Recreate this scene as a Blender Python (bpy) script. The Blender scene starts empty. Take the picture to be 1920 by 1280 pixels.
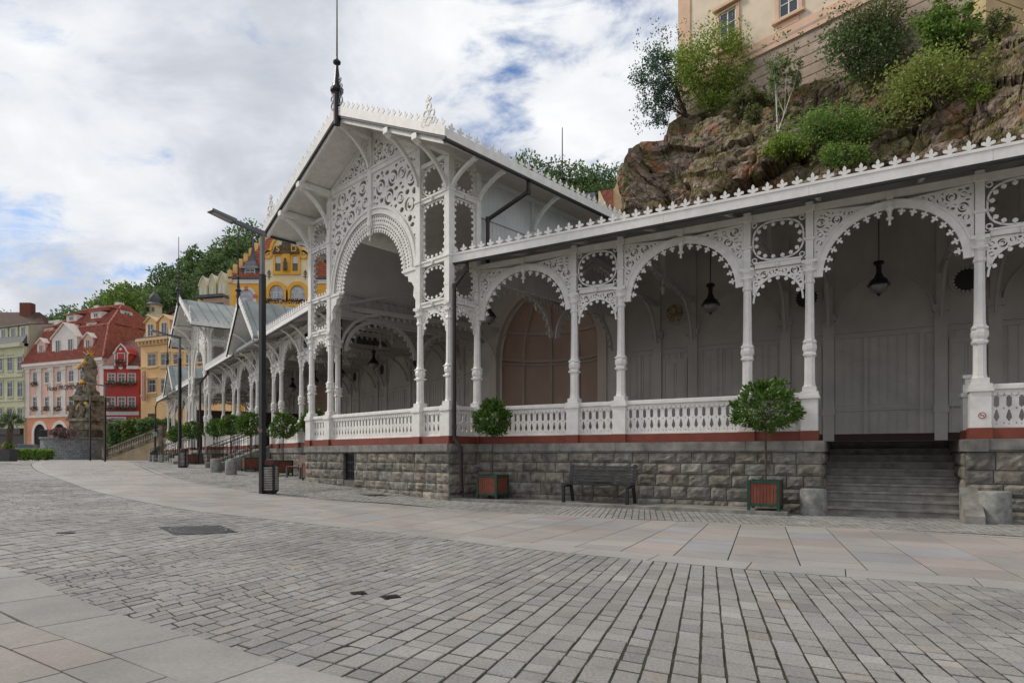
import bpy, math, random
from mathutils import Vector, noise
from mathutils.geometry import tessellate_polygon
R = math.radians
random.seed(7)
SC = bpy.context.scene
COL = SC.collection
# ------------------------------------------------------------------ camera, world, sun
FPX = 1160.0; CX = 960.0; HY = 852.0; CZ = 1.25
cam_d = bpy.data.cameras.new('camera'); cam = bpy.data.objects.new('camera', cam_d); COL.objects.link(cam)
cam.location = (0, 0, CZ); cam.rotation_euler = (R(90), 0, 0)
cam_d.sensor_width = 36; cam_d.lens = FPX / 1920 * 36; cam_d.shift_y = (HY - 640) / 1920
cam_d.clip_start = 0.1; cam_d.clip_end = 3000
SC.camera = cam
SC.view_settings.view_transform = 'Standard'; SC.view_settings.look = 'None'
SC.view_settings.exposure = 0.36; SC.view_settings.gamma = 1
SUN_DIR = Vector((-1.0, 0.27, 0.95)).normalized()
sd = bpy.data.lights.new('sun', 'SUN'); sd.energy = 2.0; sd.angle = R(14); sd.color = (1, .93, .82)
so = bpy.data.objects.new('sun', sd); COL.objects.link(so); so.rotation_euler = SUN_DIR.to_track_quat('Z', 'Y').to_euler()
so.location = (-30, 0, 60)
W = bpy.data.worlds.new('World'); SC.world = W; W.use_nodes = True
nt = W.node_tree; nt.nodes.clear()
def N(t, **k):
    n = nt.nodes.new(t)
    for a, b in k.items(): setattr(n, a, b)
    return n
def L(a, b): nt.links.new(a, b)
def MATH(op, a, b=None, c=None, clamp=False):
    n = N('ShaderNodeMath', operation=op, use_clamp=clamp)
    for i, v in enumerate((a, b, c)):
        if v is None: continue
        if isinstance(v, (int, float)): n.inputs[i].default_value = v
        else: L(v, n.inputs[i])
    return n.outputs[0]
def RAMP(fac, stops, interp='LINEAR'):
    n = N('ShaderNodeValToRGB'); n.color_ramp.interpolation = interp
    e = n.color_ramp.elements
    while len(e) > 1: e.remove(e[-1])
    for i, (p, c) in enumerate(stops):
        if i == 0: e[0].position = p
        else: e.new(p)
        e[i].color = (*c, 1) if len(c) == 3 else c
    L(fac, n.inputs[0]); return n.outputs[0]
sky = N('ShaderNodeTexSky', sky_type='NISHITA'); sky.sun_disc = False
sky.sun_elevation = math.asin(SUN_DIR.z); sky.sun_rotation = math.atan2(SUN_DIR.x, SUN_DIR.y)
tc = N('ShaderNodeTexCoord')
nrm = N('ShaderNodeVectorMath', operation='NORMALIZE'); L(tc.outputs['Generated'], nrm.inputs[0])
sx = N('ShaderNodeSeparateXYZ'); L(nrm.outputs[0], sx.inputs[0])
zz = MATH('ADD', MATH('MAXIMUM', sx.outputs[2], 0.0), 0.36)
cx = MATH('DIVIDE', sx.outputs[0], zz); cy = MATH('DIVIDE', sx.outputs[1], zz)
cc = N('ShaderNodeCombineXYZ'); L(cx, cc.inputs[0]); L(cy, cc.inputs[1])
def NOISE(vec, scale, detail=8, rough=.55, dist=0.0, off=(0, 0, 0), sc=(1, 1, 1)):
    m = N('ShaderNodeMapping'); L(vec, m.inputs[0]); m.inputs['Location'].default_value = off; m.inputs['Scale'].default_value = sc
    n = N('ShaderNodeTexNoise'); n.inputs['Scale'].default_value = scale; n.inputs['Detail'].default_value = detail
    n.inputs['Roughness'].default_value = rough; n.inputs['Distortion'].default_value = dist
    L(m.outputs[0], n.inputs[0]); return n.outputs[0]
n1 = NOISE(cc.outputs[0], 2.1, 12, .56, .35, (3.1, 1.7, 0), (1.0, 1.35, 1))
n4 = NOISE(cc.outputs[0], 5.5, 10, .62, .5, (2.2, 6.1, 3), (1.0, 1.5, 1))
def hole(px, py, rad, amt):      # a gap in the cloud deck, round the sky direction it stands in
    d = Vector(((px - CX) / FPX, 1, (HY - py) / FPX)).normalized()
    vd = N('ShaderNodeVectorMath', operation='DISTANCE'); L(nrm.outputs[0], vd.inputs[0]); vd.inputs[1].default_value = d
    v = MATH('SUBTRACT', 1.0, MATH('DIVIDE', vd.outputs[1], rad), clamp=True)
    return MATH('MULTIPLY', MATH('SMOOTH_MIN', v, .6, .3), amt)
dens = MATH('ADD', MATH('MULTIPLY', MATH('SUBTRACT', n1, .5), 1.5), .60)
dens = MATH('ADD', dens, MATH('MULTIPLY', MATH('SUBTRACT', n4, .5), 1.1))
for h in [(985, 180, .08, .13), (965, 185, .045, .30), (1165, 70, .11, .15), (1100, 250, .15, .12), (1190, 300, .13, .20), (1040, 300, .1, .12), (60, 560, .2, .0), (110, 450, .12, .05), (560, 360, .06, .1), (-500, 400, .3, .2), (2500, 300, .4, .2)]:
    dens = MATH('SUBTRACT', dens, hole(*h))
cover = RAMP(dens, [(.16, (0, 0, 0)), (.50, (1, 1, 1))], 'EASE')
n2 = NOISE(cc.outputs[0], 1.25, 6, .52, .2, (7.3, 2.2, 1), (1, 1.25, 1))
n3 = NOISE(cc.outputs[0], 3.4, 12, .62, .35, (1.3, 5.2, 4), (1, 1.4, 1))
shade = MATH('ADD', MATH('MULTIPLY', n2, .70), MATH('MULTIPLY', n3, .30))
ccol = RAMP(shade, [(.37, (.42, .45, .51)), (.46, (.56, .59, .65)), (.52, (.73, .75, .79)), (.62, (.90, .915, .91))])
skb = N('ShaderNodeMix', data_type='RGBA', blend_type='MULTIPLY'); skb.inputs[0].default_value = 1
L(sky.outputs[0], skb.inputs[6]); skb.inputs[7].default_value = (.062, .088, .118, 1)
mx = N('ShaderNodeMix', data_type='RGBA'); L(cover, mx.inputs[0]); L(skb.outputs[2], mx.inputs[6]); L(ccol, mx.inputs[7])
bg = N('ShaderNodeBackground'); bg.inputs[1].default_value = .88; L(mx.outputs[2], bg.inputs[0])
wo = N('ShaderNodeOutputWorld'); L(bg.outputs[0], wo.inputs[0])

# ------------------------------------------------------------------ materials
MATS = {}
def mat(name, col, rough=.7, var=.12, scale=6.0, bump=0.0, bscale=40.0, metal=0.0, col2=None, attr=None, spec=.4, island=0.0, transl=0.0, detail=5, big=0.0):
    global nt
    if name in MATS: return MATS[name]
    m = bpy.data.materials.new(name); m.use_nodes = True; nt = m.node_tree
    b = nt.nodes['Principled BSDF']; out = nt.nodes['Material Output']
    b.inputs['Roughness'].default_value = rough; b.inputs['Metallic'].default_value = metal
    b.inputs['Specular IOR Level'].default_value = spec
    tcn = N('ShaderNodeTexCoord')
    geo = N('ShaderNodeNewGeometry')
    v = geo.outputs['Position']
    c2 = col2 if col2 else tuple(c * (1 - var * 2) for c in col)
    c1 = tuple(min(1, c * (1 + var * .6)) for c in col) if not col2 else col
    nz = NOISE(v, scale, detail, .6)
    c = RAMP(nz, [(.33, c2), (.66, c1)])
    if big:      # broad dirt and damp patches
        g = RAMP(NOISE(v, .45, 9, .68, .6, (8, 3, 5)), [(.36, (1 - big,) * 3), (.50, (1 - big * .25,) * 3), (.62, (1 + big * .25,) * 3)])
        mm = N('ShaderNodeMix', data_type='RGBA', blend_type='MULTIPLY'); mm.inputs[0].default_value = 1
        L(c, mm.inputs[6]); L(g, mm.inputs[7]); c = mm.outputs[2]
    if attr:
        a = N('ShaderNodeAttribute'); a.attribute_name = attr
        mm = N('ShaderNodeMix', data_type='RGBA', blend_type='MULTIPLY'); mm.inputs[0].default_value = 1
        L(c, mm.inputs[6]); L(a.outputs['Color'], mm.inputs[7]); c = mm.outputs[2]
    if island:
        hsv = N('ShaderNodeHueSaturation'); L(c, hsv.inputs['Color'])
        L(MATH('ADD', MATH('MULTIPLY', geo.outputs['Random Per Island'], island * 2), 1 - island), hsv.inputs['Value'])
        L(MATH('ADD', MATH('MULTIPLY', geo.outputs['Random Per Island'], island * .08), .5 - island * .04), hsv.inputs['Hue'])
        c = hsv.outputs[0]
    L(c, b.inputs['Base Color'])
    if bump:
        bn = N('ShaderNodeBump'); bn.inputs['Strength'].default_value = bump; bn.inputs['Distance'].default_value = .02
        L(NOISE(v, bscale, 6, .65), bn.inputs['Height']); L(bn.outputs[0], b.inputs['Normal'])
    if transl:
        tr = N('ShaderNodeBsdfTranslucent'); L(c, tr.inputs[0]); ms = N('ShaderNodeMixShader'); ms.inputs[0].default_value = transl
        L(b.outputs[0], ms.inputs[1]); L(tr.outputs[0], ms.inputs[2]); L(ms.outputs[0], out.inputs[0])
    MATS[name] = m; return m
def glassmat(name, col, rough=.12):
    m = mat(name, col, rough, .25, 1.2, spec=.8); return m

M_white = mat('white_paint', (.80, .77, .725), .45, .06, 5, .05, 60, big=.10)
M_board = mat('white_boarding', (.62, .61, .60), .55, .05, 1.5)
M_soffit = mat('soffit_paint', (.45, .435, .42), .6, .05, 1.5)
M_inner = mat('inner_wall_paint', (.56, .52, .47), .7, .05, .8, big=.16)
M_inner2 = mat('inner_timber_shaded', (.50, .48, .45), .6, .05, 1)  # white timber indoors, the interior shade put into a greyer colour
M_apse = mat('apse_plaster', (.56, .41, .32), .8, .06, .8)
M_red = mat('red_base_paint', (.20, .045, .024), .5, .12, 2.5, .05, 30)
M_stone = mat('plinth_stone', (.25, .23, .20), .9, .30, 5, .8, 26, attr='Col', detail=8, big=.3)
M_mortar = mat('mortar', (.14, .13, .115), .95, .15, 8)
M_cap = mat('cap_stone', (.26, .245, .22), .85, .22, 3.5, .3, 50, detail=8, big=.3)
M_step = mat('step_stone', (.28, .26, .235), .85, .2, 4, .3, 50, detail=8)
M_floor = mat('floor_stone', (.28, .26, .24), .7, .1, 3)
M_sett = mat('granite_setts', (.335, .322, .308), .75, .16, 55, .6, 130, attr='Col', detail=9, big=.26)
M_slab = mat('granite_slabs', (.335, .318, .308), .7, .08, 40, .25, 150, attr='Col', detail=9, big=.22)
M_joint = mat('joint_soil', (.045, .045, .026), .95, .4, 3, .5, 60)
M_plaza = mat('plaza_granite', (.33, .32, .31), .8, .12, 1.2, big=.2)
M_dark = mat('dark_metal', (.028, .026, .027), .35, .15, 4, metal=.3)
M_pipe = mat('brown_drainpipe', (.032, .019, .017), .35, .1, 4, metal=.2)
M_grey = mat('grey_zinc', (.16, .17, .19), .45, .15, 4, metal=.5)
M_roof = mat('green_grey_sheet', (.27, .30, .28), .5, .1, .7, big=.25)
M_seam = mat('sheet_seam', (.13, .155, .15), .5, .1, 2)
M_tile = mat('brown_tiles', (.16, .045, .035), .6, .3, 3)
M_glass = glassmat('window_glass', (.045, .055, .065))
M_lglass = mat('lantern_glass', (.20, .19, .17), .15, .1, 3, spec=.8)
M_hollow = mat('black_void', (.012, .011, .010), .9, .1, 2)

# ------------------------------------------------------------------ mesh helpers
class Fr:
    """a vertical plane frame: t along u, d along the outward normal n, z up"""
    def __init__(s, o, u, n=None, z=0.0):
        s.o = Vector((o[0], o[1], z)); s.u = Vector((u[0], u[1], 0)).normalized()
        s.n = Vector((n[0], n[1], 0)).normalized() if n else Vector((s.u.y, -s.u.x, 0))
    def P(s, t, d, z): return s.o + s.u * t + s.n * d + Vector((0, 0, z))
    def at(s, t, d=0): p = s.P(t, d, 0); return (p.x, p.y)
    def sub(s, t, d=0, turn=False):
        if turn: return Fr(s.at(t, d), s.n, s.u * -1, s.o.z)
        return Fr(s.at(t, d), s.u, s.n, s.o.z)
    def tpx(s, px, d=0):
        k = (px - CX) / FPX; o = s.o + s.n * d
        return (k * o.y - o.x) / (s.u.x - k * s.u.y)
    def zpy(s, t, py, d=0):
        p = s.P(t, d, 0); return CZ + (HY - py) * p.y / FPX - s.o.z
def sub_pts(a, b): return (b[0] - a[0], b[1] - a[1])
class MB:
    def __init__(s): s.v = []; s.f = []; s.c = []
    def add(s, vs, fs, col=None):
        k = len(s.v); s.v.extend([tuple(p) for p in vs]); s.f.extend([tuple(i + k for i in f) for f in fs])
        if col is not None or s.c:
            while len(s.c) < len(s.f) - len(fs): s.c.append((1, 1, 1))
            s.c.extend([col or (1, 1, 1)] * len(fs))
        return s
    def hexa(s, p, col=None):    # 8 points, bottom ring then top ring
        return s.add(p, [(3, 2, 1, 0), (4, 5, 6, 7), (0, 1, 5, 4), (1, 2, 6, 5), (2, 3, 7, 6), (3, 0, 4, 7)], col)
    def box(s, fr, t0, t1, d0, d1, z0, z1, col=None):
        return s.hexa([fr.P(t0, d0, z0), fr.P(t1, d0, z0), fr.P(t1, d1, z0), fr.P(t0, d1, z0), fr.P(t0, d0, z1), fr.P(t1, d0, z1), fr.P(t1, d1, z1), fr.P(t0, d1, z1)], col)
    def poly(s, fr, pts, d0, d1, col=None):     # extruded outline
        n = len(pts); a = [fr.P(t, d1, z) for t, z in pts]; b = [fr.P(t, d0, z) for t, z in pts]
        fs = [tuple(range(n)), tuple(range(2 * n - 1, n - 1, -1))] + [(i, (i + 1) % n, n + (i + 1) % n, n + i) for i in range(n)]
        return s.add(a + b, fs, col)
    def plate(s, fr, outer, holes, d0, d1):
        rings = [outer] + holes
        tess = tessellate_polygon([[Vector((x, y, 0)) for x, y in r] for r in rings])
        flat = [p for r in rings for p in r]; n = len(flat)
        a = [fr.P(t, d1, z) for t, z in flat]; b = [fr.P(t, d0, z) for t, z in flat]
        fs = [tuple(x) for x in tess] + [tuple(i + n for i in x) for x in tess]
        k = 0
        for r in rings:
            m = len(r); fs += [(k + i, k + (i + 1) % m, n + k + (i + 1) % m, n + k + i) for i in range(m)]; k += m
        return s.add(a + b, fs)
    def ribbon(s, fr, pts, w, d0, d1, closed=False):
        n = len(pts); L_ = []; R_ = []
        for i, p in enumerate(pts):
            if closed: a, b = pts[i - 1], pts[(i + 1) % n]
            else: a, b = pts[max(0, i - 1)], pts[min(n - 1, i + 1)]
            dx, dz = b[0] - a[0], b[1] - a[1]; q = math.hypot(dx, dz) or 1
            ww = w[i] if isinstance(w, (list, tuple)) else w
            nx, nz = -dz / q * ww / 2, dx / q * ww / 2
            L_.append((p[0] + nx, p[1] + nz)); R_.append((p[0] - nx, p[1] - nz))
        vs = [fr.P(t, d1, z) for t, z in L_] + [fr.P(t, d1, z) for t, z in R_] + [fr.P(t, d0, z) for t, z in L_] + [fr.P(t, d0, z) for t, z in R_]
        fs = []
        for i in range(n if closed else n - 1):
            j = (i + 1) % n
            fs += [(i, j, n + j, n + i), (2 * n + i, 3 * n + i, 3 * n + j, 2 * n + j), (i, 2 * n + i, 2 * n + j, j), (n + i, n + j, 3 * n + j, 3 * n + i)]
        if not closed: fs += [(0, n, 3 * n, 2 * n), (n - 1, 3 * n - 1, 4 * n - 1, 2 * n - 1)]
        return s.add(vs, fs)
    def disc(s, fr, c, r, d0, d1, n=8):
        return s.poly(fr, [(c[0] + r * math.cos(2 * math.pi * i / n), c[1] + r * math.sin(2 * math.pi * i / n)) for i in range(n)], d0, d1)
    def stamp(s, fr, shape, p, ang, size, d0, d1):   # shape along +y placed at p pointing to ang
        ca, sa = math.cos(ang - math.pi / 2), math.sin(ang - math.pi / 2)
        return s.poly(fr, [(p[0] + size * (x * ca - y * sa), p[1] + size * (x * sa + y * ca)) for x, y in shape], d0, d1)
    def lathe(s, c, prof, seg=12, rot=0.0, sq=None, ax=1.0):
        vs = []; fs = []
        for r, z in prof:
            for i in range(seg):
                a = 2 * math.pi * i / seg + rot
                vs.append((c[0] + r * math.cos(a), c[1] + r * ax * math.sin(a), c[2] + z))
        for j in range(len(prof) - 1):
            for i in range(seg):
                k = (i + 1) % seg; fs.append((j * seg + i, j * seg + k, (j + 1) * seg + k, (j + 1) * seg + i))
        fs.append(tuple(range(seg - 1, -1, -1))); m = (len(prof) - 1) * seg; fs.append(tuple(range(m, m + seg)))
        return s.add(vs, fs)
    def tube(s, pts, r, seg=8):
        pts = [Vector(p) for p in pts]; n = len(pts); vs = []; fs = []
        for i, p in enumerate(pts):
            d = (pts[min(n - 1, i + 1)] - pts[max(0, i - 1)]).normalized()
            up = Vector((0, 0, 1)) if abs(d.z) < .9 else Vector((0, 1, 0))
            a = d.cross(up).normalized(); b = d.cross(a)
            rr = r[i] if isinstance(r, (list, tuple)) else r
            for k in range(seg):
                t = 2 * math.pi * k / seg + math.pi / seg; vs.append(p + a * rr * math.cos(t) + b * rr * math.sin(t))
        for i in range(n - 1):
            for k in range(seg):
                q = (k + 1) % seg; fs.append((i * seg + k, i * seg + q, (i + 1) * seg + q, (i + 1) * seg + k))
        fs.append(tuple(range(seg))); fs.append(tuple(range((n - 1) * seg, n * seg)))
        return s.add(vs, fs)
    def build(s, name, m, parent=None, smooth=False, recenter=True):
        me = bpy.data.meshes.new(name)
        o = bpy.data.objects.new(name, me); COL.objects.link(o)
        if recenter and parent is None and s.v:
            xs = [p[0] for p in s.v]; ys = [p[1] for p in s.v]; zs = [p[2] for p in s.v]
            c = Vector(((min(xs) + max(xs)) / 2, (min(ys) + max(ys)) / 2, min(zs)))
            vs = [tuple(Vector(p) - c) for p in s.v]; o.location = c
        elif parent is not None:
            c = Vector(parent.location) if parent.parent is None else Vector((0, 0, 0))
            b = getattr(parent, 'name')
            c = WORLD.get(b, c); vs = [tuple(Vector(p) - c) for p in s.v]; WORLD[o.name] = c
        else: vs = s.v
        me.from_pydata(vs, [], s.f)
        me.materials.append(m)
        if s.c:
            while len(s.c) < len(s.f): s.c.append((1, 1, 1))
            a = me.attributes.new('Col', 'FLOAT_COLOR', 'FACE')
            flat = []
            for c3 in s.c: flat.extend((c3[0], c3[1], c3[2], 1))
            a.data.foreach_set('color', flat)
        if smooth: me.polygons.foreach_set('use_smooth', [True] * len(me.polygons))
        me.update()
        if parent is not None: o.parent = parent
        return o
WORLD = {}
def smooth_by_angle(o, ang=35):
    me = o.data; me.polygons.foreach_set('use_smooth', [True] * len(me.polygons))
    me.set_sharp_from_angle(angle=R(ang)); return o
def thing(name, label, cat, loc=(0, 0, 0), group=None):
    o = bpy.data.objects.new(name, None); COL.objects.link(o); o.location = loc; o.empty_display_size = .3
    o['label'] = label; o['category'] = cat
    if group: o['group'] = group
    WORLD[o.name] = Vector(loc); return o
def tag(o, label, cat, group=None):
    o['label'] = label; o['category'] = cat
    if group: o['group'] = group
    return o
def struct(o): o['kind'] = 'structure'; return o
def dup(root, loc, label, rz=None):
    r = root.copy(); COL.objects.link(r); r.location = loc; r['label'] = label
    if rz is not None: r.rotation_euler = (0, 0, rz)
    for ch in list(root.children):
        c = ch.copy(); COL.objects.link(c); c.parent = r
        for g in list(ch.children):
            e = g.copy(); COL.objects.link(e); e.parent = c
    return r
FLEUR = [(-.28, 0), (-.12, .22), (-.48, .36), (-.5, .56), (-.3, .62), (-.12, .5), (-.16, .8), (0, 1.05), (.16, .8), (.12, .5), (.3, .62), (.5, .56), (.48, .36), (.12, .22), (.28, 0)]
TOOTH = [(-.2, -.1), (-.1, .3), (-.42, .28), (-.5, .52), (-.16, .58), (-.22, .86), (0, 1.05), (.22, .86), (.16, .58), (.5, .52), (.42, .28), (.1, .3), (.2, -.1)]
BUD = [(-.14, -.1), (-.12, .3), (-.36, .45), (-.36, .75), (0, 1.0), (.36, .75), (.36, .45), (.12, .3), (.14, -.1)]
def ss(a, b, x):
    t = max(0.0, min(1.0, (x - a) / (b - a))); return t * t * (3 - 2 * t)
def gz(x, y):      # level of the ground
    return .30 * ss(-1, -8, x) + .35 * ss(22, 34, y) * ss(0, -8, x)
def ground(px, py, dz=0.0):      # where the line of sight through a pixel meets the ground
    k = (px - CX) / FPX; h = CZ
    y = 5.0
    for _ in range(60):
        zt = gz(k * y, y) + dz; y = .5 * y + .5 * FPX * (CZ - zt) / (py - HY)
    return Vector((k * y, y, gz(k * y, y) + dz))
# ------------------------------------------------------------------ ground and paving
def axis(segs):
    out = [segs[0][0]]
    for a, b, st in segs:
        n = max(1, int(round((b - a) / st)))
        for i in range(1, n + 1): out.append(a + (b - a) * i / n)
    return out
xs = axis([(-600, -100, 100), (-100, -32, 8), (-32, 22, .4), (22, 60, 8), (60, 500, 110)])
ys = axis([(-120, -4, 20), (-4, 42, .4), (42, 120, 8), (120, 1200, 120)])
mb = MB()
for y in ys:
    for x in xs: mb.v.append((x, y, gz(x, y) - .005))
nx = len(xs)
for j in range(len(ys) - 1):
    for i in range(nx - 1): mb.f.append((j * nx + i, j * nx + i + 1, (j + 1) * nx + i + 1, (j + 1) * nx + i))
struct(mb.build('ground', M_joint, recenter=False))
def catmull(P, step):
    out = []
    for i in range(len(P) - 1):
        p0 = P[max(0, i - 1)]; p1 = P[i]; p2 = P[i + 1]; p3 = P[min(len(P) - 1, i + 2)]
        n = max(2, int((p2 - p1).length / step))
        for k in range(n):
            t = k / n
            out.append(.5 * ((2 * p1) + (p2 - p0) * t + (2 * p0 - 5 * p1 + 4 * p2 - p3) * t * t + (3 * p1 - p0 - 3 * p2 + p3) * t ** 3))
    out.append(P[-1]); return out
def gp(px, py): v = ground(px, py); return Vector((v.x, v.y))
E2p = [Vector((16, -.6)), Vector((8.6, 3.5))] + [gp(*q) for q in [(1910, 1105), (1405, 1067), (950, 1025), (750, 1000), (500, 972), (360, 957), (250, 937), (165, 917), (115, 899)]] + [Vector((-24, 31)), Vector((-34, 44)), Vector((-44, 58))]
E3p = [Vector((16.6, 3.2)), Vector((10.6, 6.9))] + [gp(*q) for q in [(1910, 1004), (1500, 985), (950, 962), (750, 944), (550, 932), (450, 919)]] + [Vector((-18.2, 31)), Vector((-25.5, 42)), Vector((-36, 57))]
E1p = [Vector((14, -4.6)), Vector((5, .25))] + [gp(*q) for q in [(690, 1280), (505, 1232), (320, 1177), (160, 1129), (0, 1058)]] + [Vector((-8, 7.6)), Vector((-16, 14)), Vector((-30, 30)), Vector((-45, 48))]
E1, E2, E3 = (catmull(P, .25) for P in (E1p, E2p, E3p))
class Path:
    def __init__(s, pts):
        s.p = pts; s.s = [0]
        for a, b in zip(pts, pts[1:]): s.s.append(s.s[-1] + (b - a).length)
        s.L = s.s[-1]; s.k = 0
    def at(s, q):
        q = max(0, min(s.L - 1e-4, q)); k = s.k
        while k > 0 and s.s[k] > q: k -= 1
        while s.s[k + 1] < q: k += 1
        s.k = k; t = (q - s.s[k]) / (s.s[k + 1] - s.s[k]); return s.p[k].lerp(s.p[k + 1], t)
    def tan(s, q): return (s.at(q + 2.2) - s.at(q - 2.2)).normalized()
def ray_hit(p, d, poly, mx):
    best = mx
    for a, b in zip(poly, poly[1:]):
        e = b - a; den = d.x * e.y - d.y * e.x
        if abs(den) < 1e-9: continue
        w = a - p; t = (w.x * e.y - w.y * e.x) / den; u = (w.x * d.y - w.y * d.x) / den
        if t > .05 and 0 <= u <= 1 and t < best: best = t
    return best
def stone(mb, q, col, inset, rnd=0.0, sink=.009, up=0.0):
    c = (q[0] + q[1] + q[2] + q[3]) / 4
    out = []; top = []
    dz = random.uniform(-rnd, rnd); tx = random.uniform(-rnd, rnd); ty = random.uniform(-rnd, rnd)
    for i, p in enumerate(q):
        e = p + Vector((random.uniform(-1, 1), random.uniform(-1, 1))) * rnd * 1.2
        out.append((e.x, e.y, gz(e.x, e.y) - sink))
        g = e + (c - e).normalized() * inset * 1.35
        top.append((g.x, g.y, gz(g.x, g.y) + up + dz + (tx if i in (0, 1) else -tx) * .5 + (ty if i in (1, 2) else -ty) * .5))
    mb.add(out + top, [(4, 5, 6, 7), (0, 1, 5, 4), (1, 2, 6, 5), (2, 3, 7, 6), (3, 0, 4, 7)], col)
def course(mb, path, s0, s1, v0, v1a, v1b, side, skew, lens, gap, inset, pal, rnd, sink=.009):
    """stones of one course, between stations s0 and s1, from offset v0 out to v1"""
    def M(s, f):
        t = path.tan(s); n = Vector((-t.y, t.x)) * side
        w = v1a + (v1b - v1a) * ((s - s0) / (s1 - s0)); v = v0 + (w - v0) * f
        return path.at(s) + n * v + t * (skew * (v - v0))
    tot = (v1a + v1b) / 2 - v0; f = 0.0
    a0 = M(s0, 0); a1 = M(s1, 0); b0 = M(s0, 1); b1 = M(s1, 1)
    def G(sg, ff): return (a0.lerp(b0, ff)).lerp(a1.lerp(b1, ff), sg)
    wd = (a1 - a0).length
    while f < 1 - 1e-6:
        l = random.uniform(*lens) / tot; f2 = f + l
        if f2 > 1 - lens[0] * .6 / tot: f2 = 1.0
        g = gap / 2; gs = g / max(wd, .05); gf = min(gap, .014) * .5 / tot
        q = [G(gs, f + gf), G(1 - gs, f + gf), G(1 - gs, f2 - gf), G(gs, f2 - gf)]
        stone(mb, q, pal(), inset, rnd, sink); f = f2
def pal_sett():
    g = random.gauss(1, .085); r = random.random()
    if r < .05: return (g * 1.07, g * 1.0, g * .93)
    if r < .12: return (g * .97, g * .99, g * 1.02)
    return (g, g * .995, g * .98)
def pal_slab():
    g = random.gauss(1, .055); r = random.random()
    if r < .15: return (g * 1.06, g * .96, g * .90)
    if r < .40: return (g * 1.04, g * .985, g * .93)
    if r < .52: return (g * .95, g * .98, g * 1.02)
    return (g * 1.0, g * .985, g * .95)
def pal_edge():
    g = random.gauss(1.04, .04); return (g, g * .99, g * .96)
P2 = Path(E2); P3 = Path(E3); P1 = Path(E1)
# setts between the two slab bands
mb = MB(); q = .2
w1 = [ray_hit(P2.at(s), Vector((-P2.tan(s).y, P2.tan(s).x)) + P2.tan(s) * .13, E1, 13.5) for s in [i * .5 for i in range(int(P2.L * 2))]]
def w1at(s):
    i = s * 2; k = int(i); k = max(0, min(len(w1) - 2, k)); return w1[k] + (w1[k + 1] - w1[k]) * (i - k)
nside = 1 if (Vector((0, 0)) - P2.at(20)).dot(Vector((-P2.tan(20).y, P2.tan(20).x))) > 0 else -1
w1 = [ray_hit(P2.at(s), (Vector((-P2.tan(s).y, P2.tan(s).x)) * nside - P2.tan(s) * .2), E1, 13.5) for s in [i * .5 for i in range(int(P2.L * 2))]]
sm = w1[:]
for i in range(len(w1)):
    a = max(0, i - 4); b = min(len(w1), i + 5); sm[i] = sum(w1[a:b]) / (b - a)
w1 = sm
while q < P2.L - 1:
    far = q > 42
    w = random.choice([.135, .145, .155]) if not far else .3
    course(mb, P2, q, q + w, .008, w1at(q) + .35, w1at(q + w) + .35, nside, -.2, (.12, .28) if not far else (.4, .8), random.uniform(.009, .015), .004, pal_sett, .003)
    q += w
struct(mb.build('sett_paving', M_sett, recenter=False))
# slab band between E2 and E3
mb = MB()
w3 = [ray_hit(P2.at(s), Vector((-P2.tan(s).y, P2.tan(s).x)) * -nside, E3, 30) for s in [i * .5 for i in range(int(P2.L * 2))]]
for i in range(len(w3)):
    if w3[i] > 12: w3[i] = w3[i - 1] if i else 4
sm = w3[:]
for i in range(len(w3)):
    a = max(0, i - 4); b = min(len(w3), i + 5); sm[i] = sum(w3[a:b]) / (b - a)
w3 = sm
def w3at(s):
    i = s * 2; k = max(0, min(len(w3) - 2, int(i))); return w3[k] + (w3[k + 1] - w3[k]) * (i - k)
q = .2
while q < P2.L - 2:
    w = random.uniform(.95, 1.2); course(mb, P2, q, q + w, .01, .5, .5, -nside, 0, (.6, .6), .007, .003, pal_edge, 0); q += w
q = .2
while q < P2.L - 2:
    w = random.uniform(.62, .8); course(mb, P2, q, q + w, .5, w3at(q) - .2, w3at(q + w) - .2, -nside, .11, (.35, .95), .011, .003, pal_slab, .0008); q += w
q = .2
while q < P2.L - 2:
    w = random.uniform(.5, .75)
    a, b = w3at(q) - .2, w3at(q + w) - .2
    t0, t1 = P2.tan(q), P2.tan(q + w); n0 = Vector((-t0.y, t0.x)) * -nside; n1 = Vector((-t1.y, t1.x)) * -nside
    p0, p1 = P2.at(q), P2.at(q + w)
    stone(mb, [p0 + n0 * a, p1 + n1 * b, p1 + n1 * (b + .19), p0 + n0 * (a + .19)], pal_slab(), .003)
    q += w
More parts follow.
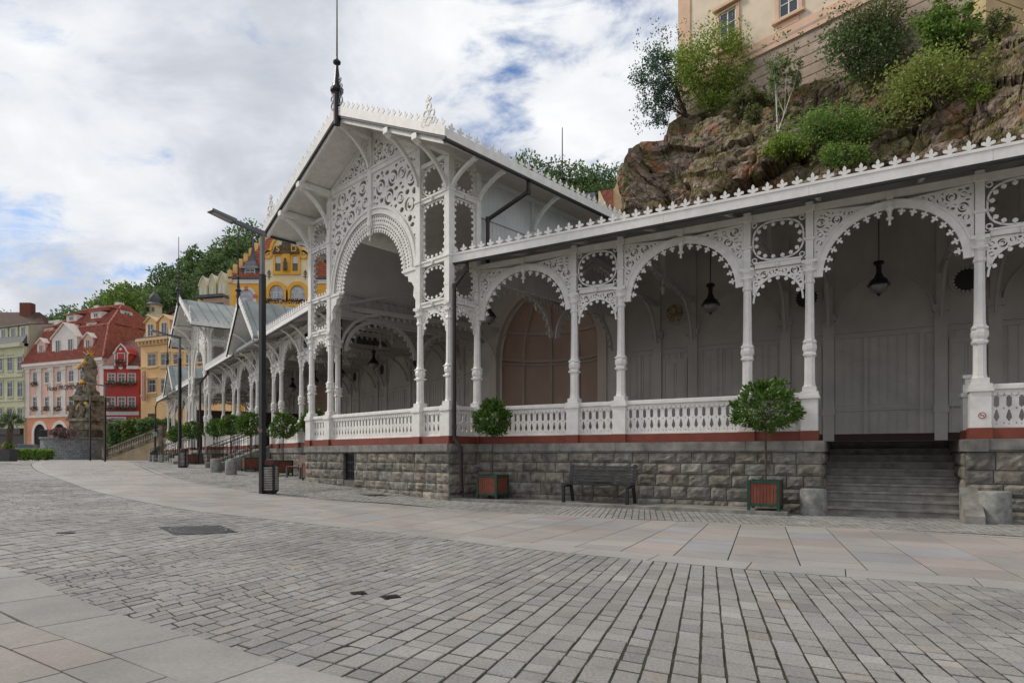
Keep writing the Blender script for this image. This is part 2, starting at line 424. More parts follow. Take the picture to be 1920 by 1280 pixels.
# slabs in the near left corner, lens vignette put into their darker colour
q = 2.0
P1s = 1 if (Vector((-30, -10)) - P1.at(20)).dot(Vector((-P1.tan(20).y, P1.tan(20).x))) > 0 else -1
v = .012
for wr, ln in [(.52, (.85, .95)), (.30, (.4, .75)), (.36, (.4, .8)), (.30, (.35, .8)), (.42, (.4, .9)), (.36, (.4, .9)), (.42, (.4, .8)), (.42, (.5, 1.0)), (.5, (.5, 1.0)), (.6, (.5, 1.0)), (.6, (.5, 1.2)), (.6, (.5, 1.2)), (.8, (.5, 1.2)), (.8, (.5, 1.2))]:
    q = random.uniform(1.5, 2.3)
    while q < min(P1.L - 2, 45):
        w = random.uniform(*ln); t0, t1 = P1.tan(q), P1.tan(q + w); n0 = Vector((-t0.y, t0.x)) * P1s; n1 = Vector((-t1.y, t1.x)) * P1s
        p0, p1 = P1.at(q), P1.at(q + w); g = .004
        stone(mb, [p0 + n0 * (v + g) + t0 * g, p1 + n1 * (v + g) - t1 * g, p1 + n1 * (v + wr - g) - t1 * g, p0 + n0 * (v + wr - g) + t0 * g], tuple(.9 * x for x in (pal_edge if v < .1 else pal_slab)()), .003, up=.006)
        q += w
    v += wr
struct(mb.build('slab_paving', M_slab, recenter=False))
# narrow strip of setts along the colonnade
mb = MB(); q = .2
while q < P3.L - 1:
    w = random.choice([.12, .13, .14]) if q < 42 else .3
    course(mb, P3, q, q + w, .01, 5.2, 5.2, -nside, .2, (.12, .26) if q < 42 else (.4, .8), .014, .004, pal_sett, .003); q += w
struct(mb.build('sett_footway', M_sett, recenter=False))
# the far square, one granite-coloured sheet
mb = MB(); xs = axis([(-420, -70, 50), (-70, -12, 2)]); ys = axis([(40, 60, 2), (60, 100, 10)])
for y in ys:
    for x in xs: mb.v.append((x, y, gz(x, y) - .001))
nx = len(xs)
for j in range(len(ys) - 1):
    for i in range(nx - 1): mb.f.append((j * nx + i, j * nx + i + 1, (j + 1) * nx + i + 1, (j + 1) * nx + i))
struct(mb.build('town_square', M_plaza, recenter=False))
# far setts left of the modelled stones
mb = MB(); xs = axis([(-420, -100, 80), (-100, -16, 2)]); ys = axis([(9, 42, 1.5)])
for y in ys:
    for x in xs: mb.v.append((x, y, gz(x, y) - .002))
nx = len(xs)
for j in range(len(ys) - 1):
    for i in range(nx - 1):
        if mb.v[j * nx + i + 1][0] < -6 - mb.v[(j + 1) * nx + i][1] * 1.15: mb.f.append((j * nx + i, j * nx + i + 1, (j + 1) * nx + i + 1, (j + 1) * nx + i))
struct(mb.build('side_paving', M_plaza, recenter=False))
def cover_plate(name, px, py, w, l, ang, label, cat='manhole cover', marks=False):
    c = ground(px, py); fr = Fr((0, 0), (1, 0)); ca, sa = math.cos(ang), math.sin(ang)
    t = thing(name, label, cat, (c.x, c.y, c.z))
    def P(a, b, z): x, y = c.x + a * ca - b * sa, c.y + a * sa + b * ca; return (x, y, gz(x, y) + z)
    m = MB(); m.hexa([P(-w, -l, -.012), P(w, -l, -.012), P(w, l, -.012), P(-w, l, -.012), P(-w, -l, .006), P(w, -l, .006), P(w, l, .006), P(-w, l, .006)])
    m.build('frame', M_dark, t)
    m = MB(); n = 24
    if marks:
        for r0, r1, z in ((.36, .38, .0095), (.30, .31, .0095), (.19, .2, .0095)):
            for i in range(n):
                a, b = 2 * math.pi * i / n, 2 * math.pi * (i + .8) / n
                m.add([P(r0 * math.cos(a), r0 * math.sin(a), z), P(r1 * math.cos(a), r1 * math.sin(a), z), P(r1 * math.cos(b), r1 * math.sin(b), z), P(r0 * math.cos(b), r0 * math.sin(b), z)], [(0, 1, 2, 3)])
        m.build('worn_ring', mat('worn_iron', (.30, .29, .31), .35, .2, 9), t)
    else:
        for i in range(-3, 4):
            x = i * w / 4; m.hexa([P(x - w * .07, -l * .85, .006), P(x + w * .07, -l * .85, .006), P(x + w * .07, l * .85, .006), P(x - w * .07, l * .85, .006), P(x - w * .07, -l * .85, .012), P(x + w * .07, -l * .85, .012), P(x + w * .07, l * .85, .012), P(x - w * .07, l * .85, .012)])
        m.build('rib', M_dark, t)
cover_plate('manhole_cover', 372, 993, .42, .42, .75, 'square iron manhole cover with worn round rings, the largest in the setts', marks=True)
cover_plate('drain_cover', 705, 928, .34, .26, .75, 'rectangular iron cover in the footway in front of the pavilion plinth')
cover_plate('valve_cap', 672, 1112, .065, .06, .5, 'small dark valve cap in the foreground setts, left one of the pair', 'valve cap')
cover_plate('valve_cap', 733, 1119, .075, .06, .5, 'small dark valve cap in the foreground setts, right one of the pair', 'valve cap')
cover_plate('valve_cap', 123, 999, .10, .06, .5, 'small dark iron cap in the setts near the left edge of the picture', 'valve cap')
# ------------------------------------------------------------------ the colonnade
FL = 1.55; RAIL = 2.60; CAPZ = 5.45
uR = Vector((.8665, -.4993)); nR = Vector((-.4993, -.8665))      # right wing: runs to the right, faces the square
uA = Vector((-.726, .6876)).normalized(); vA = Vector((.6876, .726)).normalized()   # main pavilion: front runs left, depth v
uL = Vector((-.5865, .81)).normalized(); vL = Vector((.81, .5865)).normalized()
PR = Vector((-1.72, 17.0)); PL = PR + uA * 7.5
SR = Vector((-1.0, 17.77)); SL = PL + vA * 1.05
BR = SL + uL * 20.5 - vL * 1.05 + Vector((.25, .1)); BL = BR + uL * 7.5
SC_ = BL + vL * 1.05
col_root = thing('colonnade', 'long white timber colonnade with carved arches, gabled pavilions and stone plinth', 'colonnade', (PR.x, PR.y, 0))
COLPROF = [(.165, RAIL), (.165, 2.70), (.135, 2.76), (.125, 2.86), (.122, 3.36), (.15, 3.39), (.158, 3.44), (.135, 3.47), (.165, 3.53), (.172, 3.60), (.15, 3.66), (.165, 3.70), (.118, 3.76), (.11, 3.86), (.098, 4.95), (.125, 4.98), (.125, 5.02), (.105, 5.06), (.108, 5.16), (.15, 5.22), (.155, 5.32), (.185, 5.36), (.19, 5.45)]
def column(fr, t, d=0, base=True, top=6.45):
    m = MB(); p = fr.P(t, d, 0); ang = math.atan2(fr.u.y, fr.u.x) + math.pi / 8
    m.lathe((p.x, p.y, 0), [(r * .90, z) for r, z in COLPROF], 8, ang)
    sq = fr.sub(t, d)
    m.box(sq, -.14, .14, -.14, .14, RAIL + .0, 2.72); m.box(sq, -.125, .125, -.125, .125, 3.40, 3.44); m.box(sq, -.125, .125, -.125, .125, 3.67, 3.70)
    m.box(sq, -.15, .15, -.15, .15, 5.39, 5.46); m.box(sq, -.125, .125, -.125, .125, 5.22, 5.26)
    if base:
        m.box(sq, -.165, .165, -.165, .165, FL + .21, 2.5); m.box(sq, -.20, .20, -.20, .20, 2.46, 2.53); m.box(sq, -.18, .18, -.18, .18, 2.53, 2.61)
    m.box(sq, -.075, .075, -.075, .075, 5.46, top)
    m.box(sq, -.105, .105, -.105, .105, 5.9, 5.95)
    if top < 7: m.box(sq, -.11, .11, -.11, .11, top - .2, top - .08)
    o = m.build('column', M_white, col_root)
    if base:
        r = MB(); r.box(sq, -.18, .18, -.18, .19, FL + .002, FL + .215); r.build('column_foot', M_red, o)
    return o
# pierced balustrade cell, width 1, height 1 (drawn once, stamped along the rail)
def ell(cx, cz, rx, rz, n=6, ph=0.0): return [(cx + rx * math.cos(2 * math.pi * i / n + ph), cz + rz * math.sin(2 * math.pi * i / n + ph)) for i in range(n)]
HEX = [(.28, .62), (.28, .86), (.5, .93), (.72, .86), (.72, .62), (.5, .56)]
DROP = [(.5, .14), (.26, .26), (.30, .34), (.42, .47), (.42, .5), (.58, .5), (.58, .47), (.70, .34), (.74, .26)]
_outer = [(0, 0), (1, 0), (1, 1), (0, 1)]
_holes = [HEX, DROP] + [ell(0.06, .94, .055, .02, 4), ell(.95, .94, .05, .02, 4)]
def cellmesh():
    holes = [HEX, DROP, ell(.5, .075, .07, .022, 5), ell(.09, .1, .07, .028, 5), ell(.09, .54, .08, .03, 5), ell(.09, .92, .08, .028, 5)]
    rings = [_outer] + holes
    return rings, tessellate_polygon([[Vector((x, y, 0)) for x, y in r] for r in rings])
CELL = cellmesh()
def pierced_strip(m, fr, t0, t1, z0, z1, d0, d1, cw=.175):
    n = max(1, round((t1 - t0) / cw)); w = (t1 - t0) / n; rings, tess = CELL
    flat = [p for r in rings for p in r]; N_ = len(flat)
    for i in range(n):
        a = [fr.P(t0 + (i + x) * w, d1, z0 + y * (z1 - z0)) for x, y in flat]; b = [fr.P(t0 + (i + x) * w, d0, z0 + y * (z1 - z0)) for x, y in flat]
        fs = [tuple(q) for q in tess] + [tuple(k + N_ for k in q) for q in tess]; k = 4
        for r in rings[1:]:
            mm = len(r); fs += [(k + j, k + (j + 1) % mm, N_ + k + (j + 1) % mm, N_ + k + j) for j in range(mm)]; k += mm
        m.add(a + b, fs)
def balustrade(fr, t0, t1, d=0):
    m = MB(); f = fr.sub(0, d); a, b = t0 + .165, t1 - .165
    m.box(f, a, b, -.085, .085, 2.5, 2.57); m.box(f, a, b, -.06, .06, 2.57, 2.60); m.box(f, a, b, -.03, .03, 2.43, 2.5)
    n = round((b - a) / .11)
    for i in range(n):      # scalloped edge under the rail
        c = a + (i + .5) * (b - a) / n; m.poly(f, [(c - .045, 2.44), (c - .045, 2.40), (c - .02, 2.38), (c + .02, 2.38), (c + .045, 2.40), (c + .045, 2.44)], .02, .045)
    pierced_strip(m, f, a, b, FL + .24, 2.43, -.012, .018)
    m.box(f, a, b, -.035, .045, FL + .21, FL + .245)
    o = m.build('balustrade', M_white, col_root)
    r = MB(); r.box(f, t0 + .18, t1 - .18, -.12, .13, FL + .002, FL + .21); r.build('base_board', M_red, o)
    return o
def arc(cx, cz, rx, rz, a0, a1, n): return [(cx + rx * math.cos(a0 + (a1 - a0) * i / n), cz + rz * math.sin(a0 + (a1 - a0) * i / n)) for i in range(n + 1)]
def inside(p, poly):
    c = False; j = len(poly) - 1
    for i in range(len(poly)):
        a, b = poly[i], poly[j]
        if (a[1] > p[1]) != (b[1] > p[1]) and p[0] < (b[0] - a[0]) * (p[1] - a[1]) / (b[1] - a[1]) + a[0]: c = not c
        j = i
    return c
def dist_edge(p, poly):
    best = 9
    for i in range(len(poly)):
        ax, ay = poly[i - 1]; bx, by = poly[i]; dx, dy = bx - ax, by - ay; q = dx * dx + dy * dy or 1e-9
        t = max(0, min(1, ((p[0] - ax) * dx + (p[1] - ay) * dy) / q)); best = min(best, math.hypot(p[0] - ax - t * dx, p[1] - ay - t * dy))
    return best
def crescent(c, r, w, a0, span, n=9):
    o = [(c[0] + (r + w * .5 * math.sin(math.pi * i / n)) * math.cos(a0 + span * i / n), c[1] + (r + w * .5 * math.sin(math.pi * i / n)) * math.sin(a0 + span * i / n)) for i in range(n + 1)]
    i_ = [(c[0] + (r - w * .5 * math.sin(math.pi * i / n)) * math.cos(a0 + span * i / n), c[1] + (r - w * .5 * math.sin(math.pi * i / n)) * math.sin(a0 + span * i / n)) for i in range(n - 1, 0, -1)]
    return o + i_
def fretwork(m, fr, poly, d0, d1, cell, scroll=False, seed=1, margin=.045):
    """board with cut-out ornament: rings of crescents and drops packed inside an outline"""
    rn = random.Random(seed); holes = []; placed = []
    x0 = min(p[0] for p in poly); x1 = max(p[0] for p in poly); z0 = min(p[1] for p in poly); z1 = max(p[1] for p in poly)
    def ok(c, r):
        if not inside(c, poly) or dist_edge(c, poly) < r + margin: return False
        return all(math.hypot(c[0] - q[0], c[1] - q[1]) > r + q[2] + cell * (.03 if scroll else .08) for q in placed)
    sizes = ([cell * .55, cell * .42, cell * .33, cell * .24, cell * .16, cell * .1] if scroll else [cell * .5, cell * .3, cell * .19, cell * .11])
    for r in sizes:
        for _ in range(int(160 if r > cell * .3 else 520)):
            c = (rn.uniform(x0, x1), rn.uniform(z0, z1))
            if ok(c, r):
                placed.append((c[0], c[1], r)); a = rn.uniform(0, 6.28)
                if r > cell * .25:
                    holes.append(crescent(c, r * .80, r * .42, a, 2.75)); holes.append(crescent(c, r * .80, r * .42, a + 3.14, 2.75))
                    if r > cell * .3: holes.append(crescent(c, r * .33, r * .36, a + 1.2, 4.4, 8))
                else: holes.append(ell(c[0], c[1], r, r * rn.uniform(.55, 1), 6, a))
    m.plate(fr, poly, holes, d0, d1)
def oval_panel(m, fr, t0, t1, z0, z1, n, tooth=.105, d0=-.012, d1=.018, shape=BUD, r=.8):
    """an open panel: curved inner frame with buds pointing inwards, ringed corners"""
    cx_, cz_ = (t0 + t1) / 2, (z0 + z1) / 2; a, b = (t1 - t0) / 2 - .035, (z1 - z0) / 2 - .035; p = 2.0 / (2.6 if b < a * 1.3 else 4.5)
    pts = []
    for i in range(48):
        th = 2 * math.pi * i / 48; c, s = math.cos(th), math.sin(th)
        pts.append((cx_ + a * math.copysign(abs(c) ** p, c), cz_ + b * math.copysign(abs(s) ** p, s)))
    m.ribbon(fr, pts, .035, d0, d1, True)
    # walk the frame and set buds at equal steps
    ln = [0]
    for i in range(48): q, w = pts[i], pts[(i + 1) % 48]; ln.append(ln[-1] + math.hypot(w[0] - q[0], w[1] - q[1]))
    for k in range(n):
        s = (k + .5) * ln[-1] / n; i = max(j for j in range(48) if ln[j] <= s); f = (s - ln[i]) / (ln[i + 1] - ln[i] + 1e-9)
        q, w = pts[i], pts[(i + 1) % 48]; x, z = q[0] + (w[0] - q[0]) * f, q[1] + (w[1] - q[1]) * f
        dx, dz = w[0] - q[0], w[1] - q[1]; ang = math.atan2(dx, -dz)
        if (cx_ - x) * math.cos(ang) + (cz_ - z) * math.sin(ang) < 0: ang += math.pi
        m.stamp(fr, shape, (x, z), ang, tooth, d0, d1)
    for sx_ in (-1, 1):
        for sz_ in (-1, 1):
            c = (cx_ + sx_ * (a - .03), cz_ + sz_ * (b - .03))
            m.ribbon(fr, ell(c[0], c[1], .05, .05, 8), .026, d0, d1, True)
            m.poly(fr, [(c[0] + sx_ * .1, c[1] + sz_ * .1), (c[0] + sx_ * .1, c[1] + sz_ * .02), (c[0] + sx_ * .02, c[1] + sz_ * .1)], d0, d1)
def small_arch(m, fr, t0, t1, z=CAPZ, drop=.78, tooth=.11):
    cx_ = (t0 + t1) / 2; a = (t1 - t0) / 2 - .02
    pts = arc(cx_, z - drop, a, drop - .2, 0, math.pi, 16); m.ribbon(fr, pts, .038, -.012, .018)
    pol = [(cx_ - a - .02, z - .03), (cx_ + a + .02, z - .03), (cx_ + a + .02, z - drop * .75)] + arc(cx_, z - drop, a, drop - .2, .3, math.pi - .3, 12) + [(cx_ - a - .02, z - drop * .75)]
    fretwork(m, fr, pol, -.010, .015, .17, False, 4, .02)
    for i in range(1, 8):
        th = math.pi * i / 8; p = (cx_ + a * math.cos(th), z - drop + (drop - .2) * math.sin(th)); m.stamp(fr, BUD, p, th + math.pi, tooth, -.012, .018)
    for sgn in ():
        cr = (cx_ + sgn * (a - .05), z - .1); m.ribbon(fr, ell(cr[0], cr[1] - .02, .055, .055, 8), .026, -.012, .018, True)
        m.ribbon(fr, ell(cr[0] - sgn * .14, cr[1] + .02, .04, .04, 8), .024, -.012, .018, True)
        m.ribbon(fr, [(cr[0] + sgn * .03, cr[1] - .06), (cr[0] + sgn * .02, cr[1] - .22)], .03, -.012, .018)
def wide_arch(fr, t0, t1, zs=5.08, ztop=6.52, seed=1, lod=0):
    a0, b0 = t0 + .085, t1 - .085; c = (a0 + b0) / 2; Ro = (b0 - a0) / 2; sc = (ztop - .06 - zs) / Ro
    m = MB(); band = .17
    m.ribbon(fr, arc(c, zs, Ro - band / 2, (Ro - band / 2) * sc, 0, math.pi, 36), band, -.035, .035)
    m.ribbon(fr, arc(c, zs, Ro - .02, (Ro - .02) * sc, 0, math.pi, 36), .035, .035, .06)
    Ri = Ro - band; n = 17
    for i in range(n):
        th = math.pi * (i + .75) / (n + .5)
        if abs(th - math.pi / 2) < .05: continue
        m.stamp(fr, TOOTH, (c + Ri * math.cos(th), zs + Ri * sc * math.sin(th)), th + math.pi, .14, -.012, .018)
    o = m.build('arch', M_white, col_root)
    pm = MB(); p = fr.P(c, .02, 0); z = zs + Ri * sc
    pm.lathe((p.x, p.y, 0), [(.02, z - .34), (.03, z - .32), (.02, z - .24), (.07, z - .22), (.07, z - .19), (.035, z - .16), (.05, z - .05), (.09, z), (.09, z + .12)], 8); pm.build('pendant', M_white, o)
    sp = MB()
    for sgn, e in ((-1, a0), (1, b0)):
        pts = [(e, ztop)]
        for i in range(11):
            th = math.pi / 2 - .16 - (math.pi / 2 - .36) * i / 10; pts.append((c + sgn * (Ro - .012) * math.cos(th), zs + (Ro - .012) * sc * math.sin(th)))
        pts[-1] = (e, pts[-1][1]) if abs(pts[-1][0] - e) < .02 else pts[-1]
        pts.append((e, pts[-1][1])) if abs(pts[-1][0] - e) > .02 else None
        if lod == 0: fretwork(sp, fr, pts, -.012, .018, .2, False, seed * 7 + (sgn > 0), .03)
        else: sp.poly(fr, pts, -.012, .018)
    sp.build('spandrel', M_white, o)
    return o
def brace(m, fr, t, d0, z0, d1, z1, w=.10, bulge=.35):
    """curved eave bracket in the plane square to the wall"""
    f = Fr(fr.at(t, 0), fr.n, fr.u, fr.o.z); n = 8; pts = []
    for i in range(n + 1):
        s = i / n; a = s * math.pi / 2; x = d0 + (d1 - d0) * (.45 * s + .55 * (1 - math.cos(a))); z = z0 + (z1 - z0) * (.45 * s + .55 * math.sin(a)); pts.append((x, z))
    m.ribbon(f, pts, [w * 1.15] + [w * .8] * (n - 1) + [w * 1.1], -.045, .045)
def cresting(m, fr, p0, p1, step, size, d=0.0, th=.02):
    """row of cut fleurs along the line (t,z)->(t,z)"""
    L_ = math.hypot(p1[0] - p0[0], p1[1] - p0[1]); n = max(1, round(L_ / step)); m.ribbon(fr, [(p0[0], p0[1] + .005), (p1[0], p1[1] + .005)], .03, d - th / 2, d + th / 2)
    for i in range(n):
        s = (i + .5) / n; m.stamp(fr, FLEUR, (p0[0] + (p1[0] - p0[0]) * s, p0[1] + (p1[1] - p0[1]) * s - .01), math.pi / 2, size * random.uniform(.96, 1.04), d - th / 2, d + th / 2)
def ashlar(m, fr, t0, t1, z0, z1, d=.0, ch=.27, rn=random, holes=(), fine=True):
    z = z0
    while z < z1 - .05:
        h = min(ch * rn.uniform(.85, 1.15), z1 - z)
        if z1 - z - h < .12: h = z1 - z
        t = t0
        while t < t1 - .02:
            l = rn.uniform(.28, .68)
            if t1 - t - l < .2: l = t1 - t
            bl = [(t, t + l)]
            for (ha, hb, hz0, hz1) in holes:
                if z + h > hz0 + .02 and z < hz1 - .02:
                    nb = []
                    for a, b in bl:
                        if b <= ha or a >= hb: nb.append((a, b)); continue
                        if a < ha - .05: nb.append((a, ha))
                        if b > hb + .05: nb.append((hb, b))
                    bl = nb
            for a, b in bl:
                g = .010; a_, b_, c_, e_ = a + g, b - g, z + g, z + h - g; k = rn.gauss(1, .10); tn = rn.random()
                col = (k * 1.04, k, k * .94) if tn < .5 else (k * .98, k, k)
                nx_, nz_ = (5, 4) if fine else (2, 2); vs = []; bulge = rn.uniform(.018, .048) if fine else .025
                for j in range(nz_ + 1):
                    for i in range(nx_ + 1):
                        x, y = i / nx_, j / nz_; ed = min(x, 1 - x, y, 1 - y)
                        dd = (bulge * min(1, ed * 4.5) + rn.uniform(-.014, .014) * (ed > 0)) if ed > 0 else 0.0
                        vs.append(fr.P(a_ + (b_ - a_) * x + (rn.uniform(-.01, .01) if 0 < i < nx_ else 0), d + dd, c_ + (e_ - c_) * y))
                N0 = len(vs); vs += [fr.P(a_, d - .05, c_), fr.P(b_, d - .05, c_), fr.P(b_, d - .05, e_), fr.P(a_, d - .05, e_)]
                w_ = nx_ + 1; fs = [(j * w_ + i, j * w_ + i + 1, (j + 1) * w_ + i + 1, (j + 1) * w_ + i) for j in range(nz_) for i in range(nx_)]
                fs += [tuple(range(nx_, -1, -1)) + (N0, N0 + 1), tuple(range(nz_ * w_, nz_ * w_ + w_)) + (N0 + 2, N0 + 3)]
                fs += [tuple(j * w_ for j in range(nz_ + 1)) + (N0 + 3, N0), tuple(j * w_ + nx_ for j in range(nz_, -1, -1)) + (N0 + 1, N0 + 2)]
                m.add(vs, fs, col)
            t += l
        z += h
def plinth(fr, t0, t1, zf, d=.16, holes=(), ends=(False, False), fine=True, capd=.07):
    """rock-faced ashlar wall with a cap course; zf(t) is the ground level"""
    m = MB(); rn = random.Random(int(abs(t0 * 31 + t1 * 17 + d * 5) * 10) + 3)
    zb = min(zf(t0), zf(t1)) - .1
    ashlar(m, fr, t0, t1, zb, 1.31, d, rn=rn, holes=holes, fine=fine)
    o = m.build('plinth_wall', M_stone, col_root)
    b = MB()
    segs = [(t0 + .01, t1 - .01)]
    for (ha, hb, hz0, hz1) in holes:
        n_ = []
        for a, c in segs:
            if ha > a and hb < c: n_ += [(a, ha), (hb, c)]
            else: n_.append((a, c))
        segs = n_
        b.box(fr, ha, hb, -.35, d - .02, zb, hz0)
    for a, c in segs: b.box(fr, a, c, -.35, d - .02, zb, 1.314)
    b.build('mortar_core', M_mortar, o)
    c = MB(); n = max(1, round((t1 - t0) / 1.5))
    for i in range(n):
        a, e = t0 + (t1 - t0) * i / n, t0 + (t1 - t0) * (i + 1) / n
        c.box(fr, a + .003, e - .003, -.4, d + capd, 1.345, FL); c.box(fr, a + .003, e - .003, -.38, d + capd - .03, 1.31, 1.345)
    c.build('cap_stone', M_cap, o)
    for (ha, hb, hz0, hz1) in holes:
        g = MB(); g.box(fr, ha, hb, -.3, -.28, hz0, 1.31); v = g.build('cellar_opening', M_hollow, o)
        g = MB(); nn = max(3, round((hb - ha) / .14))
        for i in range(nn + 1):
            x = ha + .02 + (hb - ha - .04) * i / nn; g.box(fr, x - .009, x + .009, .05, .068, hz0, 1.31)
        for i in range(4):
            z = hz0 + .04 + (1.27 - hz0 - .04) * i / 3; g.box(fr, ha, hb, .068, .08, z - .012, z + .012)
        for i in range(nn):
            for j in range(3):
                x = ha + .02 + (hb - ha - .04) * (i + .5) / nn; z = hz0 + .04 + (1.23 - hz0) * (j + .5) / 3; g.ribbon(fr, ell(x, z, .05, .14, 8), .014, .05, .066, True)
        g.build('grille', M_dark, col_root)
    return o
def wing_roof(fr, t0f, t0b, t1f, t1b, cut=None, seams=True, tiles=True):
    ze = 6.56; sl = .28; D = 7.5
    m = MB(); e = 1.0
    def Z(d): return ze + (e - d) * sl
    m.hexa([fr.P(t0f, e, Z(e)), fr.P(t1f, e, Z(e)), fr.P(t1b, -D, Z(-D)), fr.P(t0b, -D, Z(-D)), fr.P(t0f, e, Z(e) + .14), fr.P(t1f, e, Z(e) + .14), fr.P(t1b, -D, Z(-D) + .14), fr.P(t0b, -D, Z(-D) + .14)])
    o = m.build('wing_roof', M_roof, col_root)
    m = MB(); k = .012
    m.hexa([fr.P(t0f, e - .02, Z(e) - .03), fr.P(t1f, e - .02, Z(e) - .03), fr.P(t1b, -D, Z(-D) - .03), fr.P(t0b, -D, Z(-D) - .03), fr.P(t0f, e - .02, Z(e) - .003), fr.P(t1f, e - .02, Z(e) - .003), fr.P(t1b, -D, Z(-D) - .003), fr.P(t0b, -D, Z(-D) - .003)])
    n = int((t1f - t0f) / .9)
    for i in range(n + 1):     # rafters under the boarding
        t = t0f + (t1f - t0f) * i / max(1, n)
        m.hexa([fr.P(t - .04, e - .1, Z(e - .1) - .12), fr.P(t + .04, e - .1, Z(e - .1) - .12), fr.P(t + .04, -D + .2, Z(-D) - .15), fr.P(t - .04, -D + .2, Z(-D) - .15), fr.P(t - .04, e - .1, Z(e - .1) - .03), fr.P(t + .04, e - .1, Z(e - .1) - .03), fr.P(t + .04, -D + .2, Z(-D) - .06), fr.P(t - .04, -D + .2, Z(-D) - .06)]) if i % 2 == 0 else None
    for i in range(44):     # matchboard joints across the ceiling
        d_ = e - .15 - i * .19; s_ = (e - d_) / (e + D); ta = t0f + (t0b - t0f) * s_; tb = t1f + (t1b - t1f) * s_; m.hexa([fr.P(ta, d_, Z(d_) - .042), fr.P(tb, d_, Z(d_) - .042), fr.P(tb, d_ - .03, Z(d_) - .034), fr.P(ta, d_ - .03, Z(d_) - .034), fr.P(ta, d_, Z(d_) - .031), fr.P(tb, d_, Z(d_) - .031), fr.P(tb, d_ - .03, Z(d_) - .022), fr.P(ta, d_ - .03, Z(d_) - .022)])
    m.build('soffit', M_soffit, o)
    spans = [(t0f, t1f)] if not cut else [(t0f, cut[0]), (cut[1], t1f)]
    for a, b in spans:
        m = MB(); nn = max(1, round((b - a) / 2.9))
        for i in range(nn):
            p, q = a + (b - a) * i / nn, a + (b - a) * (i + 1) / nn; m.box(fr, p + .002, q - .002, e + .002, e + .035, 6.50, 6.74)
        m.box(fr, a, b, e + .035, e + .05, 6.70, 6.745)
        f = m.build('fascia', M_white, o)
        m = MB(); cresting(m, fr, (a + .05, 6.74), (b - .05, 6.74), .285, .205, e + .03); m.build('cresting', M_white, f)
        m = MB(); m.box(fr, a, b, e - .06, e + .012, 6.455, 6.498); m.build('gutter', M_dark, f)
        if tiles:
            m = MB(); nn = int((b - a) / .285)
            for i in range(nn):
                c = a + .05 + .285 * (i + 1) * (b - a - .1) / (.285 * (nn + .001)) - .01; m.poly(fr, arc(c, 6.745, .09, .05, 0, math.pi, 6), e - .45, e + .0)
            m.build('tile_end', M_tile, f)
    return o
LANTERN = None
def lantern(x, y, z, ztop, label):
    """bell-shaped hanging lantern; z is the underside of its finial"""
    t = thing('hanging_lantern', label, 'lantern', (x, y, z), 'bell shaped lanterns hanging under the colonnade roof')
    m = MB(); m.lathe((x, y, z), [(.05, .93), (.12, .90), (.13, .84), (.07, .80), (.06, .62), (.09, .56), (.12, .48), (.20, .42), (.22, .36), (.27, .30), (.27, .275), (.10, .27)], 16); smooth_by_angle(m.build('hood', M_dark, t))
    m = MB(); m.lathe((x, y, z), [(.21, .272), (.20, .20), (.16, .12), (.09, .07), (.05, .06)], 16); smooth_by_angle(m.build('globe', M_lglass, t))
    m = MB(); m.lathe((x, y, z), [(.012, 0), (.03, .03), (.05, .05), (.08, .075), (.10, .09), (.05, .10)], 10); m.build('finial', M_dark, t)
    m = MB(); m.tube([(x, y, z + .9), (x, y, ztop)], .013, 6); m.build('rod', M_dark, t)
def drainpipe(pts, r=.055, name='drainpipe', m_=None):
    m = MB()
    for a, b in zip(pts, pts[1:]): m.tube([a, b], r, 8)
    for a in pts[1:-1]: m.lathe((a[0], a[1], a[2] - .07), [(r * 1.12, 0), (r * 1.12, .14)], 8)
    return m.build(name, m_ or M_pipe, col_root)
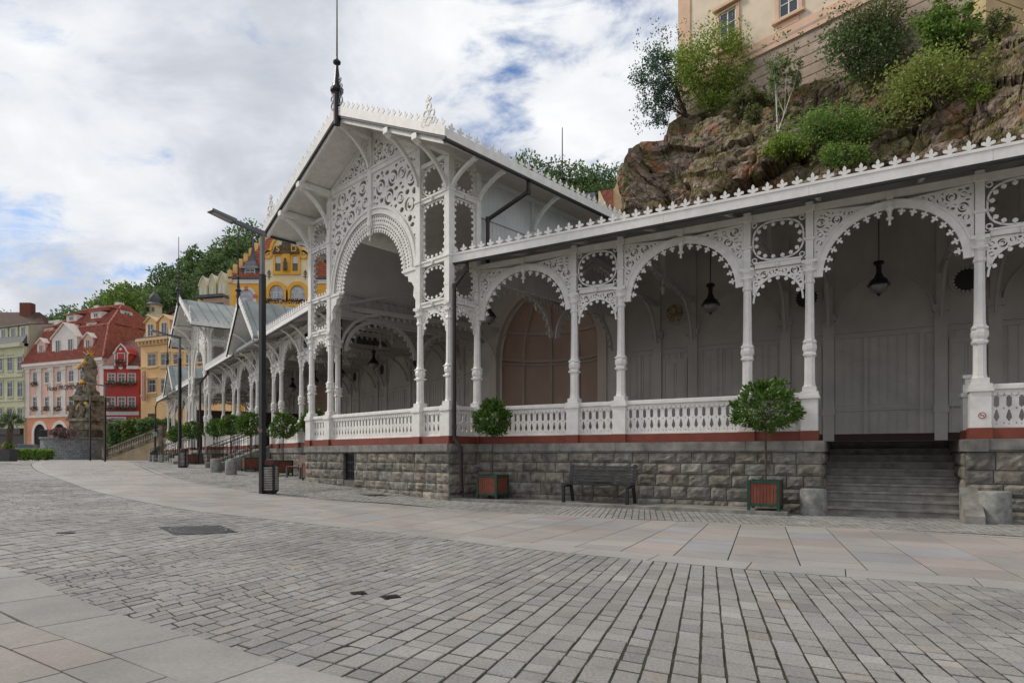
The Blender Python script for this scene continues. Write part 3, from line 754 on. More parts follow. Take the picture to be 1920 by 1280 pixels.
def back_wall(fr, t0, t1, ts, D=7.4, top=9.0):
    m = MB(); m.box(fr, t0, t1, -D - .25, -D, FL, top); w = m.build('back_wall', M_inner, col_root)
    m = MB(); f = fr.sub(0, -D)
    m.box(f, t0, t1, .0, .05, 4.92, 4.98); m.box(f, t0, t1, 0, .07, 5.08, 5.12); m.box(f, t0, t1, 0, .05, 2.62, 2.67); m.box(f, t0, t1, 0, .03, 2.8, 2.84)
    n = int((t1 - t0) / .24)
    for i in range(n): c = t0 + (t1 - t0) * (i + .5) / n; m.box(f, c - .012, c + .012, 0, .018, 2.84, 4.92); m.box(f, c - .012, c + .012, 0, .016, 1.9, 2.62)
    n = int((t1 - t0) / 1.45)
    for i in range(n): c = t0 + (t1 - t0) * (i + .5) / n; m.box(f, c - .05, c + .05, 0, .035, 1.9, 4.92)
    n = int((t1 - t0) / .12)
    for i in range(n): c = t0 + (t1 - t0) * (i + .5) / n; m.box(f, c - .025, c + .025, 0, .03, 2.68, 2.72)
    for t in ts:
        if t < t0 + .1 or t > t1: continue
        m.box(f, t - .16, t + .16, 0, .10, FL, 5.5); m.box(f, t - .21, t + .21, 0, .15, 5.5, 5.7); m.box(f, t - .19, t + .19, 0, .13, 2.5, 2.7); m.box(f, t - .12, t + .12, 0, .1, 5.7, 8.4)
    m.build('wall_moulding', M_inner, w)
    m = MB(); m.box(f, t0, t1, .0, .04, FL, 1.9); m.build('skirting', mat('dark_red_skirting', (.05, .016, .012), .6, .1, 3), w)
    prs = [(a, b) for a, b in zip(ts, ts[1:]) if a > t0]
    for a, b in prs:
        if b - a > 2:
            m = MB(); c = (a + b) / 2; Ro = (b - a) / 2 - .2; m.ribbon(f, arc(c, 5.6, Ro, 1.25, 0, math.pi, 24), .07, 0, .06); m.build('blind_arch', M_inner, w)
        else:
            m = MB(); c = (a + b) / 2; z = 6.35; m.lathe_ = None
            m.disc(f, (c, z), .36, .0, .03, 20); r = m.build('rosette', mat('rosette_shade', (.05, .045, .04), .8, .1, 3) if a != 3.05 else mat('rosette_lit_ochre', (.45, .34, .2), .8, .4, 8), w)  # flat discs for openings: dark inside, yellow light through one put into ochre
            m = MB()
            for i in range(20):
                th = 2 * math.pi * i / 20; m.stamp(f, BUD, (c + .42 * math.cos(th), z + .42 * math.sin(th)), th + math.pi, .12, .03, .05)
            m.ribbon(f, ell(c, z, .43, .43, 24), .05, .03, .06, True); m.build('rosette_rim', M_inner, r)
            m = MB(); m.box(f, a + .2, b - .2, 0, .05, FL + .36, 4.7); d_ = m.build('door', M_inner, w)
            m = MB()
            for zz0, zz1 in ((2.0, 2.9), (3.1, 4.55)):
                for q0, q1 in ((a + .28, c - .04), (c + .04, b - .28)):
                    m.ribbon(f, [(q0, zz0), (q1, zz0), (q1, zz1), (q0, zz1)], .04, .05, .07, True)
            m.build('door_panel', M_inner, d_)
def truss(fr, t, D=7.3, top=6.62):
    f = Fr(fr.at(t, 0), fr.n * -1, fr.u, 0)
    m = MB(); m.box(f, .1, D, -.05, .05, 6.62, 6.80)
    m.ribbon(f, arc(.1, 5.3, 1.5, 1.25, 0, math.pi / 2, 10)[::-1] if False else [(.1, 5.3), (.25, 5.75), (.6, 6.2), (1.1, 6.5), (1.6, 6.62)], .1, -.04, .04)
    m.ribbon(f, [(D - .1, 5.3), (D - .25, 5.75), (D - .6, 6.2), (D - 1.1, 6.5), (D - 1.6, 6.62)], .1, -.04, .04)
    for i in range(22):
        m.stamp(f, TOOTH, (.9 + i * (D - 1.8) / 21, 6.62), -math.pi / 2, .15, -.012, .012)
    p = fr.P(t, -D / 2, 0); m.lathe((p.x, p.y, 0), [(.02, 6.1), (.04, 6.15), (.08, 6.3), (.04, 6.4), (.07, 6.62), (.07, 8.0)], 8)
    m.build('truss', M_inner2, col_root)
def wing(fr, ts, kinds, t0f, t0b, t1f, t1b, stairs=(), cut=None, zf=None, lod=0, D=7.4, holes=(), tiles=True, backts=None, plinth_to=None):
    for t in ts: column(fr, t, top=6.72 - .0)
    for i, (a, b) in enumerate(zip(ts, ts[1:])):
        st = any(abs(a - s) < .05 for s in stairs)
        if not st: balustrade(fr, a, b)
        if kinds[i] == 'W':
            wide_arch(fr, a, b, seed=i + 3, lod=lod)
            m = MB(); c = (a + b) / 2
            m.box(fr, a + .085, b - .085, -.05, .05, 6.52, 6.66); m.box(fr, c - .06, c + .06, .05, .12, 6.47, 6.62); m.build('top_beam', M_white, col_root)
        else:
            m = MB(); m.box(fr, a + .165, b - .165, -.07, .07, CAPZ - .02, CAPZ + .08); m.box(fr, a + .14, b - .14, -.09, .09, CAPZ + .08, CAPZ + .12)
            o_ = m.build('cross_beam', M_white, col_root); m = MB(); m.lathe(tuple(fr.P((a + b) / 2, .1, CAPZ - .05)), [(.01, 0), (.04, .05), (.04, .1), (.02, .14)], 6); m.build('drop', M_white, o_)
            m = MB(); m.box(fr, a + .085, b - .085, -.05, .05, 6.50, 6.66); m.build('cross_beam', M_white, col_root)
            m = MB(); oval_panel(m, fr, a + .085, b - .085, CAPZ + .12, 6.50, 16, .12, shape=BUD); m.build('lattice_panel', M_white, col_root)
            m = MB(); small_arch(m, fr, a + .11, b - .11); m.build('small_arch', M_white, col_root)
    if fr is not FRr:
        for t in ts: m = MB(); brace(m, fr, t, .08, 5.6, .9, 6.5, .07, .3); m.build('eave_bracket', M_white, col_root)
    for i in range(0, len(ts)):
        truss(fr, ts[i], D - .1)
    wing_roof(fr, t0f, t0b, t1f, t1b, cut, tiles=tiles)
    m = MB(); te = t1b; m.add([fr.P(t0f + .3, -.3, FL - .006), fr.P(t1f, -.3, FL - .006), fr.P(te, -D, FL - .006), fr.P(t0b, -D, FL - .006)], [(0, 1, 2, 3)]); m.build('wing_floor', M_floor, col_root)
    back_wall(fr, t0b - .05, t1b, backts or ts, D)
# ---- right wing
FRr = Fr(SR, uR, nR)
tR = [0, 3.05, 4.33, 7.35, 8.63, 11.6, 12.88, 15.9, 17.18, 20.2]
kR = ['W', 'N', 'W', 'N', 'W', 'N', 'W', 'N', 'W']
def gzf(fr): return lambda t: gz(*fr.at(t, .2))
wing(FRr, tR, kR, -.24, 1.7, 20.6, 20.6, stairs=(8.63,), zf=gzf(FRr))
plinth(FRr, -.35, 8.88, gzf(FRr))
plinth(FRr, 11.36, 20.6, gzf(FRr), holes=[(12.3, 13.35, .3, 1.31)])
# stairs running in through the plinth
def stairs_in(fr, a, b, n, z0, z1, run):
    m = MB(); h = (z1 - z0) / n
    for i in range(n):
        d = .22 - i * run
        m.box(fr, a, b, d - run * n + i * run - .3, d - .03, z0 + i * h - (.1 if i == 0 else 0), z0 + (i + 1) * h - .045)
        m.box(fr, a, b, d - run - .02, d, z0 + (i + 1) * h - .045, z0 + (i + 1) * h)
    return m.build('staircase', M_step, col_root)
stairs_in(FRr, 8.88, 11.36, 10, gz(6, 13), FL, .30)
for tt, sg in ((8.88, -1), (11.36, 1)):      # side walls of the stair well
    f = Fr(FRr.at(tt, .1), FRr.n * -1, FRr.u * -sg, 0); m = MB(); ashlar(m, f, 0, 2.9, -.05, 1.31, 0.0, fine=True); m.build('stair_side_wall', M_stone, col_root)
    m = MB(); m.box(f, 0, 2.9, -.3, -.02, -.1, 1.314); m.build('stair_side_core', M_mortar, col_root)
    m = MB(); m.box(f, -.15, 2.9, -.35, .05, 1.312, FL - .002); m.build('stair_cap', M_cap, col_root)
m = MB()
m.hexa([FRr.P(11.26, .2, 0), FRr.P(11.55, .2, 0), FRr.P(11.55, 1.1, 0), FRr.P(11.26, 1.1, 0), FRr.P(11.26, .2, .62), FRr.P(11.55, .2, .62), FRr.P(11.55, 1.1, .14), FRr.P(11.26, 1.1, .14)])
m.build('stair_cheek', M_cap, col_root)
# return balustrade beside the stairs
f = Fr(FRr.at(11.6, 0), FRr.n * -1, FRr.u * -1, 0); balustrade(f, 0, 1.25); f2 = f.sub(1.25, 0)
m = MB(); m.box(f2, -.14, .14, -.14, .14, FL + .2, 2.72); m.box(f2, -.18, .18, -.18, .18, 2.46, 2.54); m.box(f2, -.10, .10, -.10, .10, 2.72, 2.85); m.box(f2, -.14, .14, -.14, .14, 2.85, 2.92); m.build('newel_post', M_white, col_root)
m = MB(); m.box(f2, -.16, .16, -.16, .16, FL + .001, FL + .205); m.build('newel_foot', M_red, col_root)
# kerb step along the right wing
m = MB(); t = -.1
while t < 8.3:
    l = 1.9; m.box(FRr, t, min(t + l - .006, 8.3), .10, 1.18, -.05, .075); t += l
struct(m.build('footway_step', M_cap))
# ---- left wing and the far wing
def wing_left(S, lod, ts, stairs, holes=(), cutc=10.2, t1=20.5, t0b=1.36, dk=0):
    fr = Fr(S, uL, vL * -1); kinds = ['W' if b - a > 2 else 'N' for a, b in zip(ts, ts[1:])]
    wing(fr, ts, kinds, -.24, t0b, t1, t1, stairs=stairs, cut=(cutc - 2.6, cutc + 2.6), lod=lod, D=7.3, tiles=False, backts=ts)
    # entrance gable
    m = MB(); hw = 2.75; zt = 8.75; zb = 6.55; e = 1.25; bk = -5.5
    for sg in (-1, 1):
        m.hexa([fr.P(cutc, e, zt), fr.P(cutc + sg * hw, e, zb), fr.P(cutc + sg * hw, bk, zb), fr.P(cutc, bk, zt), fr.P(cutc, e, zt + .12), fr.P(cutc + sg * (hw + .05), e, zb + .12), fr.P(cutc + sg * (hw + .05), bk, zb + .12), fr.P(cutc, bk, zt + .12)])
    g = m.build('entrance_gable_roof', M_roof, col_root)
    m = MB()
    for sg in (-1, 1):
        m.hexa([fr.P(cutc, e - .02, zt - .03), fr.P(cutc + sg * hw, e - .02, zb - .03), fr.P(cutc + sg * hw, bk, zb - .03), fr.P(cutc, bk, zt - .03), fr.P(cutc, e - .02, zt - .003), fr.P(cutc + sg * hw, e - .02, zb - .003), fr.P(cutc + sg * hw, bk, zb - .003), fr.P(cutc, bk, zt - .003)])
    m.build('gable_soffit', M_white, g)
    m = MB(); mc = MB(); md = MB()
    for sg in (-1, 1):
        m = MB(); m.poly(fr, [(cutc, zt - .02), (cutc + sg * (hw + .1), zb - .1), (cutc + sg * (hw + .1), zb + .14), (cutc, zt + .24)], e, e + .04); m.build('bargeboard', M_white, g)
        md.poly(fr, [(cutc, zt - .06), (cutc + sg * (hw + .1), zb - .14), (cutc + sg * (hw + .1), zb - .1), (cutc, zt - .02)], e - .03, e + .03)
        cresting(mc, fr, (cutc + sg * .15, zt + .14), (cutc + sg * hw, zb + .16), .28, .19, e + .02)
    mc.build('gable_cresting', M_white, g); md.build('gable_edge', M_dark, g)
    m = MB()
    for i in range(12):
        d = e - .3 - i * .6
        for sg in (-1, 1): m.hexa([fr.P(cutc, d, zt + .12), fr.P(cutc, d - .03, zt + .12), fr.P(cutc + sg * hw, d - .03, zb + .12), fr.P(cutc + sg * hw, d, zb + .12), fr.P(cutc, d, zt + .16), fr.P(cutc, d - .03, zt + .16), fr.P(cutc + sg * hw, d - .03, zb + .16), fr.P(cutc + sg * hw, d, zb + .16)])
    m.build('standing_seam', M_seam, g)
    m = MB(); poly = [(cutc - 2.35, 6.68), (cutc + 2.35, 6.68), (cutc, 8.5)]
    fretwork(m, fr, poly, -.015, .02, .5, True, 5); m.box(fr, cutc - 2.6, cutc + 2.6, -.05, .05, 6.56, 6.68); m.build('gable_screen', M_white, g)
    spire(fr.P(cutc, e + .03, zt + .05), 12.1 - zt, g, .75)
    for q in (-1.5, 1.5): mm = MB(); brace(mm, fr, cutc + q, .08, 6.2, 1.2, 7.4, .09); mm.build('gable_bracket', M_white, g)
    return fr
def spire(p, h, parent, k=1.0):
    m = MB(); m.lathe((p.x, p.y, p.z), [(.10 * k, -.35), (.11 * k, .55 * k), (.12 * k, .6 * k), (.20 * k, .66 * k), (.20 * k, .72 * k), (.13 * k, .80 * k), (.11 * k, .86 * k), (.045 * k, 1.42 * k), (.05 * k, 1.46 * k), (.11 * k, 1.50 * k), (.12 * k, 1.55 * k), (.05 * k, 1.62 * k), (.028, 1.68 * k), (.018, h), (.005, h + .05)], 10)
    o = m.build('spire', M_dark, parent); return o
tL = [0, 3.05, 4.33, 7.35, 8.63, 11.75, 13.03, 16.05, 17.33, 20.3]
FRl = wing_left(SL, 0, tL, (8.63,))
plinth(FRl, -.35, 3.2, gzf(FRl)); plinth(FRl, 3.2, 8.75, gzf(FRl), fine=False); plinth(FRl, 11.63, 20.6, gzf(FRl), fine=False)
FRc = wing_left(SC_, 1, tL, (8.63,), t0b=0)
plinth(FRc, -.35, 20.6, gzf(FRc), fine=False)
# ---- pavilions
def pavilion(P0, u, v, frontstairs=False, ext=True, seamy=False, detail=0):
    n = v * -1; fr = Fr(P0, u, n); Wd = 7.5; a, b, c, e = 0, 1.28, 6.22, 7.5; mid = 3.75; DP = 8.4
    L2, L3, L4, L5 = 6.62, 8.42, 9.35, 10.08
    for t in (a, b, c, e):
        column(fr, t, top={a: 9.55, b: 10.2, c: 10.2, e: 9.55}[t])
    sideR = Fr(P0, v, u * -1); sideL = Fr(P0 + u * Wd, v, u)
    for s in (sideR, sideL):
        m = MB(); f = s.sub(1.05, 0); m.box(f, -.08, .08, -.085, .085, 6.4, 9.3); m.build('corner_post', M_white, col_root)
    def stack(f, t0, t1, z5=9.42, foot=True):
        for z in (CAPZ, L2, L3):
            m = MB(); m.box(f, t0 + .085, t1 - .085, -.06, .06, z - .02, z + .08); m.box(f, t0 + .06, t1 - .06, -.085, .085, z + .08, z + .13)
            o_ = m.build('cross_beam', M_white, col_root); m = MB(); m.lathe(tuple(f.P((t0 + t1) / 2, .09, z - .05)), [(.01, 0), (.035, .05), (.035, .1), (.02, .14)], 6); m.build('drop', M_white, o_)
        m = MB(); m.box(f, t0 + .085, t1 - .085, -.05, .05, z5, z5 + .12)
        m.build('cross_beam', M_white, col_root)
        m = MB()
        oval_panel(m, f, t0 + .085, t1 - .085, CAPZ + .13, L2 - .02, 16, .115)
        oval_panel(m, f, t0 + .085, t1 - .085, L2 + .13, L3 - .02, 24, .115)
        oval_panel(m, f, t0 + .085, t1 - .085, L3 + .13, z5, 14, .115); m.build('lattice_panel', M_white, col_root)
        m = MB(); small_arch(m, f, t0 + .11, t1 - .11); m.build('small_arch', M_white, col_root)
    stack(fr, a, b); stack(fr, c, e); stack(sideR, 0, 1.05); stack(sideL, 0, 1.05)
    if not frontstairs:
        balustrade(fr, a, b); balustrade(fr, b, c); balustrade(fr, c, e)
        balustrade(sideR, 0, 1.05); balustrade(sideL, 0, 1.05)
    else:
        balustrade(fr, a, b); balustrade(fr, c, e); balustrade(sideR, 0, 1.05)
    # post collars
    for t in (a, b, c, e):
        m = MB(); q = fr.sub(t, 0)
        for z in (L2, L3): m.box(q, -.13, .13, -.13, .13, z + .06, z + .14); m.box(q, -.105, .105, -.105, .105, z - .03, z + .06)
        m.box(q, -.10, .10, -.10, .10, 5.46, 9.4 if t in (a, e) else 9.9); m.build('upper_post', M_white, col_root)
    # great arch
    zs = 6.62; Ro = (c - b) / 2 - .1; m = MB(); N_ = 48
    m.ribbon(fr, arc(mid, zs, Ro - .095, Ro - .095, 0, math.pi, N_), .19, -.05, .05); m.ribbon(fr, arc(mid, zs, Ro - .02, Ro - .02, 0, math.pi, N_), .05, .05, .09); m.ribbon(fr, arc(mid, zs, Ro - .2, Ro - .2, 0, math.pi, N_), .03, .05, .08)
    for sg in (-1, 1):      # carved corbels the arch springs from
        x = mid + sg * (Ro + .05); m.poly(fr, [(x, zs), (x - sg * .62, zs), (x - sg * .60, zs - .1), (x - sg * .45, zs - .14), (x - sg * .42, zs - .3), (x - sg * .28, zs - .34), (x - sg * .16, zs - .5), (x - sg * .2, zs - .75), (x - sg * .08, zs - .9), (x, zs - 1.05)], -.06, .07)
        m.box(fr, min(x, x - sg * .66), max(x, x - sg * .66), -.09, .1, zs - .02, zs + .06)
    A_ = m.build('great_arch', M_white, col_root)
    m = MB(); nr, na = 3, 54; r0, r1 = Ro - .60, Ro - .22; rr = (r1 - r0) / nr
    for i in range(na):
        for j in range(nr):
            off = .5 * (j % 2); t0, t1 = math.pi * (i + .02) / na, math.pi * (i + .98 + .02) / na
            q = [(r0 + rr * j, t0), (r0 + rr * j, t1), (r0 + rr * (j + 1), t1), (r0 + rr * (j + 1), t0)]
            O = [(mid + r * math.cos(t), zs + r * math.sin(t)) for r, t in q]; cx_ = sum(p[0] for p in O) / 4; cz_ = sum(p[1] for p in O) / 4
            I = [((O[k][0] + O[(k + 1) % 4][0]) / 2 * .74 + cx_ * .26, (O[k][1] + O[(k + 1) % 4][1]) / 2 * .74 + cz_ * .26) for k in range(4)]
            ring = [O[0], O[1], O[2], O[3]]; vs = [fr.P(x, .02, z) for x, z in ring + I] + [fr.P(x, -.015, z) for x, z in ring + I]
            fs = []
            for k in range(4):
                k2 = (k + 1) % 4; fs += [(k, k2, 4 + k), (k2, 4 + k2, 4 + k), (8 + k, 12 + k, 8 + k2), (8 + k2, 12 + k, 12 + k2), (4 + k, 4 + k2, 12 + k2, 12 + k)]
            m.add(vs, fs)
    for i in range(38):
        th = math.pi * (i + .5) / 38; m.stamp(fr, TOOTH, (mid + r0 * math.cos(th), zs + r0 * math.sin(th)), th + math.pi, .17, -.015, .02)
    m.ribbon(fr, arc(mid, zs, r0 + .01, r0 + .01, 0, math.pi, N_), .03, .02, .03); m.build('arch_lace', M_white, A_)
    m = MB(); p = fr.P(mid, .06, 0); z = zs + r0
    m.lathe((p.x, p.y, 0), [(.015, z - .42), (.03, z - .38), (.02, z - .28), (.08, z - .24), (.08, z - .2), (.03, z - .15), (.05, z), (.09, z + .05), (.09, z + .75)], 8); m.build('pendant', M_white, A_)
    # king post, collar beam, scroll panels
    rz = lambda t: 9.16 + .485 * (min(t, Wd - t) + 1.1)
    m = MB(); m.box(fr, mid - .1, mid + .1, -.09, .09, zs + Ro, 11.3); m.box(fr, b + .1, c - .1, -.07, .07, L5, L5 + .14); m.box(fr, b + .1, c - .1, -.09, .1, L5 + .14, L5 + .18); m.build('gable_post', M_white, A_)
    for sg in (-1, 1):
        m = MB(); x0 = mid + sg * .1; x1 = mid + sg * (mid - b - .1)
        pts = [(x0, L5), (x1, L5 if True else 0), (x1, zs + .35)]
        for i in range(15):
            th = .16 + (math.pi / 2 - .16 - .045) * i / 14; pts.append((mid + sg * (Ro - .01) * math.cos(th), zs + (Ro - .01) * math.sin(th)))
        pts[2] = (x1, pts[3][1] + .0)
        fretwork(m, fr, pts, -.015, .025, .46, True, 11 + sg, .03)
        m.build('scroll_panel', M_white, A_)
        m = MB(); pts = [(x0, L5 + .18), (x0, rz(mid) - .25), (mid + sg * 2.15, L5 + .18)]
        fretwork(m, fr, pts, -.015, .025, .34, True, 21 + sg, .03); m.ribbon(fr, [(x0, rz(mid) - .17), (mid + sg * 2.5, rz(mid - 2.5) - .15)], .16, -.05, .05)
        m.build('gable_panel', M_white, A_)
    # roof
    Zt, Ze, o1, o2 = 11.50, 9.15, 1.2, 1.2; m = MB(); th_ = .14; rear = -(DP + 1.2)
    for sg in (-1, 1):
        E = mid + sg * (mid + o2)
        m.hexa([fr.P(mid, o1, Zt), fr.P(E, o1, Ze), fr.P(E, rear, Ze), fr.P(mid, rear, Zt), fr.P(mid, o1, Zt + th_), fr.P(E, o1, Ze + th_), fr.P(E, rear, Ze + th_), fr.P(mid, rear, Zt + th_)])
    rf = m.build('pavilion_roof', M_roof, col_root)
    m = MB(); q = 26
    for sg in (-1, 1):
        for i in range(q):        # matchboard lining, board by board
            s0, s1 = i / q, (i + .985) / q; E = mid + sg * (mid + o2 - .03)
            def LP(s, d, dz): return fr.P(mid + (E - mid) * s, d, Zt + (Ze - Zt) * s - dz)
            m.hexa([LP(s0, o1 - .03, .03), LP(s1, o1 - .03, .03), LP(s1, rear + .1, .03), LP(s0, rear + .1, .03), LP(s0, o1 - .03, .002), LP(s1, o1 - .03, .002), LP(s1, rear + .1, .002), LP(s0, rear + .1, .002)])
    m.build('roof_lining', M_white, rf)
    m = MB()
    for t in (0, b, c, Wd):      # purlins carried out to the gable edge
        z = Ze + (Zt - Ze) * (1 - abs(t - mid) / (mid + o2)) - .03; m.box(fr, t - .09, t + .09, -.1, o1 - .06, z - .24, z - .02); m.poly(Fr(fr.at(t - .1, 0), fr.n, fr.u * -1, 0), [(o1 - .14, z - .3), (o1 + .02, z - .22), (o1 + .02, z - .06), (o1 - .14, z - .02)], -.1 * 2, 0)
    m.box(fr, mid - .1, mid + .1, -.1, o1 - .05, Zt - .3, Zt - .06)
    for dd in (o1 - .1,):
        for sg in (-1, 1): m.poly(fr, [(mid, Zt - .03), (mid + sg * (mid + o2 - .1), Ze - .01), (mid + sg * (mid + o2 - .1), Ze - .16), (mid, Zt - .18)], dd - .05, dd + .05)
    m.build('purlin', M_white, rf)
    m = MB(); mc = MB(); md = MB()
    for dd, sgn in ((o1, 1), (rear, -1)):
        y0, y1 = (dd + .002, dd + .04) if sgn > 0 else (dd - .04, dd - .002)
        for sg in (-1, 1):
            E = mid + sg * (mid + o2 + .06)
            m = MB(); m.poly(fr, [(mid, Zt - .0), (E, Ze - .05), (E, Ze + .19), (mid, Zt + .27)], y0, y1); m.build('bargeboard', M_white, rf)
            md = MB(); md.poly(fr, [(mid, Zt - .06), (E, Ze - .11), (E, Ze - .05), (mid, Zt - .0)], y0 - .03, y1 - .012); md.build('gable_edge', M_dark, rf)
            cresting(mc, fr, (mid + sg * .2, Zt + .17), (E, Ze + .17), .28, .22, (y0 + y1) / 2)
            # acroterion scrolls near the eave corner
            t_ = mid + sg * (mid + .62); z_ = Ze + .485 * .55 + .14
            for k_, (dx, dz, r_) in enumerate([(0, .14, .12), (-.12, .30, .10), (.12, .34, .10), (0, .50, .09), (.04, .68, .06), (-.17, .12, .07), (.18, .12, .08)]):
                mc.ribbon(fr, ell(t_ + dx, z_ + dz, r_, r_, 10), .035, y0, y1, True)
            mc.stamp(fr, FLEUR, (t_, z_ + .6), math.pi / 2, .2, y0, y1)
    for s, E in ((sideR, 0), (sideL, 0)):
        f = s.sub(0, o2)
        L0, L1 = -o1 - .02, -rear + .02; k = round((L1 - L0) / 3.4); mm = MB()
        for i in range(k): mm.box(f, L0 + (L1 - L0) * i / k + .003, L0 + (L1 - L0) * (i + 1) / k - .003, .002, .04, Ze - .06, Ze + .17)
        mm.build('eave_fascia', M_white, rf)
        mm = MB(); mm.box(f, L0, L1, -.08, .03, Ze - .11, Ze - .065); mm.build('eave_gutter', M_dark, rf)
        cresting(mc, f, (L0 + .1, Ze + .16), (L1 - .1, Ze + .16), .29, .21, .02)
    mc.build('roof_cresting', M_white, rf)
    m = MB()
    for i in range(17):
        d = o1 - .35 - i * .6
        for sg in (-1, 1):
            E = mid + sg * (mid + o2); m.hexa([fr.P(mid, d, Zt + th_), fr.P(mid, d - .035, Zt + th_), fr.P(E, d - .035, Ze + th_), fr.P(E, d, Ze + th_), fr.P(mid, d, Zt + th_ + .04), fr.P(mid, d - .035, Zt + th_ + .04), fr.P(E, d - .035, Ze + th_ + .04), fr.P(E, d, Ze + th_ + .04)])
    m.build('standing_seam', M_seam, rf)
    sp_ = spire(fr.P(mid, o1 + .03, Zt + .05), 15.7 - Zt, rf)
    m = MB()
    for sg in (-1, 1):      # grey scrolls hugging the spire foot
        for dx, dz, r_ in [(.20, .1, .11), (.24, .32, .08), (.2, .52, .09), (.17, .74, .06)]: m.ribbon(fr, ell(mid + sg * dx, Zt + .25 + dz, r_, r_, 10), .035, o1 + .02, o1 + .05, True)
    m.build('spire_scroll', M_grey, sp_)
    spire(fr.P(mid, rear, Zt + .05), 15.2 - Zt, rf)
    # brackets under the overhang
    for t, z0 in ((0, 8.55), (b, 9.0), (mid, 10.3), (c, 9.0), (Wd, 8.55)):
        z1 = Ze + (Zt - Ze) * (1 - abs(t - mid) / (mid + o2)) - .28; m = MB(); brace(m, fr, t, .08, z0, o1 - .12, z1, .13, .5); m.build('eave_bracket', M_white, rf)
    for s in (sideR, sideL):
        for t in (0, 1.05, 3.4, 5.7, 8.0): m = MB(); brace(m, s, t, .08, 8.55 if t < 3 else 8.3, o2 - .12, Ze - .1, .12, .45); m.build('eave_bracket', M_white, rf)
    # boarded side walls above the wing roofs
    for s in (sideR, sideL):
        m = MB(); t = 1.14; k = 42; wv = (DP - 1.14) / k
        for i in range(k): m.box(s, t + i * wv + .004, t + (i + 1) * wv - .004, -.03, .018, 6.3, 9.3)
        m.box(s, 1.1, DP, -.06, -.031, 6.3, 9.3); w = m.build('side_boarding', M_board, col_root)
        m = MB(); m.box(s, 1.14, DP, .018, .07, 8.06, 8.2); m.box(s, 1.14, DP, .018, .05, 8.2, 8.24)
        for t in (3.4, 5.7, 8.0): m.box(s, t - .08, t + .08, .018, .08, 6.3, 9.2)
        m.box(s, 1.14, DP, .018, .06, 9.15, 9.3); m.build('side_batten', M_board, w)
    # rear wall with the apse
    m = MB(); f = fr.sub(0, -DP); zc, rA = 5.45, 2.75
    outer = [(0, FL), (mid - rA, FL)] + [(mid - rA, zc)] + arc(mid, zc, rA, rA, math.pi, 0, 24)[1:-1] + [(mid + rA, zc), (mid + rA, FL), (Wd, FL), (Wd, 9.2), (mid, 11.4), (0, 9.2)]
    if ext:
        m.plate(f, outer, [], -.25, 0); m.build('rear_wall', M_inner, col_root)
        m = MB(); m.ribbon(f, [(mid - rA - .2, FL)] + arc(mid, zc, rA + .2, rA + .2, math.pi, 0, 28) + [(mid + rA + .2, FL)], .4, 0, .08); m.build('apse_arch', mat('apse_frame', (.56, .47, .40), .8, .05, 1), col_root)
        m = MB(); seg = 24; lev = 10; vs = []; fs = []
        rows = [(FL, 1.0), (zc, 1.0)] + [(zc + rA * math.sin(math.pi / 2 * i / lev), math.cos(math.pi / 2 * i / lev)) for i in range(1, lev + 1)]
        for z, k in rows:
            for i in range(seg + 1):
                th = math.pi * i / seg; vs.append(f.P(mid + rA * k * math.cos(th), -.2 - 2.2 * k * math.sin(th), z))
        for j in range(len(rows) - 1):
            for i in range(seg): a0 = j * (seg + 1) + i; fs.append((a0, a0 + 1, a0 + seg + 2, a0 + seg + 1))
        m.add(vs, fs); ap = m.build('apse', M_apse, col_root, smooth=False)
        m = MB(); frm = mat('apse_frame', (.56, .47, .40))
        for z, w_ in ((zc - .12, .10), (zc + .05, .14), (2.55, .08)):
            pts = [f.P(mid + (rA - .06) * math.cos(math.pi * i / 24), -.2 - 2.14 * math.sin(math.pi * i / 24), z) for i in range(25)]; m.tube(pts, w_ / 2, 4)
        for i in range(0, 25, 4):
            th = math.pi * i / 24; pts = [f.P(mid + (rA - .04) * k * math.cos(th), -.2 - 2.16 * k * math.sin(th), z) for z, k in rows[:-1]]; m.tube(pts, .08, 4)
        for z, k in (rows[4], rows[8]):
            pts = [f.P(mid + (rA - .04) * k * math.cos(math.pi * i / 24), -.2 - 2.16 * k * math.sin(math.pi * i / 24), z) for i in range(25)]; m.tube(pts, .09, 4)
        m.build('apse_rib', frm, ap)
    else:
        m.box(f, 0, Wd, -.25, 0, FL, 9.2); m.build('rear_wall', M_inner, col_root)
    m = MB(); m.box(fr, .1, Wd - .1, -DP, -.3, FL - .1, FL - .012); m.build('pavilion_floor', M_floor, col_root)
    # arcades crossing the pavilion in line with the wings
    for s, t in ((sideR, 2.4), (sideL, 2.4)):
        m = MB(); g = s.sub(0, -.02)
        m.box(g, 1.1, DP, -.16, -.06, 6.35, 6.6)
        for k in range(2):
            a0, b0 = 1.2 + k * 3.5, 4.6 + k * 3.5; m.ribbon(g, arc((a0 + b0) / 2, 5.1, 1.6, 1.3, 0, math.pi, 20), .14, -.14, -.08)
            for i in range(15): th = math.pi * (i + .5) / 15; m.stamp(g, TOOTH, ((a0 + b0) / 2 + 1.53 * math.cos(th), 5.1 + 1.23 * math.sin(th)), th + math.pi, .15, -.12, -.09)
        for i in range(18): m.box(g, 1.4 + i * .37, 1.5 + i * .37, -.13, -.09, 6.6, 7.2)
        m.box(g, 1.1, DP, -.16, -.06, 7.2, 7.3); m.build('inner_arcade', M_inner2, col_root)
    return fr, sideR, sideL
FA, FAR, FAL = pavilion(PR, uA, vA)
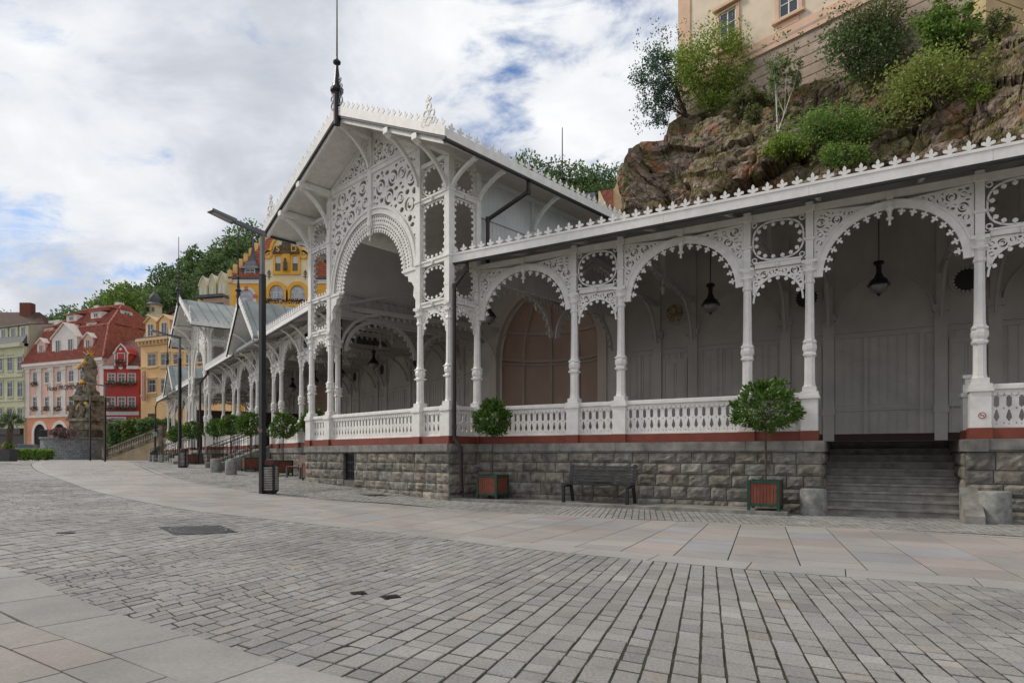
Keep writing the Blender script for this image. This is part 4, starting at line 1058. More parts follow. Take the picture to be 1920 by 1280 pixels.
# plinth of the main pavilion, built on its real lie of the land
plinth(FA, -.16, 7.66, gzf(FA), d=.16, holes=[(4.5, 5.15, .42, 1.31)])
plinth(FAR, -.16, 1.1, gzf(FAR), d=.16); plinth(FAL, -.16, 1.1, gzf(FAL), d=.16)
FB, FBR, FBL = pavilion(BR, uL, vL, frontstairs=True)
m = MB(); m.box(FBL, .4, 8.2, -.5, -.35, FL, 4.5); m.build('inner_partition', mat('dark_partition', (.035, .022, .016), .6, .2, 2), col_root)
plinth(FB, -.16, 1.3, gzf(FB), fine=False); plinth(FB, 6.2, 7.66, gzf(FB), fine=False); plinth(FBR, -.16, 1.1, gzf(FBR), fine=False)
def stairs_out(fr, a, b, n, z0, z1, run, cheeks=True):
    m = MB(); h = (z1 - z0) / n
    for i in range(n):
        d = .15 + (n - i) * run; m.box(fr, a, b, -.3, d, z0 + i * h - (.15 if i == 0 else 0), z0 + (i + 1) * h)
    o = m.build('staircase', M_cap, col_root)
    if cheeks:
        m = MB(); L_ = n * run + .35
        for x0, x1 in ((a - .28, a), (b, b + .28)):
            m.hexa([fr.P(x0, .2, z0 - .1), fr.P(x1, .2, z0 - .1), fr.P(x1, L_, z0 - .1), fr.P(x0, L_, z0 - .1), fr.P(x0, .2, z1 + .12), fr.P(x1, .2, z1 + .12), fr.P(x1, L_, z0 + .22), fr.P(x0, L_, z0 + .22)])
        m.build('stair_cheek', M_cap, col_root)
        m = MB()
        for x in (a - .14, b + .14):
            for k in range(13):
                s = k / 12; d = .3 + (L_ - .4) * s; z = z1 + .12 + (z0 + .22 - z1 - .12) * s; m.tube([fr.P(x, d, z - .03), fr.P(x, d, z + .85)], .012, 5)
            for hh in (.85, .72, .12): m.tube([fr.P(x, .3, z1 + .12 + hh), fr.P(x, L_ - .1, z0 + .22 + hh)], .02 if hh > .8 else .012, 6)
        m.build('stair_railing', M_dark, col_root)
stairs_out(FRl, 8.9, 11.5, 6, gz(*FRl.at(10, 1.5)) + .02, FL, .36)
stairs_out(FB, 1.35, 6.15, 5, gz(*FB.at(3, 1.5)), FL, .34, False)
stairs_out(FRc, 8.9, 11.5, 6, gz(*FRc.at(10, 1.5)) + .02, FL, .36)
m = MB()
for x in (2.0, 3.0, 4.4, 5.4):
    pts = [FB.P(x, .2, FL), FB.P(x, .2, FL + .85), FB.P(x, .35, FL + .98), FB.P(x, .55, FL + .95), FB.P(x, 1.9, gz(-20, 40) + .9), FB.P(x, 1.9, gz(-20, 40) + .1)]; m.tube(pts, .025, 6)
m.build('hoop_handrail', M_dark, col_root)
# drainpipes
def P3(fr, t, d, z): return tuple(fr.P(t, d, z))
e_ = FRr
drainpipe([P3(FRr, .25, .9, 6.5), P3(FRr, .25, .9, 6.3), P3(FRr, .02, 1.16, 5.8), P3(FRr, .02, 1.16, 2.0), P3(FRr, .02, 1.16, 1.7), P3(FRr, .24, 1.18, 1.42), P3(FRr, .27, 1.18, .3), P3(FRr, .27, 1.32, .2)], .056)
drainpipe([P3(FAR, 2.0, 1.12, 9.08), P3(FAR, 2.0, 1.12, 8.75), P3(FAR, 1.28, .2, 8.0), P3(FAR, 1.28, .2, 6.75)], .06)
drainpipe([P3(FAL, -.12, .3, 9.0), P3(FAL, 1.3, .22, 7.9), P3(FAL, 1.3, .25, 1.6)], .05)
drainpipe([P3(FBR, 2.0, 1.12, 9.08), P3(FBR, 2.0, 1.12, 8.75), P3(FBR, 1.3, .2, 8.0), P3(FBR, 1.3, .2, 6.75)], .07)
drainpipe([P3(FRl, 20.2, .95, 6.5), P3(FRl, 20.2, .95, 6.3), P3(FRl, 20.75, 1.28, 5.75), P3(FRl, 20.75, 1.28, 1.75), P3(FRl, 20.4, 1.45, 1.2), P3(FRl, 20.4, 1.45, .7)], .065)
drainpipe([P3(FRc, 20.2, .95, 6.5), P3(FRc, 20.4, 1.1, 6.0), P3(FRc, 20.4, 1.1, 1.0)], .06)
# lanterns
for i, (t, w) in enumerate([(5.72, 'behind the second wide arch of the right wing'), (9.97, 'above the right hand stairs'), (-1.95, 'close to the right corner column of the main pavilion')]):
    p = FRr.P(t, -3.75, 0); lantern(p.x, p.y, 5.35 if i < 2 else 5.85, 7.85, 'black bell lantern on a rod ' + w)
for t, w in [(5.8, 'seen through the great arch'), (10.2, 'inside the entrance gable bay of the left wing'), (14.5, 'past the entrance gable in the left wing'), (18.9, 'at the far end of the left wing')]:
    p = FRl.P(t, -3.9, 0); lantern(p.x, p.y, 5.35, 7.85, 'black bell lantern ' + w)
# no-smoking sticker
sg = MB(); f = FRr.sub(11.6, .166); sg.disc(f, (.02, 2.0), .065, 0, .006, 20); t = sg.build('no_smoking_sign', mat('sticker_white', (.7, .69, .68), .4, .03, 2)); tag(t, 'small round red and white no smoking sticker on the post right of the stairs', 'sign')
sg = MB(); sg.ribbon(f, ell(.02, 2.0, .055, .055, 20), .014, .006, .009, True); sg.ribbon(f, [(-.02, 2.04), (.06, 1.96)], .012, .006, .009); sg.build('ban_ring', mat('sticker_red', (.4, .03, .03), .4, .03, 2), t)
sg = MB(); sg.box(f, -.015, .055, .006, .008, 1.993, 2.005); sg.build('cigarette', M_dark, t)
# ------------------------------------------------------------------ street furniture
M_leaf = mat('bay_leaf', (.11, .20, .03), .45, .3, 9, island=.5, transl=.35, spec=.4)
M_bark = mat('bark', (.10, .075, .05), .9, .3, 12, .3, 60)
M_redwood = mat('red_brown_boards', (.19, .052, .028), .6, .15, 6, .1, 40)
M_green = mat('green_frame_paint', (.012, .06, .035), .45, .2, 6)
M_conc = mat('bollard_granite', (.27, .27, .25), .85, .22, 7, .35, 60, detail=8)
M_blackwood = mat('black_bench_slat', (.022, .022, .024), .5, .2, 8)
M_brownwood = mat('brown_bench_slat', (.20, .095, .075), .5, .2, 8)
M_polegrey = mat('lamp_grey', (.15, .155, .16), .4, .1, 3, metal=.4)
def leafq(m, p, d, l, w, rn, fold=True):
    d = d.normalized(); s = d.cross(Vector((rn.gauss(0, 1), rn.gauss(0, 1), rn.gauss(0, 1)))).normalized() * w / 2
    m.add([p, p + d * l * .5 + s, p + d * l, p + d * l * .5 - s], [(0, 1, 2, 3)])
def rdir(rn): return Vector((rn.gauss(0, 1), rn.gauss(0, 1), rn.gauss(0, 1))).normalized()
def potted_tree(loc, rot, label, seed, H=1.62, rx=.56, rz=.42, box=True, lean=0.0):
    """standard bay tree in a green-framed box of red-brown boards"""
    rn = random.Random(seed); t = thing('potted_tree', label, 'potted tree', loc, 'clipped bay trees in wooden boxes'); z0 = loc[2]
    f = Fr((loc[0], loc[1]), (math.cos(rot), math.sin(rot)), z=z0); S, hh = .29, .62
    m = MB()
    for sx_ in (-1, 1):
        for sy_ in (-1, 1): m.box(f, sx_ * S - .03, sx_ * S + .03, sy_ * S - .03, sy_ * S + .03, 0, hh + .02)
    for z in (.10, hh - .04):
        for sgn in (-1, 1): m.box(f, -S + .03, S - .03, sgn * S - .025, sgn * S + .025, z, z + .05); m.box(f, sgn * S - .025, sgn * S + .025, -S + .03, S - .03, z, z + .05)
    b = m.build('planter_frame', M_green, t)
    m = MB(); k = 8; w = (2 * S - .06) / k
    for i in range(k):
        a = -S + .03 + i * w
        for sgn in (-1, 1): m.box(f, a + .003, a + w - .003, sgn * S - .012, sgn * S + .012, .15, hh - .04); m.box(f, sgn * S - .012, sgn * S + .012, a + .003, a + w - .003, .15, hh - .04)
    m.build('planter_board', M_redwood, t)
    m = MB(); m.box(f, -S + .02, S - .02, -S + .02, S - .02, .16, hh - .06); m.build('soil', M_joint, t)
    m = MB(); cz = z0 + H; P0 = Vector((loc[0], loc[1], z0 + hh - .08)); Pt = Vector((loc[0] + lean, loc[1], cz))
    m.tube([P0, P0.lerp(Pt, .4) + Vector((rn.uniform(-.02, .02), rn.uniform(-.02, .02), 0)), P0.lerp(Pt, .75), Pt], [.028, .022, .02, .016], 7)
    br = []
    for i in range(16):
        d = rdir(rn); d.z = abs(d.z) * .8 + .05; d.normalize(); st = P0.lerp(Pt, rn.uniform(.72, 1)); e = st + Vector((d.x * rx, d.y * rx, d.z * rz * 1.3)) * rn.uniform(.5, .85); br.append(e); m.tube([st, st.lerp(e, .5) + Vector((0, 0, .03)), e], [.012, .008, .004], 4)
    m.build('trunk', M_bark, t)
    m = MB(); C = Vector((loc[0] + lean, loc[1], cz + .04)); clumps = []
    for i in range(250):
        d = rdir(rn); k = rn.uniform(.45, 1) ** .5 * (1 + .35 * noise.noise(d * 2.3 + Vector((seed, 0, 0)))); clumps.append(C + Vector((d.x * rx * k, d.y * rx * k, d.z * rz * k * (1.15 if d.z > 0 else .85))))
    for i in range(30): a = rn.uniform(0, 6.28); q = rn.uniform(0, rx * .6); clumps.append(C + Vector((math.cos(a) * q, math.sin(a) * q, rz * rn.uniform(1.0, 1.28))))
    for c in clumps:
        o = (c - C).normalized()
        for j in range(11): d = (o * .9 + rdir(rn) * .85 + Vector((0, 0, .25))).normalized(); leafq(m, c + rdir(rn) * .05, d, rn.uniform(.08, .15), rn.uniform(.03, .05), rn)
    m.build('crown', M_leaf, t); return t
def onstep(fr, t, d): p = fr.P(t, d, 0); return p
p = FRr.P(0.97, .72, .076); potted_tree((p.x, p.y, p.z), math.atan2(uR.y, uR.x), 'clipped bay tree in a red boarded box beside the brown drainpipe', 1, H=2.04, rx=.46, rz=.40)
p = FRr.P(7.83, .74, .076); potted_tree((p.x, p.y, p.z), math.atan2(uR.y, uR.x), 'widest bay tree, in a red boarded box between black bench and stairs', 2, H=2.08, rx=.66, rz=.44)
aL = math.atan2(uL.y, uL.x)
def gp3(fr, t, d): p = fr.P(t, d, 0); return (p.x, p.y, gz(p.x, p.y))
potted_tree(gp3(FRl, .55, .75), aL, 'bay tree in a red box tight against the left end of the main plinth', 3, H=2.0, rx=.45, rz=.42)
potted_tree(gp3(FRl, 4.2, .8), aL, 'bay tree just right of the tall black lamp post', 4, H=1.92, rx=.55, rz=.45)
pt = potted_tree(gp3(FRl, 7.7, 1.3), aL, 'bay tree right of the railed stairs to the left wing', 5, H=2.0, rx=.6, rz=.46)
def movedup(fr, t, d, label): return dup(pt, gp3(fr, t, d), label)
movedup(FRl, 12.3, 1.2, 'bay tree left of the railed stairs to the left wing')
movedup(FRl, 17.0, 1.0, 'bay tree near the brown drainpipe at the far end of the left wing')
movedup(FRc, -0.9, 1.0, 'bay tree against the far left corner column of the distant pavilion')
movedup(FB, .6, .9, 'bay tree right of the open stairs of the distant pavilion')
movedup(FB, 6.9, .9, 'bay tree left of the open stairs of the distant pavilion')
movedup(FRc, 3.8, 1.1, 'bay tree nearer the distant pavilion, of the two beyond the second lamp post')
movedup(FRc, 7.0, 1.1, 'farthest bay tree of the row, left of the second lamp post')
# benches
def bench(fr, L_, label, wood, metal, zg, ns=7, armless=True):
    """fr origin at the bench centre on the wall side, n towards the square"""
    o = fr.P(0, .3, 0); t = thing('bench', label, 'bench', (o.x, o.y, zg)); f = Fr((fr.o.x, fr.o.y), fr.u, fr.n, zg)
    m = MB()
    for i in range(ns): d = .16 + i * .062; m.box(f, -L_ / 2, L_ / 2, d, d + .05, .43 + (.012 if i == ns - 1 else 0) - abs(i - 3) * -.002, .46)
    m.build('seat', wood, t)
    m = MB()
    for i in range(6):
        z = .50 + i * .068; d = .13 - i * .022; m.hexa([f.P(-L_ / 2, d, z), f.P(L_ / 2, d, z), f.P(L_ / 2, d + .022, z + .004), f.P(-L_ / 2, d + .022, z + .004), f.P(-L_ / 2, d - .014, z + .05), f.P(L_ / 2, d - .014, z + .05), f.P(L_ / 2, d + .008, z + .054), f.P(-L_ / 2, d + .008, z + .054)])
    m.build('backrest', wood, t)
    for x in (-L_ / 2 + .07, L_ / 2 - .07):
        g = Fr(f.at(x, 0), f.n, f.u, zg)
        m = MB(); m.ribbon(g, [(.02, 0), (.07, .2), (.13, .40), (.12, .48), (.0, .93)], [.05, .045, .045, .045, .04], -.035, .035); m.build('rear_support', metal, t)
        m = MB(); m.ribbon(g, [(.58, 0), (.575, .25), (.57, .42)], [.075, .06, .06], -.035, .035); m.ribbon(g, [(.60, .405), (.3, .395), (.12, .40)], .045, -.035, .035); m.build('leg', metal, t)
    return t
pb = FRr.P(4.02, .42, 0); bench(Fr((pb.x, pb.y), uR, nR), 1.78, 'black slatted bench on the kerb between the two bay trees', M_blackwood, M_dark, .076)
pb = FRl.P(2.05, .45, 0); bench(Fr((pb.x, pb.y), uL, vL * -1), 1.85, 'brown slatted bench on grey legs left of the main pavilion plinth', M_brownwood, M_polegrey, gz(pb.x, pb.y))
pb = FRl.P(15.2, .6, 0); bench(Fr((pb.x, pb.y), uL, vL * -1), 1.6, 'small distant brown bench behind the two bollards of the railed stairs', M_brownwood, M_polegrey, gz(pb.x, pb.y))
# bollards
def bollard(px, py, r, h, label, dsh=None):
    c = ground(px, py) if px else FRr.P(py[0], py[1], 0); c = c + (Vector((c.x, c.y, 0)).normalized() * r * .9 if px else Vector()); c.z = gz(c.x, c.y)
    m = MB(); m.lathe(tuple(c), [(r * .98, -.05), (r, .02), (r * .97, h - .05), (r * .93, h - .015), (r * .84, h), (r * .4, h + .008)], 24)
    o = m.build('bollard', M_conc); smooth_by_angle(o, 30); tag(o, label, 'bollard', 'squat granite bollards'); return o
bollard(None, (8.74, .58), .265, .54, 'granite bollard at the left foot of the right hand stairs')
bollard(None, (11.74, .60), .265, .58, 'granite bollard at the right foot of the right hand stairs')
bollard(433, 890, .235, .60, 'granite bollard at the near foot of the railed stairs')
bollard(405, 885, .235, .60, 'granite bollard at the far foot of the railed stairs')
bollard(314.5, 868, .23, .55, 'granite bollard nearest the second lamp post, right end of the far row')
bollard(303, 867, .22, .55, 'granite bollard, second from the right in the far row')
bollard(290.5, 865, .2, .55, 'granite bollard, third from the right in the far row')
bollard(283, 864.5, .2, .55, 'granite bollard, leftmost of the far row')
# street lamps
def lamp(px, py, H, label, r=.062, bn=True, sc=1.0):
    c = ground(px, py); t = thing('street_lamp', label, 'street lamp', tuple(c), 'black lamp posts with angled arms')
    k = H / 6.68; f = Fr((c.x, c.y), Vector((-.58, -.81)), z=c.z)
    def SQ(m, z0, z1, w): m.box(f, -w, w, -w, w, z0, z1)
    m = MB(); SQ(m, -.02, 5.55 * k, .063 * sc); SQ(m, 5.55 * k, 5.57 * k, .07 * sc); m.build('pole', M_dark, t)
    m = MB(); SQ(m, 5.57 * k, H, .045 * sc); m.build('upper_pole', M_polegrey, t)
    m = MB(); m.hexa([f.P(-.06, -.05, H - .12), f.P(.82, -.05, H - .02), f.P(.82, .05, H - .02), f.P(-.06, .05, H - .12), f.P(-.06, -.05, H), f.P(.82, -.05, H + .06), f.P(.82, .05, H + .06), f.P(-.06, .05, H)]); m.build('arm', M_polegrey, t)
    m = MB(); m.hexa([f.P(.75, -.13, H - .03), f.P(1.38, -.13, H + .07), f.P(1.38, .13, H + .07), f.P(.75, .13, H - .03), f.P(.75, -.11, H + .06), f.P(1.36, -.11, H + .13), f.P(1.36, .11, H + .13), f.P(.75, .11, H + .06)]); h = m.build('lamp_head', M_polegrey, t)
    m = MB(); m.hexa([f.P(.85, -.10, H - .032), f.P(1.3, -.10, H + .042), f.P(1.3, .10, H + .042), f.P(.85, .10, H - .032), f.P(.85, -.10, H - .01), f.P(1.3, -.10, H + .06), f.P(1.3, .10, H + .06), f.P(.85, .10, H - .01)]); m.build('diffuser', mat('lamp_diffuser', (.35, .36, .36), .3, .05, 3), h)
    return t, c
lt, lc = lamp(492, 925, 6.68, 'tall black street lamp with grey top before the main pavilion, nearest of the row')
st = MB()
for i, dx in enumerate((-.035, .0, .035)): # small pink sticker letters on the pole
    f = Fr((lc.x, lc.y), (1, 0), (0, -1), lc.z + 1.60); st.ribbon(f, arc(dx, .0, .018, .03, .7, 5.6, 8) if i != 1 else ell(dx, 0, .018, .03, 10), .01, .12, .124)
st.build('sticker', mat('sticker_pink', (.5, .22, .22), .5, .05, 2), lt)
lamp(337, 876, 6.6, 'black street lamp standing before the distant pavilion, second of the row')
lamp(197, 865, 6.6, 'black street lamp in front of the red house, third of the row')
lamp(169, 863.3, 6.6, 'farthest black street lamp, in front of the monument base')
# litter bins
def bin_(px, py, label, H=.80, r=.19):
    c = ground(px, py); c.z = gz(c.x, c.y); t = thing('litter_bin', label, 'litter bin', tuple(c), 'slatted round litter bins'); f = Fr((c.x, c.y), (1, 0), z=c.z)
    m = MB(); m.lathe(tuple(c), [(r * .8, 0), (r * .8, .04), (r * 1.02, .06), (r * 1.02, .09)], 24); m.lathe((c.x, c.y, c.z + H - .1), [(r * 1.03, 0), (r * 1.03, .03)], 24)
    for i in range(4):
        a = math.pi / 4 + i * math.pi / 2; q = Fr((c.x + r * math.cos(a), c.y + r * math.sin(a)), (-math.sin(a), math.cos(a)), z=c.z); m.box(q, -.03, .03, -.012, .018, .05, H - .06)
    m.build('bin_frame', M_dark, t)
    m = MB()
    for i in range(10): z = .10 + i * (H - .22) / 10; m.lathe((c.x, c.y, c.z + z), [(r, 0), (r, .045), (r - .01, .045), (r - .01, 0)], 24)
    m.build('slat', mat('grey_slats', (.30, .27, .24), .6, .2, 6), t)
    m = MB(); m.lathe(tuple(c), [(r * .93, .06), (r * .93, H - .12)], 20); m.build('liner', M_hollow, t)
    m = MB(); m.lathe((c.x, c.y, c.z + H - .07), [(r * 1.0, 0), (r * 1.0, .10), (r * .94, .12), (r * .2, .14)], 24); l = m.build('lid', mat('maroon_lid', (.09, .02, .02), .4, .1, 4), t)
    return t
bin_(507, 925, 'slatted round litter bin with maroon lid at the foot of the tallest lamp post', H=.82)
bin_(345, 876, 'slatted round litter bin at the foot of the second lamp post', H=.9, r=.19)
# ------------------------------------------------------------------ cliff, castle, hill
def fb(p, H=.9, o=6): return noise.fractal(p, H, 2.1, o)
M_rock = mat('cliff_rock', (.36, .27, .20), .95, .3, 1.1, 1.0, 3.5, col2=(.10, .076, .062), detail=10)
M_rock.node_tree.nodes['Bump'].inputs['Distance'].default_value = .12
nt = M_rock.node_tree
b = nt.nodes['Principled BSDF']; geo = N('ShaderNodeNewGeometry')
base = b.inputs['Base Color'].links[0].from_socket
och = RAMP(NOISE(geo.outputs['Position'], .55, 7, .6, .4, (4, 2, 9)), [(.55, (0, 0, 0)), (.62, (1, 1, 1))])
m1 = N('ShaderNodeMix', data_type='RGBA'); L(och, m1.inputs[0]); L(base, m1.inputs[6]); m1.inputs[7].default_value = (.27, .125, .06, 1)
pal_ = RAMP(NOISE(geo.outputs['Position'], 1.7, 8, .65, .6, (1, 8, 3), (1, 1, 1.8)), [(.58, (0, 0, 0)), (.64, (1, 1, 1))])
m2 = N('ShaderNodeMix', data_type='RGBA'); L(MATH('MULTIPLY', pal_, .7), m2.inputs[0]); L(m1.outputs[2], m2.inputs[6]); m2.inputs[7].default_value = (.46, .37, .30, 1)
sxn = N('ShaderNodeSeparateXYZ'); L(geo.outputs['Normal'], sxn.inputs[0])
gr = MATH('MULTIPLY', RAMP(NOISE(geo.outputs['Position'], 1.1, 8, .6, .3, (6, 6, 6)), [(.47, (0, 0, 0)), (.56, (1, 1, 1))]), .75)
m3 = N('ShaderNodeMix', data_type='RGBA'); L(gr, m3.inputs[0]); L(m2.outputs[2], m3.inputs[6]); m3.inputs[7].default_value = (.15, .135, .05, 1)
vor = N('ShaderNodeTexVoronoi'); vor.feature = 'DISTANCE_TO_EDGE'; vor.inputs['Scale'].default_value = 1.1
mp = N('ShaderNodeMapping'); L(geo.outputs['Position'], mp.inputs[0]); wn = N('ShaderNodeTexNoise'); wn.inputs['Scale'].default_value = 1.3; wn.inputs['Detail'].default_value = 6; L(geo.outputs['Position'], wn.inputs[0])
ad = N('ShaderNodeVectorMath', operation='ADD'); L(mp.outputs[0], ad.inputs[0]); L(wn.outputs['Color'], ad.inputs[1]); mp.inputs['Scale'].default_value = (.7, .7, 1.4); L(ad.outputs[0], vor.inputs['Vector'])
crk = RAMP(vor.outputs['Distance'], [(.0, (.12, .12, .12)), (.05, (1, 1, 1))])
m4 = N('ShaderNodeMix', data_type='RGBA', blend_type='MULTIPLY'); m4.inputs[0].default_value = 1; L(m3.outputs[2], m4.inputs[6]); L(crk, m4.inputs[7]); L(m4.outputs[2], b.inputs['Base Color'])
def lerp(a, b, t): return a + (b - a) * t
def interp(tab, x):
    if x <= tab[0][0]: return tab[0][1:]
    for a, b in zip(tab, tab[1:]):
        if x <= b[0]: t = (x - a[0]) / (b[0] - a[0]); return tuple(lerp(p, q, t) for p, q in zip(a[1:], b[1:]))
    return tab[-1][1:]
def yfac(px):
    k = (px - CX) / FPX; return 38 - .738 * (38 * k - 10.3) / (.6746 + .738 * k)
TOP = [(1155, 330, 34), (1166, 296, 34), (1176, 276, 34.5), (1195, 266, 35), (1243, 262, 35), (1252, 228, 36), (1280, 214, 36.9)] + [(x, y, yfac(x) - .7) for x, y in ((1340, 205), (1400, 182), (1470, 172), (1530, 150), (1600, 140), (1700, 110), (1800, 92))] + [(1850, 72, 26.2), (1920, 64, 24.2), (2100, 50, 22), (2400, 40, 20)]
def worldp(px, py, y): return Vector(((px - CX) / FPX * y, y, CZ + (HY - py) * y / FPX))
def rockpt(px, s):
    k = (px - CX) / FPX; tp = interp(TOP, px); T = worldp(px, tp[0], tp[1]); yb = 23.8 / (.4993 * k + .8665); yb = min(yb, 31); B_ = Vector((k * yb, yb, 3.0))
    e = s ** 1.25; p = B_.lerp(T, s); q = B_.lerp(T, e); return Vector((q.x, q.y, p.z))
def facet(p, sc, amp, sd):
    """angular blocks: every Voronoi cell is a tilted plane of its own"""
    q = Vector((p.x * sc, p.y * sc, p.z * sc * 1.35)); q += Vector((fb(q * .9 + Vector((sd, 0, 0))), fb(q * .9 + Vector((0, sd, 0))), 0)) * .22
    ds, ps = noise.voronoi(q); c = ps[0]; h = math.sin(c.x * 91.7 + c.y * 37.3 + c.z * 57.1 + sd) * 43758.5; r1 = h - math.floor(h); h2 = h * 7.13; r2 = h2 - math.floor(h2); h3 = h * 3.71; r3 = h3 - math.floor(h3)
    tilt = Vector((r1 - .5, 0, r2 - .35)); e = min(1, (ds[1] - ds[0]) / .10)
    return amp * ((r3 - .5) * 1.1 + (q - c).dot(tilt) * 1.5 - .35 * (1 - e))
def rockdisp(p, s):
    d = Vector((-.5, -.75, .1)); v = noise.hetero_terrain(p * .22 + Vector((3, 1, 7)), .8, 2.1, 4, .4) - .6
    k = .55 * v + facet(p, .20, 1.3, 1.0) + facet(p, .52, .60, 5.0) + facet(p, 1.5, .17, 9.0) + .10 * fb(p * 3.1); fade = 1 if s < .93 else (1 - s) / .07 * .8 + .2
    return d * (k * fade) + Vector((0, 0, fb(p * .8 + Vector((9, 0, 0))) * .2 * fade))
mb = MB(); NX, NZ = 420, 150; rows = []
for j in range(NZ + 1):
    s = j / NZ
    for i in range(NX + 1):
        px = 1155 + (2400 - 1155) * (i / NX) ** 1.15; p = rockpt(px, s); mb.v.append(tuple(p + rockdisp(p, s)))
for j in range(NZ):
    for i in range(NX): mb.f.append((j * (NX + 1) + i, j * (NX + 1) + i + 1, (j + 1) * (NX + 1) + i + 1, (j + 1) * (NX + 1) + i))
# left flank turning away, and the top shelf
base0 = len(mb.v)
for j in range(NZ + 1):
    v = Vector(mb.v[j * (NX + 1)])
    for k in range(1, 13):
        g = k * 1.2; p = v + Vector((g * .75, g, (.0 if j < NZ else 0))); p += Vector((-1, 0, 0)) * fb(p * .4) * .5; mb.v.append(tuple(p))
def fl(j, k): return j * (NX + 1) if k == 0 else base0 + j * 12 + k - 1
for j in range(NZ):
    for k in range(12): mb.f.append((fl(j, k), fl(j + 1, k), fl(j + 1, k + 1), fl(j, k + 1)))
base1 = len(mb.v)
for i in range(NX + 1):
    v = Vector(mb.v[NZ * (NX + 1) + i])
    for k in range(1, 8): g = k * 2.0; p = v + Vector((g * .35, g, g * .06 + fb(v + Vector((0, g, 0))) * .3)); mb.v.append(tuple(p))
def tp_(i, k): return NZ * (NX + 1) + i if k == 0 else base1 + i * 7 + k - 1
for i in range(NX):
    for k in range(7): mb.f.append((tp_(i, k), tp_(i + 1, k), tp_(i + 1, k + 1), tp_(i, k + 1)))
struct(mb.build('cliff', M_rock, recenter=False))
# castle above the cliff
uC = Vector((.6746, -.738)).normalized(); C0 = Vector((10.3, 38.0)); FC = Fr(C0, uC, Vector((-.738, -.6746)))
M_cream = mat('castle_cream', (.72, .60, .46), .9, .06, 1.2, .1, 20); M_peach = mat('castle_peach', (.70, .47, .33), .9, .06, 1.2); M_base = mat('castle_base', (.44, .34, .27), .9, .12, 1.4, .15, 14); M_yellow = mat('castle_yellow', (.60, .46, .26), .9, .08, 1.2)
ct = thing('castle', 'large cream and peach castle house standing above the cliff at the top right', 'castle', (C0.x, C0.y, 18))
m = MB(); m.box(FC, 0, 14.8, -10, 0, 23.3, 36); m.build('wall', M_cream, ct)
m = MB(); zc = 16
while zc < 23.2: m.box(FC, -.14, 14.9, -9, .14, zc + .018, zc + .50); zc += .55
m.box(FC, -.11, 14.85, -9, .11, 16, 23.2); bw = m.build('rusticated_base', M_base, ct)
m = MB(); m.box(FC, -.22, 14.95, -9, .24, 23.22, 23.42); m.box(FC, -.06, 14.8, 0, .07, 23.42, 24.1); m.box(FC, -.06, .75, -.5, .08, 24.1, 36); m.build('ledge', M_peach, ct)
for k in range(4):
    t = 3.18 + 3.5 * k; zb_ = 24.75
    m = MB(); m.ribbon(FC, [(t - .62, zb_ - .08), (t + .62, zb_ - .08), (t + .62, zb_ + 2.1), (t - .62, zb_ + 2.1)], .24, .0, .09, True); m.box(FC, t - .85, t + .85, .0, .24, zb_ - .26, zb_ - .12); m.box(FC, t - .85, t + .85, 0, .28, zb_ + 2.25, zb_ + 2.42); m.box(FC, t - .55, t + .55, .0, .07, zb_ - .62, zb_ - .3)
    w = m.build('window', M_peach, ct)
    m = MB(); m.box(FC, t - .5, t + .5, .0, .012, zb_, zb_ + 2.0); m.build('pane', M_glass, w)
    m = MB(); m.ribbon(FC, [(t - .47, zb_ + .03), (t + .47, zb_ + .03), (t + .47, zb_ + 1.97), (t - .47, zb_ + 1.97)], .06, .012, .04, True); m.box(FC, t - .03, t + .03, .012, .04, zb_, zb_ + 2)
    for q in (.65, 1.3): m.box(FC, t - .5, t + .5, .012, .04, zb_ + q - .02, zb_ + q + .02)
    m.build('sash', M_white, w)
FC2 = Fr((FC.P(14.4, 0, 0).x, FC.P(14.4, 0, 0).y), (.94, .34), (.34, -.94)); m = MB(); zc = 17
while zc < 36: m.box(FC2, 0, 2.5, -3, .9, zc + .03, zc + .62); zc += .65
m.box(FC2, .03, 2.47, -3, .86, 17, 36); m.build('corner_tower', M_yellow, ct)
FC3 = Fr(FC2.at(2.5, .9), (.6746, -.738), (-.738, -.6746)); m = MB(); zc = 17
while zc < 36: m.box(FC3, 0, 9, -3, .0, zc + .03, zc + .62); zc += .65
m.box(FC3, .03, 9, -3, -.04, 17, 36); m.build('wing_wall', M_yellow, ct)

